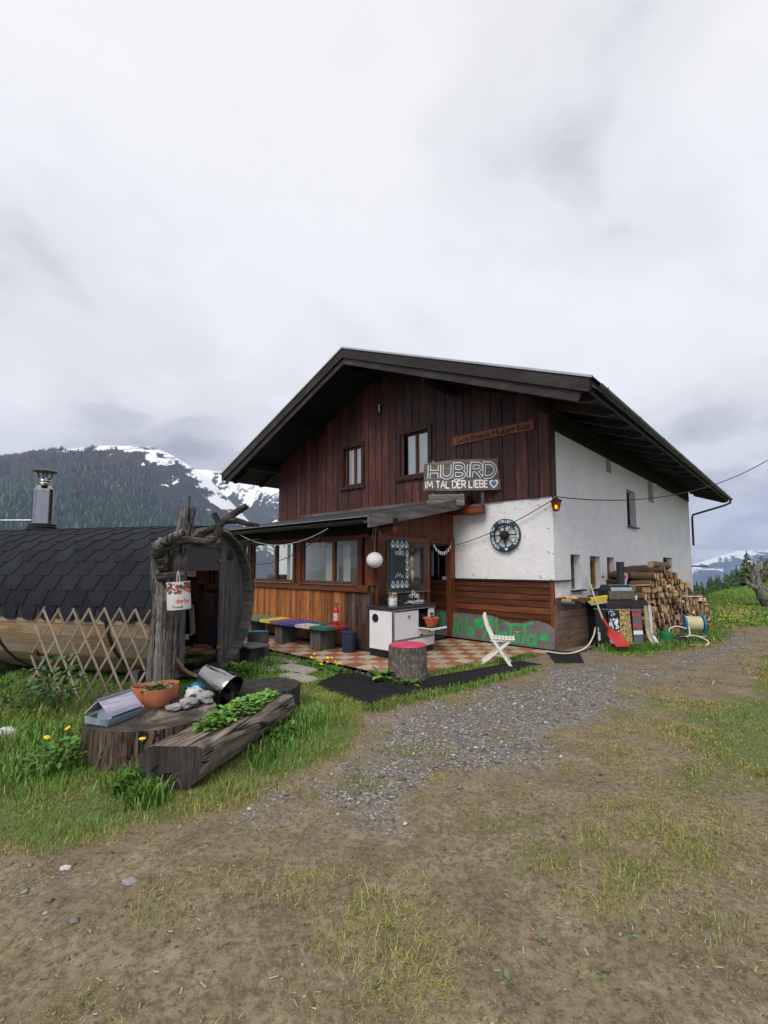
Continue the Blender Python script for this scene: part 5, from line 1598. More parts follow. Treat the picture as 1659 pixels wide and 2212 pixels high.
# ---- exposed aggregate slabs left of the terrace
m = NM('exposed aggregate')
v = m.coord(True); cl_ = m.voro(v, 60, 'F1', 'Color'); cd = m.voro(v, 60)
sp = m.n('ShaderNodeSeparateColor'); m.l(cl_, sp.inputs[0])
col = m.ramp(sp.outputs[0], [(0, (.26, .235, .19)), (.5, (.42, .385, .33)), (1, (.60, .57, .50))])
col = m.mix(m.ramp(cd, [(.4, 0.0), (.8, .7)]), col, (.12, .105, .085))
m.bump(m.math('SUBTRACT', 1.0, cd), .8, .012)
M['aggregate'] = m.fin(col, .9, 0, .2)
for k, (x_, y_, rx, ry) in enumerate(((-3.35, -4.42, .50, .20), (-2.5, -4.62, .48, .22), (-1.95, -4.95, .36, .17), (-2.9, -4.95, .30, .15))):
    sl_ = obj('paving_slab', MB().prism([(rx * (abs(math.cos(t)) ** .45) * math.copysign(1, math.cos(t)) * (1 + .05 * math.sin(3 * t + k)), ry * (abs(math.sin(t)) ** .45) * math.copysign(1, math.sin(t)) * (1 + .06 * math.cos(2 * t + k))) for t in np.linspace(0, 6.283, 33)[:-1]], -.04, .018), M['aggregate'])
    sl_.location = HL(x_, y_, -.01); sl_.rotation_euler = (0, 0, -A + random.uniform(-.1, .1))
    tag(sl_, ('pebbly paving slab nearest the blue stool', 'pebbly paving slab beside the dandelions', 'pebbly paving slab touching the rubber mat', 'small pebbly paving slab half hidden by grass')[k], 'paving slab')

# ================================================================== BARREL SAUNA  (local +x = outward normal of the door face)
SR, SLN = 1.13, 4.4
sa = thing('barrel_sauna', 'barrel sauna with black hexagon shingles and a grey boarded door face', 'sauna', (-2.72, 7.16, 0.0), R(-14))
SZ = 1.17
ns = 40
mb = MB()
dth = 2 * math.pi / ns
q = [(-dth / 2 + .004, SR - .045), (dth / 2 - .004, SR - .045), (dth / 2 - .004, SR), (-dth / 2 + .004, SR)]
vv = []
for x_ in (-SLN, .15):
    vv += [(x_, r_ * math.sin(t), r_ * math.cos(t)) for t, r_ in q]
mb.add(vv, [(3, 2, 1, 0), (4, 5, 6, 7), (0, 1, 5, 4), (1, 2, 6, 5), (2, 3, 7, 6), (3, 0, 4, 7)])
stm = mesh_from('stave', mb, M['stave'], None, False)[0]
stg = mesh_from('stave', mb, M['greyx'], None, False)[0]
for k in range(ns):
    th = k * dth
    side = th if th < math.pi else th - 2 * math.pi
    o = inst('stave', stg if (side > .2 and side < 2.9) else stm, sa, (random.uniform(-.012, .012), 0, SZ), (-th, 0, 0))
obj('lining', MB().lathe([(SR - .06, -SLN + .05), (SR - .06, -.05)], 40, T(0, 0, SZ) @ RY(R(90)), False, False), M['blackgap'], sa)
obj('felt', MB().add([(x_, (SR + .004) * math.sin(t), SZ + (SR + .004) * math.cos(t)) for x_ in (-SLN, .16) for t in np.linspace(R(-100), R(100), 41)], [(i, i + 41, i + 42, i + 1) for i in range(40)]), M['slate'], sa)
m = NM('black shingle')
v = m.coord(True)
gr = m.noise(v, 160, 3, .7)
col = m.ramp(gr, [(.3, (.007, .008, .012)), (.7, (.020, .022, .031))])
col = m.mix(m.ramp(m.noise(v, 3, 4), [(.4, 0.0), (.8, .35)]), col, (.032, .035, .048))
hs = m.n('ShaderNodeHueSaturation'); m.l(col, hs.inputs['Color']); m.l(m.math('ADD', m.math('MULTIPLY', m.rnd, .5), .75), hs.inputs['Value'])
m.bump(gr, .35, .003)
M['shingle'] = m.fin(hs.outputs[0], .88, 0, .2)
TW, RH = .335, .205                    # shingle width, exposed height
da = RH / SR
prof = [(0, TW / 4), (.5, TW * .375), (1.0, TW / 2 - .002), (1.5, TW * .375), (1.9, TW * .27)]
mb = MB()
vv, ff = [], []
for t, hw in prof:                     # t counted up from the lower edge
    rr = SR + .026 - .010 * t
    for s in (-1, 1):
        for dr in (0, -.007):
            vv.append((s * hw, -(rr + dr) * math.sin(-t * da), (rr + dr) * math.cos(t * da)))
for i in range(len(prof) - 1):
    o = i * 4
    ff += [(o, o + 2, o + 6, o + 4), (o + 1, o + 5, o + 7, o + 3), (o, o + 4, o + 5, o + 1), (o + 2, o + 3, o + 7, o + 6)]
ff += [(0, 1, 3, 2)]
mb.add(vv, ff)
shm = mesh_from('shingle', mb, M['shingle'], None, False)[0]
nrow = 13
for r_ in range(nrow):
    phi = R(101) - r_ * da             # angle of the lower edge from the top, on the camera side
    off = .5 * (r_ % 2)
    for c_ in range(14):
        x_ = .12 - TW * .5 - (c_ + off) * TW
        if x_ < -SLN + .1: continue
        inst('shingle', shm, sa, (x_, 0, SZ), (phi, 0, 0))
# hoops
for x_ in (-.75, -2.75):
    obj('hoop', MB().add([(x_ + dx, (SR + dr) * math.sin(t), SZ + (SR + dr) * math.cos(t)) for dx, dr in ((-.03, .003), (-.03, .008), (.03, .008), (.03, .003)) for t in np.linspace(R(95), R(265), 41)], [(k * 41 + i, k * 41 + i + 1, ((k + 1) % 4) * 41 + i + 1, ((k + 1) % 4) * 41 + i) for k in range(4) for i in range(40)]), M['darkmetal'], sa)
for x_ in (-.6, -3.2):
    cr = [(-.75, 0), (.75, 0), (.75, .22)] + [(SR * 1.012 * math.sin(t), SZ - SR * 1.012 * math.cos(t)) for t in np.linspace(R(36), R(-36), 15)] + [(-.75, .22)]
    obj('cradle', MB().prism([(a_, b_) for a_, b_ in cr], -.06, .06, T(x_, 0, 0) @ YZ), M['greyx'], sa)
# face boards: local y is across the face; door between
DY0, DY1, DZ0, DZ1 = -.56, .30, .20, 1.99
y_ = -SR + .07
RI = SR - .05
while y_ < SR - .08:
    wd_ = .098
    y0_, y1_ = y_ + .003, y_ + wd_ - .003
    h0 = math.sqrt(max(0, RI * RI - y0_ * y0_)); h1 = math.sqrt(max(0, RI * RI - y1_ * y1_))
    cy = (y0_ + y1_) / 2
    parts = [((SZ - h0, SZ - h1), (SZ + h0, SZ + h1))]
    if DY0 - .02 < cy < DY1 + .02:
        parts = [((DZ1 + .03,) * 2, (SZ + h0, SZ + h1)), ((SZ - h0, SZ - h1), (DZ0 - .03,) * 2)]
    for (b0, b1), (t0, t1) in parts:
        if t0 - b0 < .03: continue
        mb = MB().prism([(y0_, b0), (y1_, b1), (y1_, t1), (y0_, t0)], -.04, -.005 + random.uniform(-.002, .002), YZ)
        obj('face_board', mb, M['staveend'] if not (b0 > DZ1 and True) else M['stave'], sa)
    y_ += wd_
for s in (DY0 - .05, DY1 + .05):
    obj('door_jamb', MB().box((.01, s, (DZ0 + DZ1) / 2), (.07, .10, DZ1 - DZ0 + .1), .008), M['staveend'], sa)
obj('door_head', MB().box((.012, (DY0 + DY1) / 2, DZ1 + .03), (.06, DY1 - DY0 - .002, .09), .008), M['staveend'], sa)
dr = child('door', sa, (.0, 0, 0))
obj('glass', MB().box((.005, (DY0 + DY1) / 2, (DZ0 + 1.62) / 2 + .0), (.012, DY1 - DY0 - .01, 1.62 - DZ0)), M['doorglass'], dr)
obj('upper_panel', MB().box((.005, (DY0 + DY1) / 2, (1.62 + DZ1) / 2), (.02, DY1 - DY0 - .01, DZ1 - 1.62 - .01)), paint('grey panel', (.06, .062, .068), .5), dr)
obj('edge_strip', MB().box((.02, DY0 + .02, (DZ0 + DZ1) / 2), (.03, .03, DZ1 - DZ0 - .02), .004).box((.02, DY1 - .012, (DZ0 + DZ1) / 2), (.03, .02, DZ1 - DZ0 - .02), .004), M['greyz'], dr)
for z_ in (1.78, .42):
    obj('hinge', MB().box((.045, DY1 - .02, z_), (.02, .11, .05), .006).box((.05, DY1 + .06, z_), (.016, .05, .08), .005), paint('brass hinge %d' % int(z_ * 10), (.30, .25, .13), .4, .8), dr)
obj('notice', MB().box((0, 0, 0), (.006, .17, .42), .0, T(.06, DY0 + .14, .92) @ RX(R(8)) @ RZ(R(14))), M['greyz'], dr)
vt = obj('vent', MB().lathe([(.0, .0), (.075, .0), (.08, .008), (.07, .016), (.0, .012)], 24, T(.0, DY1 + .30, 1.86) @ RY(R(90))), M['black'], sa, smooth=40)
for k in range(9):
    z_ = -.06 + k * .015
    obj('slat', MB().box((.0065, 0, z_), (.006, 2 * math.sqrt(.07 ** 2 - z_ * z_) * .95, .006)), M['darkmetal'], vt)
obj('sauna_bench', MB().box((-1.2, 0, .62), (1.6, 1.6, .05)).box((-2.2, 0, 1.0), (.1, 1.8, 1.2)), M['porchx'], sa)
# flue
fl = thing('flue_pipe', 'shiny stainless steel flue pipe with a rain cap on the sauna roof', 'chimney', (-5.98, 8.06, 2.29))
obj('boot', MB().lathe([(.26, -.05), (.25, .0), (.22, .02), (.235, .04), (.205, .06), (.22, .08), (.195, .10), (.205, .12), (.185, .14)], 28), M['rubber'], fl, smooth=30)
obj('base_flange', MB().lathe([(.0, -.03), (.33, -.045), (.33, -.03), (.0, -.01)], 28), M['darkmetal'], fl)
obj('pipe', MB().lathe([(.145, .06), (.145, .68), (.149, .68), (.149, .72), (.145, .72), (.14, .75), (.09, .81), (.075, .83), (.075, .95)], 36), M['steel'], fl, smooth=30)
obj('collar', MB().lathe([(.085, .83), (.09, .845), (.085, .86)], 24, None, False, False).lathe([(.085, .88), (.09, .895), (.085, .91)], 24, None, False, False), M['steel'], fl)
for k in range(4):
    g_ = k * math.pi / 2 + .4
    obj('strap', MB().tube([(.082 * math.cos(g_), .082 * math.sin(g_), .93), (.11 * math.cos(g_), .11 * math.sin(g_), 1.06)], .012, 6), M['darkmetal'], fl)
obj('cap', MB().lathe([(.18, 1.055), (.18, 1.065), (.08, 1.10), (.0, 1.105)], 28), M['darkmetal'], fl, smooth=40)
pp = thing('support_post', 'weathered grey timber post standing behind the flue pipe', 'post', (-6.42, 8.36, 0))
obj('post', MB().box((0, 0, 1.48), (.16, .10, 3.0), .008, RY(R(3))), M['greyz'], pp)
obj('rail', MB().tube([(-1.2, 0, 2.52), (0.02, 0, 2.52)], .018, 8), M['metal'], pp)

# ---- driftwood sculpture posts
dw = thing('driftwood_post', 'leaning grey tree trunk post forked beside the sauna door', 'post', (-2.84, 5.98, 0))
def gnarl(pts, rad, n=16, sub=4, amp=.08, seed=0):
    r_ = random.Random(seed)
    pts = [Vector(p_) for p_ in pts]
    out, ro_ = [], []
    for i in range(len(pts) - 1):
        p0 = pts[max(0, i - 1)]; p1 = pts[i]; p2 = pts[i + 1]; p3 = pts[min(len(pts) - 1, i + 2)]
        for k in range(sub):
            t = k / sub
            out.append(.5 * ((2 * p1) + (p2 - p0) * t + (2 * p0 - 5 * p1 + 4 * p2 - p3) * t * t + (3 * p1 - p0 - 3 * p2 + p3) * t ** 3))
            ro_.append((rad[i] * (1 - t) + rad[i + 1] * t) * (1 + r_.uniform(-amp, amp)))
    out.append(pts[-1]); ro_.append(rad[-1])
    return MB().tube(out, ro_, n, True, None, amp * .35)
obj('trunk', gnarl([(-.03, 0, -.1), (-.01, 0, .35), (.0, .0, .8), (.02, 0, 1.2), (-.05, 0, 1.65), (-.01, 0, 2.06)], [.175, .15, .135, .135, .115, .08], 18, 5, .05, 1), M['drift'], dw, smooth=60)
obj('trunk', gnarl([(.02, .12, .2), (.05, .12, .75), (.09, .12, 1.2), (.14, .10, 1.7), (.25, .10, 2.47)], [.10, .11, .115, .11, .095], 18, 5, .03, 2), M['drift'], dw, smooth=60)
obj('knot', gnarl([(.04, -.08, 1.62), (.06, -.16, 1.68), (.05, -.2, 1.78)], [.06, .055, .045], 12, 3, .1, 3), M['driftdark'], dw, smooth=60)
obj('peg', gnarl([(.0, -.12, 1.55), (.16, -.16, 1.58), (.36, -.18, 1.59)], [.06, .042, .036], 12, 3, .1, 4), M['driftdark'], dw, smooth=60)
obj('rod', MB().tube([(.26, .1, 2.4), (.26, .1, 2.62)], .008, 6).tube([(.24, .1, 2.6), (.28, .1, 2.61), (.26, .12, 2.63), (.24, .1, 2.6)], .005, 5), M['black'], dw)
br = thing('driftwood_branch', 'dark twisted driftwood branch lying across the two post tops', 'branch', (-2.84, 5.9, 1.95))
obj('limb', gnarl([(-.06, -.08, -.16), (.0, -.06, -.07), (.12, -.04, .02), (.34, -.02, .07), (.52, .02, .05), (.64, .06, .10), (.70, .08, .20), (.69, .08, .30), (.63, .08, .43)], [.07, .08, .066, .05, .056, .052, .05, .04, .032], 16, 4, .12, 5), M['driftdark'], br, smooth=60)
obj('limb', gnarl([(-.02, -.10, -.02), (.12, -.12, .07), (.36, -.14, .18)], [.075, .055, .045], 14, 4, .06, 6), M['drift'], br, smooth=60)
b2 = thing('driftwood_branch', 'thick grey driftwood branch rising to the right over the sauna face', 'branch', (-2.51, 6.3, 2.09))
obj('limb', gnarl([(-.05, -.05, -.02), (.14, 0, .10), (.30, .0, .20), (.50, 0, .35), (.63, 0, .43)], [.04, .05, .055, .048, .042], 14, 4, .08, 7), M['driftdark'], b2, smooth=60)
obj('twig', gnarl([(.36, 0, .23), (.52, .0, .22), (.64, 0, .18), (.80, 0, .16)], [.05, .04, .035, .022], 12, 4, .06, 8), M['driftdark'], b2, smooth=60)
# ---- hanging tin
hc = berry_can('berry_can', 'white berry preserve tin hanging from a branch peg by the sauna', (-2.535, 5.78, 1.165), R(-8), .138, .335)
hc.rotation_euler = (R(2), R(-3), R(-8))
obj('loop', MB().tube([(-.02, 0, .33), (-.01, 0, .44), (.0, 0, .47), (.015, 0, .43), (.02, 0, .33)], .006, 6), M['rope'], hc)
# ---- expanding lattice leaning on the sauna
la = thing('lattice_trellis', 'expanding diamond lattice of thin brown slats leaning on the barrel sauna', 'trellis', (-2.98, 5.86, 0), R(176), None)
# local x runs to the left of the picture, z up
nl = 8
dxl = .205
slm = {}
for i in range(-3, nl + 1):
    for s in (1, -1):
        x0 = i * dxl
        x1 = x0 + s * .60
        # clip to 0..1.5 across
        lo, hi = Vector((x0, 0, .02)), Vector((x1, 0, 1.14))
        def clip(a_, b_):
            if a_.x < 0 and b_.x < 0 or a_.x > 1.52 and b_.x > 1.52: return None
            for lim, sg_ in ((0, 1), (1.52, -1)):
                for k in (0, 1):
                    p_, q_ = (a_, b_) if k == 0 else (b_, a_)
                    if (p_.x - lim) * sg_ < 0:
                        t = (lim - p_.x) / (q_.x - p_.x)
                        n_ = p_ + (q_ - p_) * t
                        if k == 0: a_ = n_
                        else: b_ = n_
            return a_, b_
        if s < 0: lo, hi = Vector((x0 + .60, 0, .02)), Vector((x0, 0, 1.14))
        c_ = clip(lo, hi)
        if not c_ or (c_[1] - c_[0]).length < .12: continue
        p0, p1 = c_
        d_ = (p1 - p0)
        L = d_.length
        g_ = math.atan2(d_.z, d_.x)
        mb = MB().box((0, 0, 0), (L + random.uniform(0, .06), .011, .030), .003)
        o = obj('slat', mb, M['lattice'], la)
        mid = (p0 + p1) / 2
        o.location = (mid.x, (.007 if s > 0 else -.007) - .10 * (mid.z - .58) * 0, mid.z + random.uniform(-.01, .01))
        o.rotation_euler = (0, -g_ + random.uniform(-.02, .02), 0)
la.rotation_euler = (R(4), 0, R(176))
# ---- giant flat stump used as a table
m = NM('weathered end grain')
v = m.coord(False)
sp = m.n('ShaderNodeVectorMath', operation='LENGTH'); m.l(m.coord(False, (1, .9, 0)), sp.inputs[0])
nn = m.noise(v, 3.2, 8, .68, .5)
wv = m.math('SINE', m.math('ADD', m.math('MULTIPLY', sp.outputs['Value'], 95.0), m.math('MULTIPLY', nn, 22.0)))
col = m.ramp(nn, [(.36, (.018, .015, .013)), (.5, (.07, .057, .048)), (.64, (.24, .205, .175))])
col = m.mix(m.ramp(wv, [(.35, .3), (.6, 0.0)]), col, (.03, .025, .022))
ang = m.noise(m.coord(False, (9, 9, 9)), 3, 6, .7)
m.bump(m.math('ADD', nn, m.math('MULTIPLY', ang, .5)), .6, .02)
M['endgrain'] = m.fin(col, m.ramp(nn, [(.3, .45), (.6, .85)]), 0, .3)
bt = thing('stump_table', 'huge low tree stump used as a table for pots and stones', 'stump', (-2.18, 4.52, -.02), R(20))
s1 = stump_mesh(.575, .345, 60, .045, .05, 21, 7)
s1.f = s1.f[:-1]
obj('trunk', s1, M['stump'], bt, smooth=50)
nv = 60
tp = s1.v[-nv:]
mb = MB(); vv = []; ff = []
for ring in range(7):
    k_ = ring / 6
    vv += [(x_ * k_, y_ * k_, z_ + (.008 * math.sin(x_ * 9 + y_ * 5) * (1 - k_)) + (0 if ring < 6 else -.004)) for x_, y_, z_ in tp]
for ring in range(6):
    for k in range(nv):
        k2 = (k + 1) % nv
        ff.append((ring * nv + k, (ring + 1) * nv + k, (ring + 1) * nv + k2, ring * nv + k2))
mb.add(vv, ff)
obj('cut_top', mb, M['endgrain'], bt, smooth=50)
STZ = .325
# ---- dark slab stool behind the trough
ds = thing('slab_stump', 'dark flat slab stump behind the log planter', 'stump', (-1.42, 5.66, 0))
obj('trunk', stump_mesh(.40, .27, 40, .06, .02, 31, 5), M['logend'], ds, smooth=50)
# ---- hollowed log planter
tr = thing('log_planter', 'hollowed weathered log planter full of strawberry plants', 'planter', (-1.40, 4.43, 0))
axd = Vector((-1.18 - -1.63, 5.18 - 3.66, 0)); TLn = axd.length
tr.rotation_euler = (0, 0, math.atan2(axd.y, axd.x) - R(90))
n_ = 26
vv, ff = [], []
NR = 22
for i in range(NR):
    y_ = -TLn / 2 + TLn * i / (NR - 1)
    for k in range(n_):
        g_ = 2 * math.pi * k / n_
        rr = .212 * (1 + .06 * math.sin(3 * g_ + y_ * 1.3) + .035 * math.sin(7 * g_ + 1 + y_ * 3) + random.uniform(-.012, .012)) * (1.02 - .06 * (y_ / TLn))
        x_, z_ = rr * math.cos(g_) * 1.02, rr * math.sin(g_) + .19
        if z_ > .305: z_ = .305 + (z_ - .305) * .14 + .006 * math.sin(y_ * 11 + x_ * 20)
        yy = y_ + (.07 * (math.cos(g_)) if i == 0 else 0)
        vv.append((x_, yy, max(z_, -.03)))
for i in range(NR - 1):
    for k in range(n_):
        k2 = (k + 1) % n_
        ff.append((i * n_ + k, i * n_ + k2, (i + 1) * n_ + k2, (i + 1) * n_ + k))
mbb = MB().add(vv, ff)
obj('log', mbb, M['trough'], tr, smooth=40)
obj('cut_end', MB().add(vv[:n_], [tuple(range(n_))]), M['logend'], tr)
obj('cut_end', MB().add(vv[-n_:], [tuple(reversed(range(n_)))]), M['logend'], tr)
so_ = MB(); pts = [(.115 * math.cos(t), .60 * (abs(math.sin(t)) ** .6) * math.copysign(1, math.sin(t)) + .12) for t in np.linspace(0, 6.283, 25)[:-1]]
obj('soil', MB().prism(pts, .29, .330), M['soil'], tr)
fo = foliage('strawberry_foliage', tr, (0, .10, .320), 520, .15, .60, .075, .058, [(.10, .24, .03), (.13, .30, .045), (.07, .17, .025), (.16, .30, .06)], .45, 77)
fo['kind'] = 'stuff'
# ---- things standing on the stump table
tp_ = thing('terracotta_planter', 'three lobed terracotta planter with seedlings on the stump table', 'planter', (-2.30, 4.78, STZ), R(12))
def trefoil(r_, n=48):
    out = []
    for k in range(n):
        g_ = 2 * math.pi * k / n
        best = 0
        for j in range(3):
            c_ = (.112 * math.cos(j * 2.094 - 1.2), .112 * math.sin(j * 2.094 - 1.2))
            b_ = c_[0] * math.cos(g_) + c_[1] * math.sin(g_)
            disc = r_ * r_ - (c_[0] ** 2 + c_[1] ** 2 - b_ * b_)
            if disc > 0: best = max(best, b_ + math.sqrt(disc))
        out.append((best * math.cos(g_), best * math.sin(g_)))
    return out
vv, ff = [], []
lev = [(.098, 0), (.112, .02), (.122, .10), (.126, .155), (.128, .17), (.118, .17), (.114, .14)]
for r_, z_ in lev: vv += [(a_, b_, z_) for a_, b_ in trefoil(r_)]
for i in range(len(lev) - 1):
    for k in range(48):
        k2 = (k + 1) % 48
        ff.append((i * 48 + k, i * 48 + k2, (i + 1) * 48 + k2, (i + 1) * 48 + k))
ff.append(tuple(reversed(range(48))))
obj('pot', MB().add(vv, ff), M['terracotta'], tp_, smooth=40)
obj('soil', MB().add([(a_, b_, .14) for a_, b_ in trefoil(.116)], [tuple(range(48))]), M['soil'], tp_)
foliage('seedlings', tp_, (0, -.04, .145), 40, .12, .10, .05, .05, [(.08, .16, .04), (.12, .2, .06), (.25, .1, .05)], .5, 15)
bh = thing('bird_feeder', 'small lilac and blue wooden bird feeder with a pitched roof on the stump table', 'bird feeder', (-2.42, 4.26, STZ + .005), R(72))
M['lilac'] = wood('lilac painted roof', (.22, .20, .30), (.38, .36, .46), (.55, .53, .60), 'X', .7, .2, grey=(.25, .2, .32), gamt=.4)
M['bluewash'] = wood('blue washed wood', (.12, .2, .27), (.25, .34, .40), (.42, .48, .5), 'X', .7, .2)
obj('tray', MB().box((0, 0, .01), (.36, .25, .018), .003), M['bluewash'], bh)
for a_, b_, c_, d_ in ((0, -.125, .36, .012), (0, .125, .36, .012), (-.18, 0, .012, .238), (.18, 0, .012, .238)):
    obj('tray_edge', MB().box((a_, b_, .035), (c_, d_, .055), .003), M['bluewash'], bh)
for s in (-1, 1): obj('end_wall', MB().prism([(-.075, .02), (.075, .02), (.075, .09), (0, .145), (-.075, .09)], -.006, .006, T(s * .10, 0, 0) @ YZ), M['bluewash'], bh)
obj('side_wall', MB().box((0, -.07, .06), (.19, .01, .07)), M['slate'], bh)
for s in (-1, 1):
    obj('roof_panel', MB().box((0, 0, 0), (.34, .19, .014), .003, T(0, s * .078, .172 - .03) @ RX(R(-40 * s))), M['lilac'], bh)
    obj('roof_batten', MB().box((0, 0, 0), (.345, .012, .012), .002, T(0, s * .012, .212) @ RX(R(-40 * s))), M['bluewash'], bh)
obj('gable_trim', MB().tube([(-.172, -.15, .07), (-.172, -.145, .085)], .012, 8).tube([(.172, -.15, .07), (.172, -.145, .085)], .012, 8), M['lilac'], bh)
for k, (x_, y_, r_, lab, mt) in enumerate(((-1.99, 4.50, .062, 'small jagged grey stone at the front edge of the stump table', 'stone'), (-1.90, 4.60, .08, 'flat folded grey stone beside the jagged one on the stump table', 'stone'), (-1.80, 4.78, .09, 'long layered grey stone behind the others on the stump table', 'stone'), (-2.0, 4.98, .085, 'pale round stone behind the terracotta planter', 'paleston'))):
    o = obj('stone', rock(r_, (1.15, 1, .62), 40 + k), M[mt])
    o.location = (x_, y_, STZ + r_ * .58)
    o.rotation_euler = (0, 0, k * 1.3)
    tag(o, lab, 'stone')
bk = thing('steel_bucket', 'shiny steel bucket lying tilted behind the stump table', 'bucket', (-1.86, 5.28, .42))
bk.rotation_euler = Vector((.84, -.34, -.42)).to_track_quat('Z', 'Y').to_euler()
obj('body', MB().lathe([(.118, -.19), (.125, -.18), (.165, .18), (.172, .185), (.172, .20), (.160, .20), (.155, .17), (.12, -.16)], 36), M['steel'], bk, smooth=35)
obj('rim', MB().lathe([(.172, .19), (.18, .195), (.18, .21), (.172, .212)], 36, None, False, False), M['steel'], bk)
bk2 = thing('blue_scrap', 'crumpled blue plastic sheet under the steel bucket', 'plastic sheet', (-2.06, 5.42, .0))
mb = MB(); vv = []; ff = []
for i in range(9):
    for j in range(9): vv.append((i * .045 - .18, j * .04 - .16, .31 + .03 * math.sin(i * 1.7 + j) + .02 * math.cos(j * 2.1 - i)))
for i in range(8):
    for j in range(8): ff.append((i * 9 + j, (i + 1) * 9 + j, (i + 1) * 9 + j + 1, i * 9 + j + 1))
obj('sheet', mb.add(vv, ff), M['blueplastic'], bk2, smooth=60)
obj('block', stump_mesh(.17, .30, 20, .08, .05, 51, 4), M['logend'], bk2)

# ================================================================== RIGHT SIDE OF THE HOUSE
# ---- weathered wood box with rough planks on its lid
wb = hthing('wood_box', 'weathered horizontal plank wood box against the house corner', 'wood box', 0, 0, 0)
z = .0
while z < .93:
    hgt = .132
    x1 = .17
    q0 = [(.07, -.12), (.30, 1.50)]
    mb = MB()
    d_ = Vector((.23, 1.62, 0)).normalized(); n_ = Vector((d_.y, -d_.x, 0))
    c_ = Vector((.185, .69, z + hgt / 2)) + n_ * random.uniform(-.004, .004)
    obj('board', mb.box((0, 0, 0), (.03, 1.64, hgt - .006), .004, T(*c_) @ RZ(-math.atan2(.23, 1.62))), M['cladside'], wb)
    z += hgt
obj('end_board', MB().box((.045, -.105, .46), (.06, .03, .92), .004), M['cladside'], wb)
obj('core', MB().prism([(.005, -.085), (.05, -.085), (.26, 1.46), (.005, 1.46)], .0, .88), M['blackgap'], wb)
for k in range(7):
    o = hthing('scrap_board', ('first', 'second', 'third', 'fourth', 'fifth', 'sixth', 'seventh')[k] + ' rough offcut from the house corner on the wood box', 'offcut', .17 + random.uniform(-.05, .06), .10 + k * .21, .935 + .05 * (k % 2), R(random.uniform(-14, 14)), 'offcuts on the wood box')
    ww = random.uniform(.14, .22)
    pts = [(-.22, -ww / 2), (-.05, -ww / 2 + .02), (.22 + random.uniform(-.05, .08), -ww / 2 + .03), (.20, ww / 2), (-.2, ww / 2)]
    obj('board', MB().prism(pts, 0, .045), M['cladside'] if k % 2 else M['greyx'], o)
    if k in (0, 1, 3): obj('split', MB().prism([(a_ * .7, b_ * .8) for a_, b_ in pts], .046, .09), M['fireend'], o)
# ---- counter clad with snowboards and skis
RB = R(10)
BZ = .93
bar_ = thing('bar_counter', 'dark outdoor counter clad with old snowboards and skis', 'counter', (4.42, 9.86, 0), RB)
obj('frame', MB().box((.62, .36, .44), (1.16, .56, .86)), M['blackgap'], bar_)
obj('top', MB().box((.62, .34, .92), (1.28, .72, .05), .008), M['barge'], bar_)
obj('front_rail', MB().box((.63, -.015, .85), (1.26, .04, .13), .008), M['barge'], bar_)
obj('side_rail', MB().box((1.275, .33, .85), (.04, .70, .13), .008), M['barge'], bar_)
obj('foot_rail', MB().tube([(-.05, -.07, .80), (1.02, -.09, .74)], .009, 8), M['metal'], bar_)
obj('leg', MB().box((.2, .02, .06), (.05, .05, .12)), M['darkmetal'], bar_)
def board_shape(L, w_, n=10):
    r_ = w_ / 2
    pts = [(r_ * math.cos(t), -L / 2 + r_ * .75 + r_ * .75 * math.sin(t)) for t in np.linspace(math.pi, 2 * math.pi, n)]
    pts += [(r_ * .86, 0)] + [(r_ * math.cos(t), L / 2 - r_ * .75 + r_ * .75 * math.sin(t)) for t in np.linspace(0, math.pi, n)] + [(-r_ * .86, 0)]
    return pts
def graphic(name, c1, c2, c3, sc, mode=0):
    m = NM(name)
    v = m.coord(False)
    n_ = m.noise(v, sc, 3, .5, 1.2)
    if mode == 0:      # doodle
        col = m.ramp(m.voro(v, sc, 'DISTANCE_TO_EDGE'), [(.03, c2), (.06, c1)], 'LINEAR')
        col = m.mix(m.ramp(n_, [(.60, 0.0), (.62, 1.0)]), col, c3)
        col = m.mix(m.ramp(m.noise(v, sc * 1.6, 2, .5, 2.0), [(.475, 0.0), (.48, 1.0), (.52, 1.0), (.525, 0.0)]), col, c2)
    else:
        col = m.ramp(n_, [(.48, c1), (.50, c2), (.60, c2), (.62, c3)])
    return m.fin(col, .4, 0, .4)
def snowboard(x_, lab, mt, w_=.27, L=1.42, lean=4, z0=.0, extra=None):
    t = thing('snowboard', lab, 'snowboard', Vector((4.42, 9.86, 0)) + Vector((math.cos(RB), math.sin(RB), 0)) * x_ - Vector((-math.sin(RB), math.cos(RB), 0)) * .12, RB)
    t.location.z = z0
    pts = [(a_, b_ + L / 2) for a_, b_ in board_shape(L, w_)]
    pts = [(a_, min(b_, .79)) for a_, b_ in pts]
    o = obj('deck', MB().prism(pts, -.006, .006, RX(R(-lean)) @ XZ), mt, t)
    o2 = obj('edge', MB().stroke(pts, .008, -.0075, .0075, RX(R(-lean)) @ XZ, True), M['darkmetal'], t)
    return t, RX(R(-lean)) @ XZ
sb, mx_ = snowboard(.12, 'black snowboard with white lettering, leftmost on the counter front', paint('black deck', (.013, .013, .015), .35))
pol, wt = text_polys('OLIARD', .05, .14)
mb = MB()
for _, _, stt in pol:
    for s in stt: mb.stroke([(-.055 - q[1], .16 + (wt - q[0]) * .75) for q in s], .010, .0065, .0085, mx_)
obj('lettering', mb, M['lettering'], sb)
obj('stripe', MB().stroke([(-.09, .14), (-.09, .42)], .012, .0065, .0082, mx_), M['lettering'], sb)
sb, mx_ = snowboard(.40, 'white snowboard with black graphics behind the red shovel', graphic('white graphic deck', (.75, .75, .75), (.02, .02, .025), (.03, .03, .04), 9, 1), .25)
pol, wt = text_polys('03', .12, .2)
mb = MB()
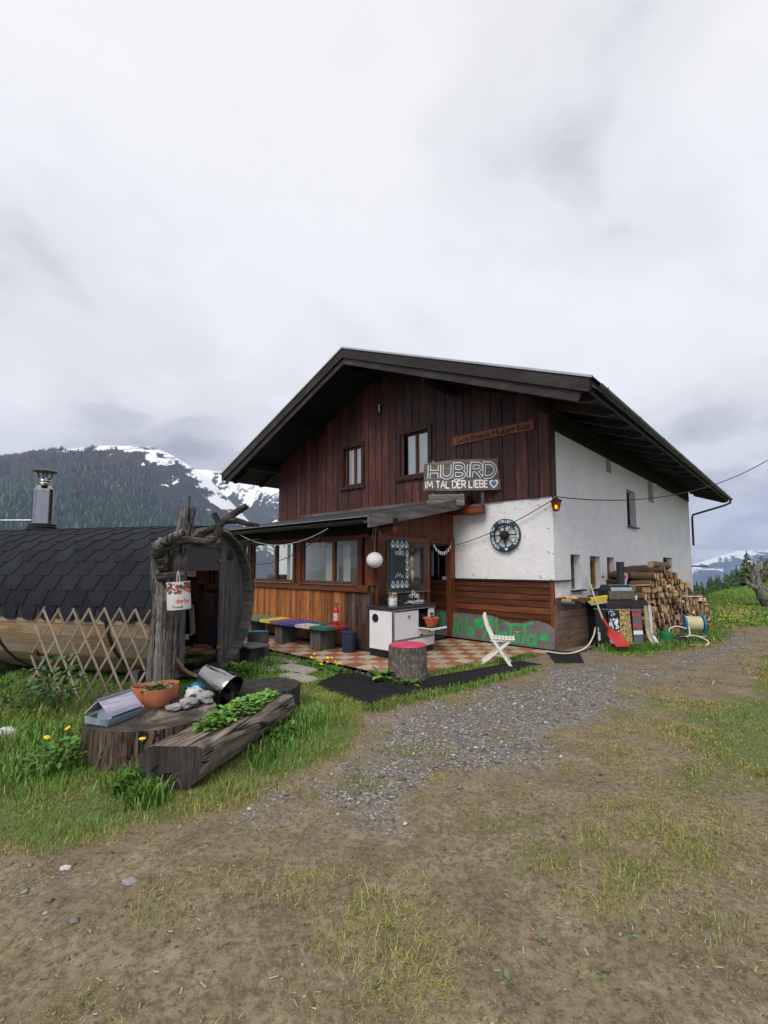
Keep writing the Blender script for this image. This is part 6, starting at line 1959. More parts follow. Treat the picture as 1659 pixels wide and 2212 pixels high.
for _, _, stt in pol:
    for s in stt: obj('numeral', MB().stroke([(q[0] - .08, q[1] + .60) for q in s], .032, .0065, .0085, mx_), M['black'], sb)
snowboard(.67, 'yellow snowboard covered in black doodles and red patches', graphic('yellow doodle deck', (.56, .42, .16), (.02, .017, .012), (.38, .06, .03), 11, 0), .29)
sb, mx_ = snowboard(.955, 'grey snowboard with red and white bands at the counter corner', paint('slate blue deck', (.105, .11, .15), .4), .24)
obj('band', MB().prism([(-.108, .40), (.108, .40), (.108, .48), (-.108, .48)], .0065, .0085, mx_), paint('dull red band', (.34, .06, .07), .5), sb)
obj('band', MB().prism([(-.108, .62), (.108, .62), (.108, .74), (-.108, .74)], .0065, .0085, mx_), bpy.data.materials['dull red band'], sb)
obj('band', MB().prism([(-.108, .25), (.108, .25), (.108, .33), (-.108, .33)], .0065, .0085, mx_), M['lettering'], sb)
def ski(x_, y_, lab, mt, rz, mark=None):
    t = thing('ski', lab, 'ski', Vector((4.42, 9.86, 0)) + Vector((math.cos(RB), math.sin(RB), 0)) * x_ + Vector((-math.sin(RB), math.cos(RB), 0)) * y_, RB + rz)
    vv, ff = [], []
    pr = [(.0, -.20, .012), (.035, -.18, .035), (.10, -.12, .047), (.2, -.055, .05), (.35, -.02, .05), (.84, .0, .042)]
    for z_, y2, hw in pr:
        for s in (-1, 1):
            vv += [(s * hw, y2, z_), (s * hw, y2 + .016, z_ + .006)]
    for i in range(len(pr) - 1):
        o = i * 4
        ff += [(o, o + 2, o + 6, o + 4), (o + 1, o + 5, o + 7, o + 3), (o, o + 4, o + 5, o + 1), (o + 2, o + 3, o + 7, o + 6)]
    ff += [(0, 1, 3, 2), (20, 22, 23, 21)]
    obj('ski_body', MB().add(vv, ff), mt, t)
    if mark:
        obj('marking', MB().stroke([(-.02, .40), (.02, .40), (.02, .33), (-.02, .33)], .012, .0, .003, T(0, -.03, -.10) @ RX(R(4)) @ XZ, True).box((0, -.038, .34), (.045, .003, .014)), M['black'], t)
    return t
ski(1.17, -.10, 'yellow edged ski, first right of the grey snowboard', paint('olive ski', (.36, .33, .20), .4), R(12))
ski(1.30, -.06, 'white ski with a black square mark at the counter corner', paint('white ski', (.55, .56, .57), .35), R(18), True)
ski(1.36, .14, 'dark grey ski on the side of the counter', paint('grey ski', (.09, .095, .10), .4), R(55))
ski(1.37, .34, 'silver ski with a green tip at the far side of the counter', paint('silver green ski', (.35, .40, .38), .35, wear=(.03, .20, .12), wamt=.38, sc=3), R(62))
# ---- shovel, broom and brush
def rel(x_, y_, z_=0): return Vector((4.42, 9.86, z_)) + Vector((math.cos(RB), math.sin(RB), 0)) * x_ + Vector((-math.sin(RB), math.cos(RB), 0)) * y_
sv = thing('snow_shovel', 'red plastic shovel with a pale wooden handle leaning on the counter', 'shovel', rel(.06, -.40), RB)
obj('handle', MB().tube([(-.05, .12, .62), (-.12, .26, 1.05), (-.20, .42, 1.60)], .019, 10), M['greyz'] if False else wood('pale handle', (.3, .25, .18), (.42, .36, .27), (.52, .46, .36), 'Z', .6, .2), sv)
vv, ff = [], []
NU, NV = 9, 12
for j in range(NV):
    t = j / (NV - 1)
    hw = .06 + .115 * min(1, t * 3.2) - .02 * t
    for i in range(NU):
        s = -1 + 2 * i / (NU - 1)
        lip = .055 * abs(s) ** 3 * (1 - .5 * t) + .03 * max(0, .25 - t)
        p_ = Vector((s * hw, 0, -t * .40))
        p_ = RX(R(-38)) @ p_
        vv.append((p_.x + .12 * t, p_.y * 1 - lip, p_.z + .42))
for j in range(NV - 1):
    for i in range(NU - 1): ff.append((j * NU + i, j * NU + i + 1, (j + 1) * NU + i + 1, (j + 1) * NU + i))
bl_ = obj('blade', MB().add(vv, ff), M['red'], sv, smooth=60)
md = bl_.modifiers.new('solid', 'SOLIDIFY'); md.thickness = .006; md.offset = 0
obj('socket', MB().tube([(-.05, .12, .62), (.0, -.0, .45), (.05, -.09, .30)], [.026, .024, .012], 10), M['red'], sv)
bm_ = thing('broom', 'upturned broom with yellow bristle head on the wood box', 'broom', rel(.02, -.10, .93), RB)
obj('head', MB().prism([(-.20, 0), (.20, .05), (.22, .15), (-.17, .10)], -.035, .035, RX(R(10)) @ XZ), M['yellow'], bm_)
obj('bristles', MB().prism([(-.14, -.05), (.22, .0), (.21, .05), (-.19, .0)], -.03, .03, RX(R(10)) @ XZ), M['hose'], bm_)
bl2 = thing('blue_stick', 'thin blue stick leaning behind the red shovel', 'stick', rel(.36, -.20), RB)
obj('stick', MB().tube([(.10, -.02, .0), (-.16, .04, .92)], .014, 8), paint('blue stick', (.015, .03, .25), .4), bl2)
# ---- smoker on the counter
gr_ = thing('steel_smoker', 'stainless table grill with a dark lid on the outdoor counter', 'grill', rel(.80, .34, .947), RB)
obj('box', MB().prism([(-.32, .02), (.32, .02), (.32, .20), (.22, .33), (-.24, .33), (-.32, .22)], -.17, .17, XZ), M['darkmetal'], gr_)
obj('front_plate', MB().box((0, -.176, .115), (.62, .008, .19), .002), M['steel'], gr_)
obj('lid_plate', MB().box((0, 0, 0), (.52, .15, .006), .0, T(0, -.172, .27) @ RX(R(60))), M['metal'], gr_)
obj('end_plate', MB().prism([(-.17, .02), (.17, .02), (.17, .22), (.05, .33), (-.05, .33), (-.17, .20)], .321, .33, YZ), M['black'], gr_)
obj('foot', MB().box((-.26, 0, .01), (.03, .3, .02)).box((.26, 0, .01), (.03, .3, .02)), M['black'], gr_)
obj('stack', MB().box((.17, .06, .56), (.13, .11, .56), .006), M['darkmetal'], gr_)
for k, x_ in enumerate((.74, 1.16)):
    t = thing('ski_tip', ('silver ski with a round red badge left of the smoker stack', 'silver ski with a round red badge right of the smoker stack')[k], 'ski', rel(x_, .62, .94), RB)
    pts = [(-.045, .0), (.045, 0), (.06, .40), (.07, .50), (.055, .58), (0, .61), (-.055, .58), (-.07, .50), (-.06, .40)]
    q_ = RY(R(-6 if k == 0 else 10)) @ XZ
    obj('ski_body', MB().prism(pts, -.006, .006, q_), paint('silver ski %d' % k, (.42, .43, .44), .4, wear=(.13, .13, .14), wamt=.4, sc=5), t)
    obj('badge', MB().lathe([(.0, .006), (.042, .006), (.042, .009), (0, .009)], 18, q_ @ T(0, .51, 0)), M['red'], t)
    obj('badge_ring', MB().lathe([(.042, .006), (.052, .006), (.052, .008), (.042, .008)], 18, q_ @ T(0, .51, 0), False, False), M['lettering'], t)
bkk = thing('log_offcut', 'short wood block on the counter end by the skis', 'wood block', rel(1.12, .32, .947), RB)
obj('block', MB().box((0, 0, .05), (.16, .14, .10), .008), M['fireend'], bkk)
obj('cup', MB().lathe([(.03, 0), (.035, .09), (.03, .09)], 14, T(.13, -.02, 0)), M['white'], bkk)

# ---- firewood stack: logs lie square to the wall, cut ends outward
def log_mesh(kind, seed):
    r_ = random.Random(seed)
    L = 1.0
    n = 12
    if kind == 0: prof = [(math.cos(2 * math.pi * k / n) * (1 + r_.uniform(-.14, .1)), math.sin(2 * math.pi * k / n) * (1 + r_.uniform(-.14, .1))) for k in range(n)]
    elif kind == 1: prof = [(math.cos(t) * (1 + r_.uniform(-.07, .07)), math.sin(t) * 1.0 - .4) for t in np.linspace(0, math.pi, 8)]
    else: prof = [(-.75, -.55)] + [(math.cos(t) * 1.7 - .75, math.sin(t) * 1.6 - .55) for t in np.linspace(0, math.pi / 2, 6)]
    m_ = len(prof)
    mbx = MB(); v_ = []; f_ = []
    xs_ = [-L / 2 + r_.uniform(-.02, .02), -L / 6, L / 6, L / 2]
    tw = r_.uniform(-.15, .15); bx = r_.uniform(-.25, .25)
    for i, x_ in enumerate(xs_):
        k_ = 1 + r_.uniform(-.05, .05)
        for a_, b_ in prof: v_.append((x_ + (r_.uniform(-.012, .012) if i in (0, 3) else 0), a_ * k_ + tw * x_, b_ * k_ + bx * (x_ * x_) ))
    for i in range(3):
        for k in range(m_):
            k2 = (k + 1) % m_
            f_.append((i * m_ + k, i * m_ + k2, (i + 1) * m_ + k2, (i + 1) * m_ + k))
    me = bpy.data.meshes.new('firewood_log')
    f_ += [tuple(reversed(range(m_))), tuple(range(3 * m_, 4 * m_))]
    me.from_pydata(v_, [], f_)
    me.materials.append(M['firebark']); me.materials.append(M['fireend'])
    for p_ in me.polygons:
        if len(p_.vertices) == m_ and m_ > 4: p_.material_index = 1
        elif kind and abs(p_.normal.z) > .0 and (p_.normal.z < -.6 or p_.normal.y < -.7) : p_.material_index = 1
    me.update()
    return me
lms = [log_mesh((0, 0, 2, 0, 1)[k % 5], 100 + k) for k in range(15)]
def pile_top(y_):
    return np.interp(y_, [2.3, 2.5, 3.2, 4.3, 4.9, 5.5, 6.3, 7.1, 7.8], [1.42, 1.54, 1.58, 1.62, 1.42, 1.24, 1.0, .82, .4]) + .05 * math.sin(y_ * 7)
def pile_face(y_): return 1.13 + .085 * (y_ - 2.4)
LAB = 'split firewood log in the long stack against the white wall'
lst = []
row = 0
z = .075
while z < 1.66:
    y_ = 2.36 + .06 * (row % 2) + max(0, z - .3) * .10
    while y_ < 7.9:
        s_ = random.uniform(.060, .116)
        if z + s_ * .4 > pile_top(y_ + s_):
            y_ += s_; continue
        lst.append((y_ + s_, z + random.uniform(-.02, .02), s_, row))
        y_ += s_ * 1.84
    z += .152
    row += 1
lst.sort(key=lambda q: q[0])
print('logs', len(lst))
rest = MB()
for deep in (0, 1):
    for i, (y_, z_, s_, rw) in enumerate(lst):
        loc = HL(pile_face(y_) - .23 - .5 * deep + random.uniform(-.07, .06) + .04 * math.sin(y_ * 2.1 + rw), y_, z_)
        rot = (random.uniform(-3, 3), random.uniform(-.08, .08), -A + random.uniform(-.16, .16))
        scl = (random.uniform(.40, .50), s_ * random.uniform(.95, 1.15), s_ * random.uniform(.9, 1.12))
        me = random.choice(lms)
        if i < 296 and not deep:
            tag(inst('firewood_log', me, None, loc, rot, scl), LAB, 'log', 'firewood logs stacked against the wall')
        elif (not deep) or z_ > pile_top(y_) - .35:
            Mx = Matrix.LocRotScale(loc, Euler(rot), Vector(scl))
            rest.add([v_.co for v_ in me.vertices], [tuple(p_.vertices) for p_ in me.polygons], Mx)
if rest.v: tag(obj('firewood_back_row', rest, M['firebark']), 'hidden back row of firewood behind the stacked logs', 'firewood', kind='stuff')
for k, (x_, y_, z_, g_, lab) in enumerate(((1.05, 4.0, 1.74, 1.1, 'bark covered log lying crosswise on top of the firewood stack'), (.95, 5.5, .10, 1.2, 'fallen log lying at the foot of the firewood stack'))):
    o = inst('firewood_log', lms[0], None, HL(x_ + (1.2 if k else 0) * .55, y_, z_ + (.02 if k else -.04)), (0, .05, -A + g_), (.6, .10, .10))
    tag(o, lab, 'log')
# ---- watering can, hose reel, grate
wc = thing('watering_can', 'dark green plastic watering can in front of the firewood', 'watering can', (6.16, 10.22, 0), R(20))
obj('body', MB().lathe([(.12, 0), (.13, .02), (.145, .24), (.14, .26), (.09, .27)], 24), M['greenplastic'], wc, smooth=40)
obj('handle', MB().tube([(-.05, 0, .26), (-.02, 0, .36), (.08, 0, .37), (.13, 0, .30), (.14, 0, .2)], .014, 8), M['greenplastic'], wc)
obj('spout', MB().tube([(-.13, 0, .08), (-.24, 0, .24), (-.30, 0, .33)], [.028, .02, .016], 10), M['greenplastic'], wc)
hr = thing('hose_reel', 'blue garden hose reel with cream hose and a steel push handle', 'hose reel', (6.84, 10.36, 0), R(-14))
for s in (-1, 1):
    obj('flange', MB().lathe([(.0, 0), (.19, 0), (.195, .01), (.19, .025), (.16, .022), (.14, .012), (.05, .012), (0, .03)], 28, T(s * .17, 0, .42) @ RY(R(90 * s))), M['blueplastic'], hr, smooth=35)
    obj('upright', MB().tube([(s * .22, .02, .05), (s * .215, 0, .42), (s * .21, -.03, .98)], .014, 8), M['metal'], hr)
    obj('foot', MB().tube([(s * .22, -.20, .02), (s * .22, .20, .02)], .016, 8).tube([(s * .22, -.18, .02), (s * .22, 0, .36)], .014, 8), M['darkmetal'], hr)
    obj('cap', MB().tube([(s * .22, -.24, .02), (s * .22, -.16, .025)], .03, 10).tube([(s * .22, .0, .40), (s * .27, .0, .40)], .03, 10), M['orange'], hr)
obj('push_handle', MB().tube([(-.21, -.03, .97), (-.20, -.03, 1.02), (.20, -.03, 1.02), (.21, -.03, .97)], .014, 8), M['metal'], hr)
obj('cross_bar', MB().tube([(-.22, -.1, .16), (.22, -.1, .16)], .012, 8), M['metal'], hr)
obj('crank', MB().tube([(.2, 0, .42), (.27, -.04, .44), (.30, -.12, .40)], .018, 8), M['orange'], hr)
mb = MB()
for k in range(10):
    x_ = -.135 + k * .03
    mb.tube([(x_, .15 * math.cos(t), .42 + .15 * math.sin(t)) for t in np.linspace(0, 6.283, 21)], .0165, 8, False)
obj('hose_coil', mb, M['hose'], hr, smooth=60)
obj('hose_end', gnarl([(-.14, -.15, .38), (-.16, -.22, .2), (-.30, -.25, .16), (-.52, -.28, .22), (-.56, -.28, .32), (-.40, -.22, .38), (-.2, -.2, .33)], [.014] * 7, 8, 5, 0), M['hosewhite'], hr, smooth=60)
obj('hose_end', gnarl([(-.15, -.2, .2), (.0, -.34, .18), (.12, -.40, .10), (.08, -.44, .03), (-.1, -.44, .02), (-.4, -.42, .02)], [.014] * 6, 8, 5, 0), M['hosewhite'], hr, smooth=60)
gt = thing('boot_grate', 'dark slatted metal grate lying in front of the watering can', 'grate', (6.40, 10.12, .04), 0, None, (R(32), 0, R(18)))
for k in range(6): obj('bar', MB().box((0, 0, 0), (.34, .028, .02), .003, T(0, -.14 + k * .052, .05 + k * .012)), M['darkmetal'], gt)
obj('rail', MB().box((-.16, 0, .03), (.03, .32, .05), .003).box((.16, 0, .03), (.03, .32, .05), .003), M['darkmetal'], gt)
# ---- hoses on the ground by the wood box
p_ = [HL(-.05, -.42, .03), HL(.25, -.42, .02), HL(.42, -.2, .03), HL(.52, .2, .10), HL(.52, .6, .26), HL(.45, .95, .40)]
tag(obj('garden_hose', gnarl(p_, [.015] * 6, 8, 6, 0), M['hosewhite'], None, 60), 'pale hose curving up past the wood box', 'hose')
p_ = [HL(.02, -.36, .02), HL(.34, -.25, .02), HL(.46, .15, .02), HL(.50, .9, .03)]
tag(obj('garden_hose', gnarl(p_, [.011] * 4, 8, 6, 0), M['wire'], None, 60), 'thin black hose on the ground by the wood box', 'hose')
# ---- gnarled old tree at the right edge
M['greytree'] = cracked('grey tree bark', (.10, .092, .08), (.24, .225, .2), (.40, .38, .34), 'Z', .5)
gt_ = thing('gnarled_tree', 'gnarled grey leaning tree with budding leaves at the right edge', 'tree', (15.2, 18.6, float(gz(15.2, 18.6)) - .1))
obj('trunk', gnarl([(.35, 0, 0), (.05, 0, .5), (-.25, 0, .95), (-.30, 0, 1.4), (-.05, 0, 1.9)], [.30, .25, .22, .17, .10], 14, 4, .16, 71), M['greytree'], gt_, smooth=60)
obj('limb', gnarl([(-.2, 0, .8), (-.65, -.1, .98), (-.85, -.1, 1.25)], [.13, .09, .05], 10, 4, .16, 72), M['greytree'], gt_, smooth=60)
obj('limb', gnarl([(-.25, 0, 1.2), (.2, .1, 1.6), (.7, .1, 2.0)], [.12, .08, .04], 10, 4, .16, 73), M['greytree'], gt_, smooth=60)
for k in range(9):
    a_ = random.uniform(0, 6.28)
    obj('twig', gnarl([(-.25, 0, 1.1), (-.15 + .35 * math.cos(a_), .3 * math.sin(a_), 1.5), (.0 + .7 * math.cos(a_), .5 * math.sin(a_), 1.85)], [.035, .02, .008], 7, 3, .1, 80 + k), M['greytree'], gt_)
fo = foliage('crown', gt_, (.35, 0, .85), 620, 1.1, .9, 1.5, .10, [(.16, .20, .04), (.22, .24, .06), (.10, .15, .03)], .5, 91)

# ================================================================== GRASS, GRAVEL, FLOWERS
m = NM('grass blade')
at = m.n('ShaderNodeAttribute', attribute_name='col')
M['grass'] = m.fin(at.outputs['Color'], .6, 0.0, .2)
def blades(name, n, x0, x1, y0, y1, hgt, wid, dens=None, seed=0, lean=.55, dry=.0, hvar=.5, gfun=None, tint=(1, 1, 1)):
    r_ = np.random.default_rng(seed)
    x = r_.uniform(x0, x1, n); y = r_.uniform(y0, y1, n)
    g_ = (gfun or grass_mask)(x, y) * mask2(x, y)
    vis = (np.abs(x) < .93 * y + .4) & (y > 1.2)
    k = (r_.random(n) < g_ ** 1.5) & vis
    if dens is not None: k &= r_.random(n) < dens(x, y)
    x, y, g_ = x[k], y[k], g_[k]
    n = len(x)
    z = gz(x, y)
    dist = np.hypot(x, y)
    tuft = fbm(x * 1.9 + 40, y * 1.9, 3); t2 = fbm(x * .7, y * .7 + 9, 3)
    h = hgt * (1 - hvar + 2 * hvar * r_.random(n)) * (.35 + 1.3 * np.clip((tuft - .3) * 2.0, 0, 1)) * (.4 + .6 * g_)
    w = wid * r_.uniform(.7, 1.4, n) * np.clip(dist / 5, .8, 4)
    a = r_.uniform(0, 6.283, n); ln_ = h * lean * r_.uniform(.2, 1.4, n)
    fx, fy = r_.uniform(0, 6.283, n), 0
    dx, dy = np.cos(a), np.sin(a)
    sx_, sy_ = -dy, dx
    P0 = np.stack([x, y, z - .005], 1)
    S_ = np.stack([sx_, sy_, np.zeros(n)], 1) * w[:, None] * .5
    D_ = np.stack([dx, dy, np.zeros(n)], 1)
    mid = P0 + D_ * (ln_ * .35)[:, None] + np.array([0, 0, 1]) * (h * .6)[:, None]
    tip = P0 + D_ * ln_[:, None] + np.array([0, 0, 1]) * h[:, None]
    V_ = np.stack([P0 - S_, P0 + S_, mid + S_ * .8, mid - S_ * .8, tip], 1).reshape(-1, 3)
    b = (np.arange(n) * 5)[:, None]
    F_ = np.concatenate([b + np.array([[0, 1, 2]]), b + np.array([[0, 2, 3]]), b + np.array([[3, 2, 4]])], 0)
    lush = np.clip((g_ - .35) * 1.5 + (t2 - .5) * 2.2 - dry, 0, 1)[:, None]
    ca = np.array([.205, .19, .055]); cb = np.array([.092, .195, .030])
    col = ca * (1 - lush) + cb * lush
    isdry = (r_.random(n) < (.10 + .30 * (1 - lush[:, 0])))[:, None]
    col = np.where(isdry, np.array([.30, .245, .125]), col) * r_.uniform(.6, 1.45, n)[:, None] * np.array(tint)
    Cc = np.repeat(col[:, None, :], 5, 1)
    o = fast_mesh(name, V_, F_, M['grass'], Cc.reshape(-1, 3))
    print(name, n)
    return o
near = lambda x, y: np.clip(1.25 - np.hypot(x, y - 2) / 14, .15, 1)
o = blades('lawn_grass', 330000, -6.5, 3.2, 2.0, 11, .046, .0044, None, 1, .9, .05, 0.5, None, (1.15, 1.15, 1.0))
tag(o, 'short green lawn grass around the stumps and sauna', 'grass', kind='stuff')
o = blades('verge_grass', 300000, 1.2, 11, 1.6, 13, .032, .0044, None, 2, 1.1, .12, .5, None, (1.2, 1.18, 1.0))
tag(o, 'patchy yellow green grass on the right side of the track', 'grass', kind='stuff')
o = blades('meadow_grass', 330000, 4.0, 34, 9.2, 42, .055, .008, lambda x, y: (x / y < .92) & (x / y > .42), 3, 1.1, -.2, .5, None, (1.2, 1.2, 1.1))
tag(o, 'lush meadow grass on the slope to the right of the house', 'grass', kind='stuff')
def matted(x, y):
    n = fbm(x * 1.3 + 80, y * 1.3 + 20, 4); n2 = fbm(x * 6 + 3, y * 6 + 70, 3)
    k = sstep(.40, .62, n * .6 + n2 * .4 + .06 * sstep(-1, 2, x))
    return np.clip(.42 + .45 * k, 0, .9) * (1 - .85 * gravel_mask(x, y))
o = blades('sparse_grass', 520000, -2.7, 4.6, 1.3, 6.6, .014, .0036, None, 4, 2.6, .5, .5, matted, (1.2, 1.15, 1.0))
tag(o, 'thin dry grass in patches on the trodden dirt', 'grass', kind='stuff')
# taller rank grass against the objects
def tall(name, label, spots, h, n, seed):
    r_ = np.random.default_rng(seed)
    V_, F_, Cc = [], [], []
    for sx_, sy_, rx, ry in spots:
        for i in range(n):
            x = sx_ + r_.normal(0, rx); y = sy_ + r_.normal(0, ry)
            z = float(gz(np.array([x]), np.array([y]))[0])
            a = r_.uniform(0, 6.283); hh = h * r_.uniform(.35, 1.2); w = .004 * r_.uniform(.7, 1.6)
            d = np.array([math.cos(a), math.sin(a), 0]); s = np.array([-d[1], d[0], 0]) * w
            ll = hh * r_.uniform(.15, .75)
            p0 = np.array([x, y, z - .01]); p1 = p0 + d * ll * .25 + [0, 0, hh * .55]; p2 = p0 + d * ll * .6 + [0, 0, hh * .9]; p3 = p0 + d * ll * 1.05 + [0, 0, hh * .95]
            o = len(V_)
            V_ += [p0 - s, p0 + s, p1 - s, p1 + s, p2 - s * .7, p2 + s * .7, p3]
            F_ += [(o, o + 1, o + 3), (o, o + 3, o + 2), (o + 2, o + 3, o + 5), (o + 2, o + 5, o + 4), (o + 4, o + 5, o + 6)]
            c = np.array([.085, .19, .028]) * r_.uniform(.6, 1.5) if r_.random() > .12 else np.array([.22, .19, .09])
            Cc += [c] * 7
    o = fast_mesh(name, np.array(V_), np.array(F_), M['grass'], np.array(Cc))
    return tag(o, label, 'grass', kind='stuff')
sp1 = [(-3.0, 4.3, .3, .3), (-2.75, 3.95, .15, .15), (-1.95, 3.72, .08, .08), (-1.72, 3.5, .07, .07), (-1.05, 4.35, .10, .25), (-.85, 5.0, .12, .2), (-3.9, 5.6, .5, .25), (-4.6, 5.9, .4, .3), (-2.1, 7.6, .16, .18), (-1.95, 8.1, .14, .16), (-4.6, 5.0, .6, .3), (-3.6, 4.6, .4, .3), (-2.2, 6.9, .16, .14)]
tall('tall_grass', 'taller rank grass growing against the stump and log planter', sp1, .14, 330, 5)
ed = []
for t in np.linspace(0, 1, 24):
    p_ = HL(-.80 + .75 * t, -4.2 + 3.2 * t); ed.append((p_.x, p_.y, .05, .05))
for t in np.linspace(0, 1, 14):
    p_ = HL(-4.6 + 3.0 * t, -4.28 - .05 * math.sin(t * 9)); ed.append((p_.x, p_.y, .08, .05))
for t in np.linspace(0, 1, 14):
    p_ = HL(-.02 + .5 * t, -5.35 + 3.2 * t); ed.append((p_.x, p_.y, .06, .06))
tall('edge_grass', 'grass sprouting along the terrace edge and the rubber mats', ed, .085, 70, 6)
sp3 = [(4.6, 9.45, .15, .1), (5.0, 9.5, .2, .1), (5.5, 9.6, .2, .1), (6.1, 9.95, .2, .12), (6.9, 10.4, .25, .15), (7.6, 11.2, .3, .2), (8.2, 12.0, .3, .25)]
tall('weed_grass', 'lush dark grass at the foot of the snowboard counter and firewood', sp3, .15, 420, 7)
# ---- pebbles
def pebbles(name, n, x0, x1, y0, y1, smin, smax, fn, seed, pal):
    r_ = np.random.default_rng(seed)
    x = r_.uniform(x0, x1, n); y = r_.uniform(y0, y1, n)
    k = (r_.random(n) < fn(x, y)) & (np.abs(x) < .92 * y + .2) & (mask2(x, y) > .5)
    x, y = x[k], y[k]; n = len(x)
    z = gz(x, y)
    s = smin + (smax - smin) * r_.random(n) ** 4
    base = np.array([(1, 0, 0), (0, 1, 0), (-1, 0, 0), (0, -1, 0), (.2, .1, .75), (0, 0, -.6), (.7, .7, .3), (-.6, .7, .25)])
    fc = np.array([(0, 6, 4), (6, 1, 4), (1, 7, 4), (7, 2, 4), (2, 3, 4), (3, 0, 4), (0, 3, 5), (3, 2, 5), (2, 7, 5), (7, 1, 5), (1, 6, 5), (6, 0, 5)])
    V_ = base[None] * r_.uniform(.6, 1.3, (n, 8, 1)) * s[:, None, None] * np.stack([r_.uniform(.7, 1.4, n), r_.uniform(.7, 1.3, n), r_.uniform(.5, .9, n)], 1)[:, None]
    a = r_.uniform(0, 6.283, n); ca, sa_ = np.cos(a)[:, None], np.sin(a)[:, None]
    X, Y = V_[..., 0] * ca - V_[..., 1] * sa_, V_[..., 0] * sa_ + V_[..., 1] * ca
    V_ = np.stack([X + x[:, None], Y + y[:, None], V_[..., 2] + z[:, None] + s[:, None] * .15], 2)
    F_ = (fc[None] + (np.arange(n) * 8)[:, None, None]).reshape(-1, 3)
    pal = np.array(pal)
    c = pal[r_.integers(len(pal), size=n)] * r_.uniform(.7, 1.25, (n, 1))
    o = fast_mesh(name, V_.reshape(-1, 3), F_, M['pebble'], np.repeat(c, 8, 0))
    print(name, n)
    return o
m = NM('pebble stone')
at = m.n('ShaderNodeAttribute', attribute_name='col')
M['pebble'] = m.fin(at.outputs['Color'], .8, 0, .3)
PAL = [(.16, .155, .148), (.25, .24, .23), (.30, .29, .27), (.40, .385, .36), (.20, .18, .155), (.24, .21, .17), (.11, .107, .102)]
o = pebbles('gravel', 110000, -2.4, 10, 2.2, 12.5, .004, .026, lambda x, y: gravel_mask(x, y) ** 1.2 * np.clip(1.3 - y / 14, .2, 1), 8, PAL)
tag(o, 'loose grey gravel on the track in front of the terrace', 'gravel', kind='stuff')
o = pebbles('loose_stones', 30000, -2.6, 4.2, 1.4, 8, .002, .011, lambda x, y: .25 + .6 * sstep(.45, .6, fbm(x * 2 + 9, y * 2, 3)), 9, [(.10, .08, .06), (.16, .13, .10), (.22, .19, .15), (.13, .12, .11), (.30, .27, .22), (.08, .065, .05)])
tag(o, 'scattered small stones on the brown dirt', 'stones', kind='stuff')
# straw, bark chips and twigs on the dirt
r_ = np.random.default_rng(21)
n = 3600
x = r_.uniform(-2.5, 4.2, n); y = r_.uniform(1.4, 7, n)
k = (np.abs(x) < .92 * y + .2) & (mask2(x, y) > .5) & (r_.random(n) < 1.0 - .6 * gravel_mask(x, y))
x, y = x[k], y[k]; n = len(x); z = gz(x, y) + .004
L = r_.uniform(.004, .018, n) * np.where(r_.random(n) < .03, 2.2, 1); w = r_.uniform(.0012, .004, n); a = r_.uniform(0, 6.28, n)
d = np.stack([np.cos(a), np.sin(a), r_.normal(0, .12, n)], 1) * L[:, None]; s = np.stack([-np.sin(a), np.cos(a), 0 * a], 1) * w[:, None]
P0 = np.stack([x, y, z], 1); up = np.array([0, 0, .0025])
V_ = np.stack([P0 - d - s, P0 - d + s, P0 + d + s, P0 + d - s, P0 + up * 1.0], 1).reshape(-1, 3)
b = (np.arange(n) * 5)[:, None]
F_ = np.concatenate([b + np.array([q]) for q in ((0, 1, 4), (1, 2, 4), (2, 3, 4), (3, 0, 4))])
pal = np.array([(.30, .24, .15), (.22, .16, .10), (.38, .32, .22), (.10, .065, .04), (.16, .11, .07)])
o = fast_mesh('straw_litter', V_, F_, M['pebble'], np.repeat(pal[r_.integers(5, size=n)] * r_.uniform(.7, 1.3, (n, 1)), 5, 0))
tag(o, 'dry straw and bark litter scattered over the dirt', 'litter', kind='stuff')
# ---- dandelions: each plant a thing with leaves, stems and heads
M['dandy'] = paint('dandelion yellow', (.78, .52, .012), .6, var=.12, sc=30)
def dandelion(loc, label, heads, h, seed, leaves=16, group=None, ls=.13):
    r_ = random.Random(seed)
    t = thing('dandelion', label, 'flower', loc, r_.uniform(0, 6.28), group)
    V_, F_, Cc = leaf_cluster(leaves, .035, .035, .05, ls, [(.05, .14, .02), (.07, .18, .03)], .45, seed)
    fo = fast_mesh('leaves', V_, F_, M['leaf'], Cc); fo.parent = t
    for k in range(heads):
        a_ = r_.uniform(0, 6.28); q = r_.uniform(.02, .11); hh = h * r_.uniform(.65, 1.15)
        tipp = Vector((q * math.cos(a_), q * math.sin(a_), hh))
        s_ = obj('stem', MB().tube([(0, 0, 0), (q * .4 * math.cos(a_), q * .4 * math.sin(a_), hh * .6), tipp], .0028, 5), M['greenplastic'], t)
        mb = MB()
        mb.lathe([(.005, -.012), (.010, -.004), (.024, .002), (.027, .008), (.020, .014), (.008, .016)], 14, T(*tipp) @ RX(r_.uniform(-.7, .2)) @ RY(r_.uniform(-.5, .5)))
        hd = obj('flower_head', mb, M['dandy'], t, smooth=30)
GL = 'dandelion plants along the terrace edge'
spots = [(-4.4, -4.22, 1), (-3.7, -4.22, 1), (-2.55, -4.18, 3), (-2.35, -4.32, 2), (-2.15, -4.25, 3), (-2.0, -4.40, 3), (-1.75, -4.35, 3), (-1.85, -4.28, 1)]
for k, (x_, y_, hn) in enumerate(spots):
    p_ = HL(x_, y_, .0)
    dandelion(p_, 'yellow dandelion plant in the clump between the pebbly slabs and the tiles', hn, .15, 200 + k, 14, GL)
dandelion((-1.93, 3.78, 0), 'single yellow dandelion rising between the stump table and log planter', 1, .40, 300, 10, None, .16)
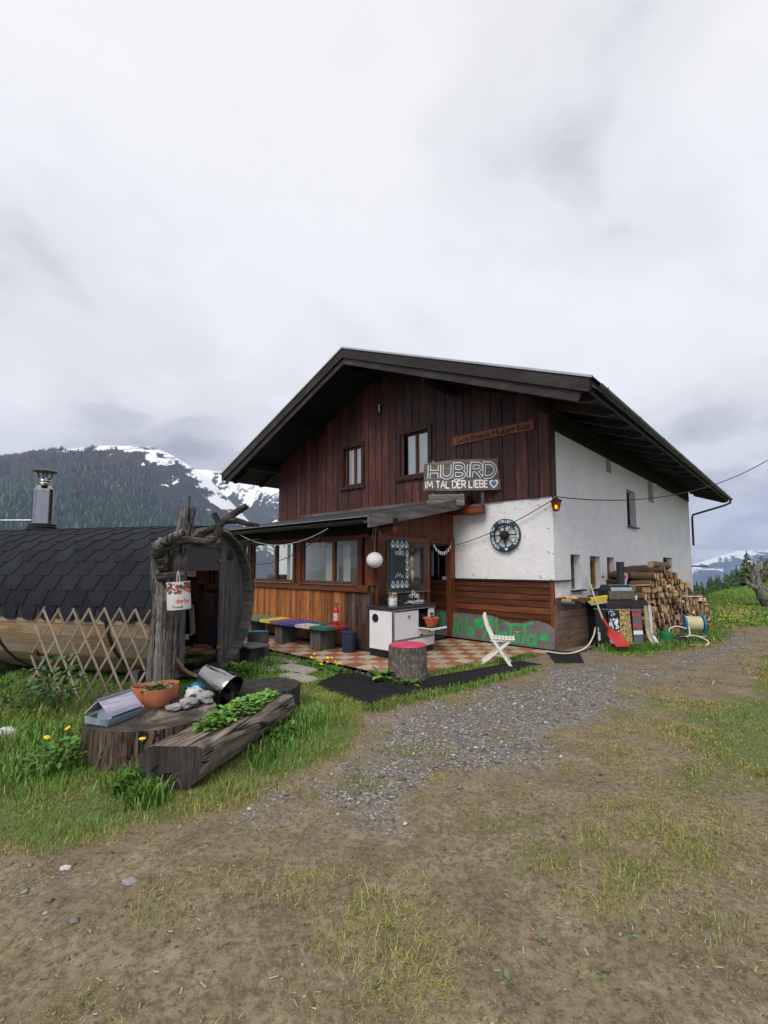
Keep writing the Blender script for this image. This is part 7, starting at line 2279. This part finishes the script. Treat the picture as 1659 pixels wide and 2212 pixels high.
dandelion((-2.88, 4.25, 0), 'double yellow dandelion left of the stump table', 2, .26, 301, 12, None, .15)
dandelion((-3.35, 3.85, 0), 'small budding dandelion in the lawn at the left edge', 1, .16, 302, 10)
dandelion((.16, 6.95, 0), 'single dandelion at the foot of the pink topped stump', 1, .15, 303, 14, None, .15)
# dandelion drift in the meadow (uncountable)
r_ = np.random.default_rng(31)
V_, F_, Cc = [], [], []
n = 170
y = r_.uniform(13, 18, n); aa = np.clip(r_.normal(.745, .03, n), .67, .83); x = aa * y
for i in range(n):
    z = float(gz(np.array([x[i]]), np.array([y[i]]))[0]) + r_.uniform(.10, .22)
    s = r_.uniform(.015, .032)
    o = len(V_)
    for k in range(6):
        g_ = k * math.pi / 3
        V_.append((x[i] + s * math.cos(g_), y[i] + s * math.sin(g_), z + r_.uniform(-.008, .008)))
    V_.append((x[i], y[i], z + s * .5)); V_.append((x[i], y[i], z - s * .4))
    for k in range(6): F_ += [(o + k, o + (k + 1) % 6, o + 6), (o + (k + 1) % 6, o + k, o + 7)]
    c = np.array([.72, .5, .02]) if r_.random() < .8 else np.array([.6, .62, .5])
    Cc += [c] * 8
o = fast_mesh('meadow_dandelions', np.array(V_), np.array(F_), M['pebble'], np.array(Cc))
tag(o, 'drift of yellow dandelions in the meadow beyond the track', 'flowers', kind='stuff')
# broad leaved plants
def plant(x_, y_, label, n, r_, h, ls, seed, cols=GREENS, up=.8):
    t = thing('leafy_plant', label, 'plant', (x_, y_, float(gz(np.array([x_]), np.array([y_]))[0])))
    foliage('leaves', t, (0, 0, 0), n, r_, r_, h, ls, cols, up, seed)
    return t
plant(-.02, 6.95, 'broad leaved dock plant left of the pink topped stump', 34, .09, .16, .15, 401)
plant(.42, 6.72, 'low leafy weed in front of the pink topped stump', 40, .10, .08, .09, 402)
plant(-2.72, 4.05, 'dense ground elder clump at the left of the stump table', 260, .26, .22, .06, 403)
plant(-1.85, 3.72, 'jagged dandelion leaves between stump table and log planter', 22, .10, .16, .15, 404)
plant(-2.2, 7.0, 'leafy weed clump beside the sauna rim', 120, .18, .30, .10, 405)
plant(-1.0, 4.75, 'clump of small leaved weeds along the log planter', 120, .16, .14, .05, 406)
sh = plant(-3.75, 5.45, 'small shrub growing through the foot of the lattice', 130, .26, .75, .08, 407, [(.05, .10, .03), (.07, .13, .04), (.04, .08, .025)])
obj('stem', gnarl([(0, 0, 0), (.05, 0, .3), (.12, .0, .62)], [.012, .01, .005], 6, 3, .1, 1), M['stump'], sh)
obj('stem', gnarl([(0, 0, 0), (-.1, 0, .28), (-.16, .0, .55)], [.012, .01, .005], 6, 3, .1, 2), M['stump'], sh)
plant(-4.3, 5.7, 'taller dark green shrub at the left end of the lattice', 110, .25, .5, .08, 408, [(.05, .10, .03), (.04, .08, .025)])
for k, (x_, y_, r_) in enumerate(((-3.75, 4.75, .10), (-3.95, 4.5, .09), (-1.78, 2.72, .022), (-1.35, 2.6, .028))):
    o = obj('stone', rock(r_, (1.4, 1, .5), 60 + k), M['paleston'] if k != 3 else M['stone'])
    o.location = (x_, y_, float(gz(np.array([x_]), np.array([y_]))[0]) + r_ * .2)
    tag(o, ('pale stone in the grass left of the stump table', 'pale stone at the left edge of the lawn', 'small pale stone in the dirt at lower left', 'small grey stone in the dirt below the log planter')[k], 'stone')

# flat weed rosettes in the trodden dirt
for k, (x_, y_) in enumerate(((.27, 2.55), (.72, 2.42), (.73, 2.26), (1.15, 2.30), (.02, 2.30), (.95, 2.62), (-.02, 2.02), (1.75, 3.9), (2.15, 4.3), (.5, 2.05), (.93, 2.09))):
    t = thing('weed_rosette', 'small flat weed rosette growing in the trodden dirt', 'plant', (x_, y_, float(gz(np.array([x_]), np.array([y_]))[0])), k * 1.1, 'weed rosettes in the dirt')
    fo = foliage('leaves', t, (0, 0, 0), 9 + k % 4, .018, .018, .012, .020 if k < 7 else .03, [(.10, .14, .05), (.09, .12, .045), (.13, .16, .075)], .3, 500 + k)
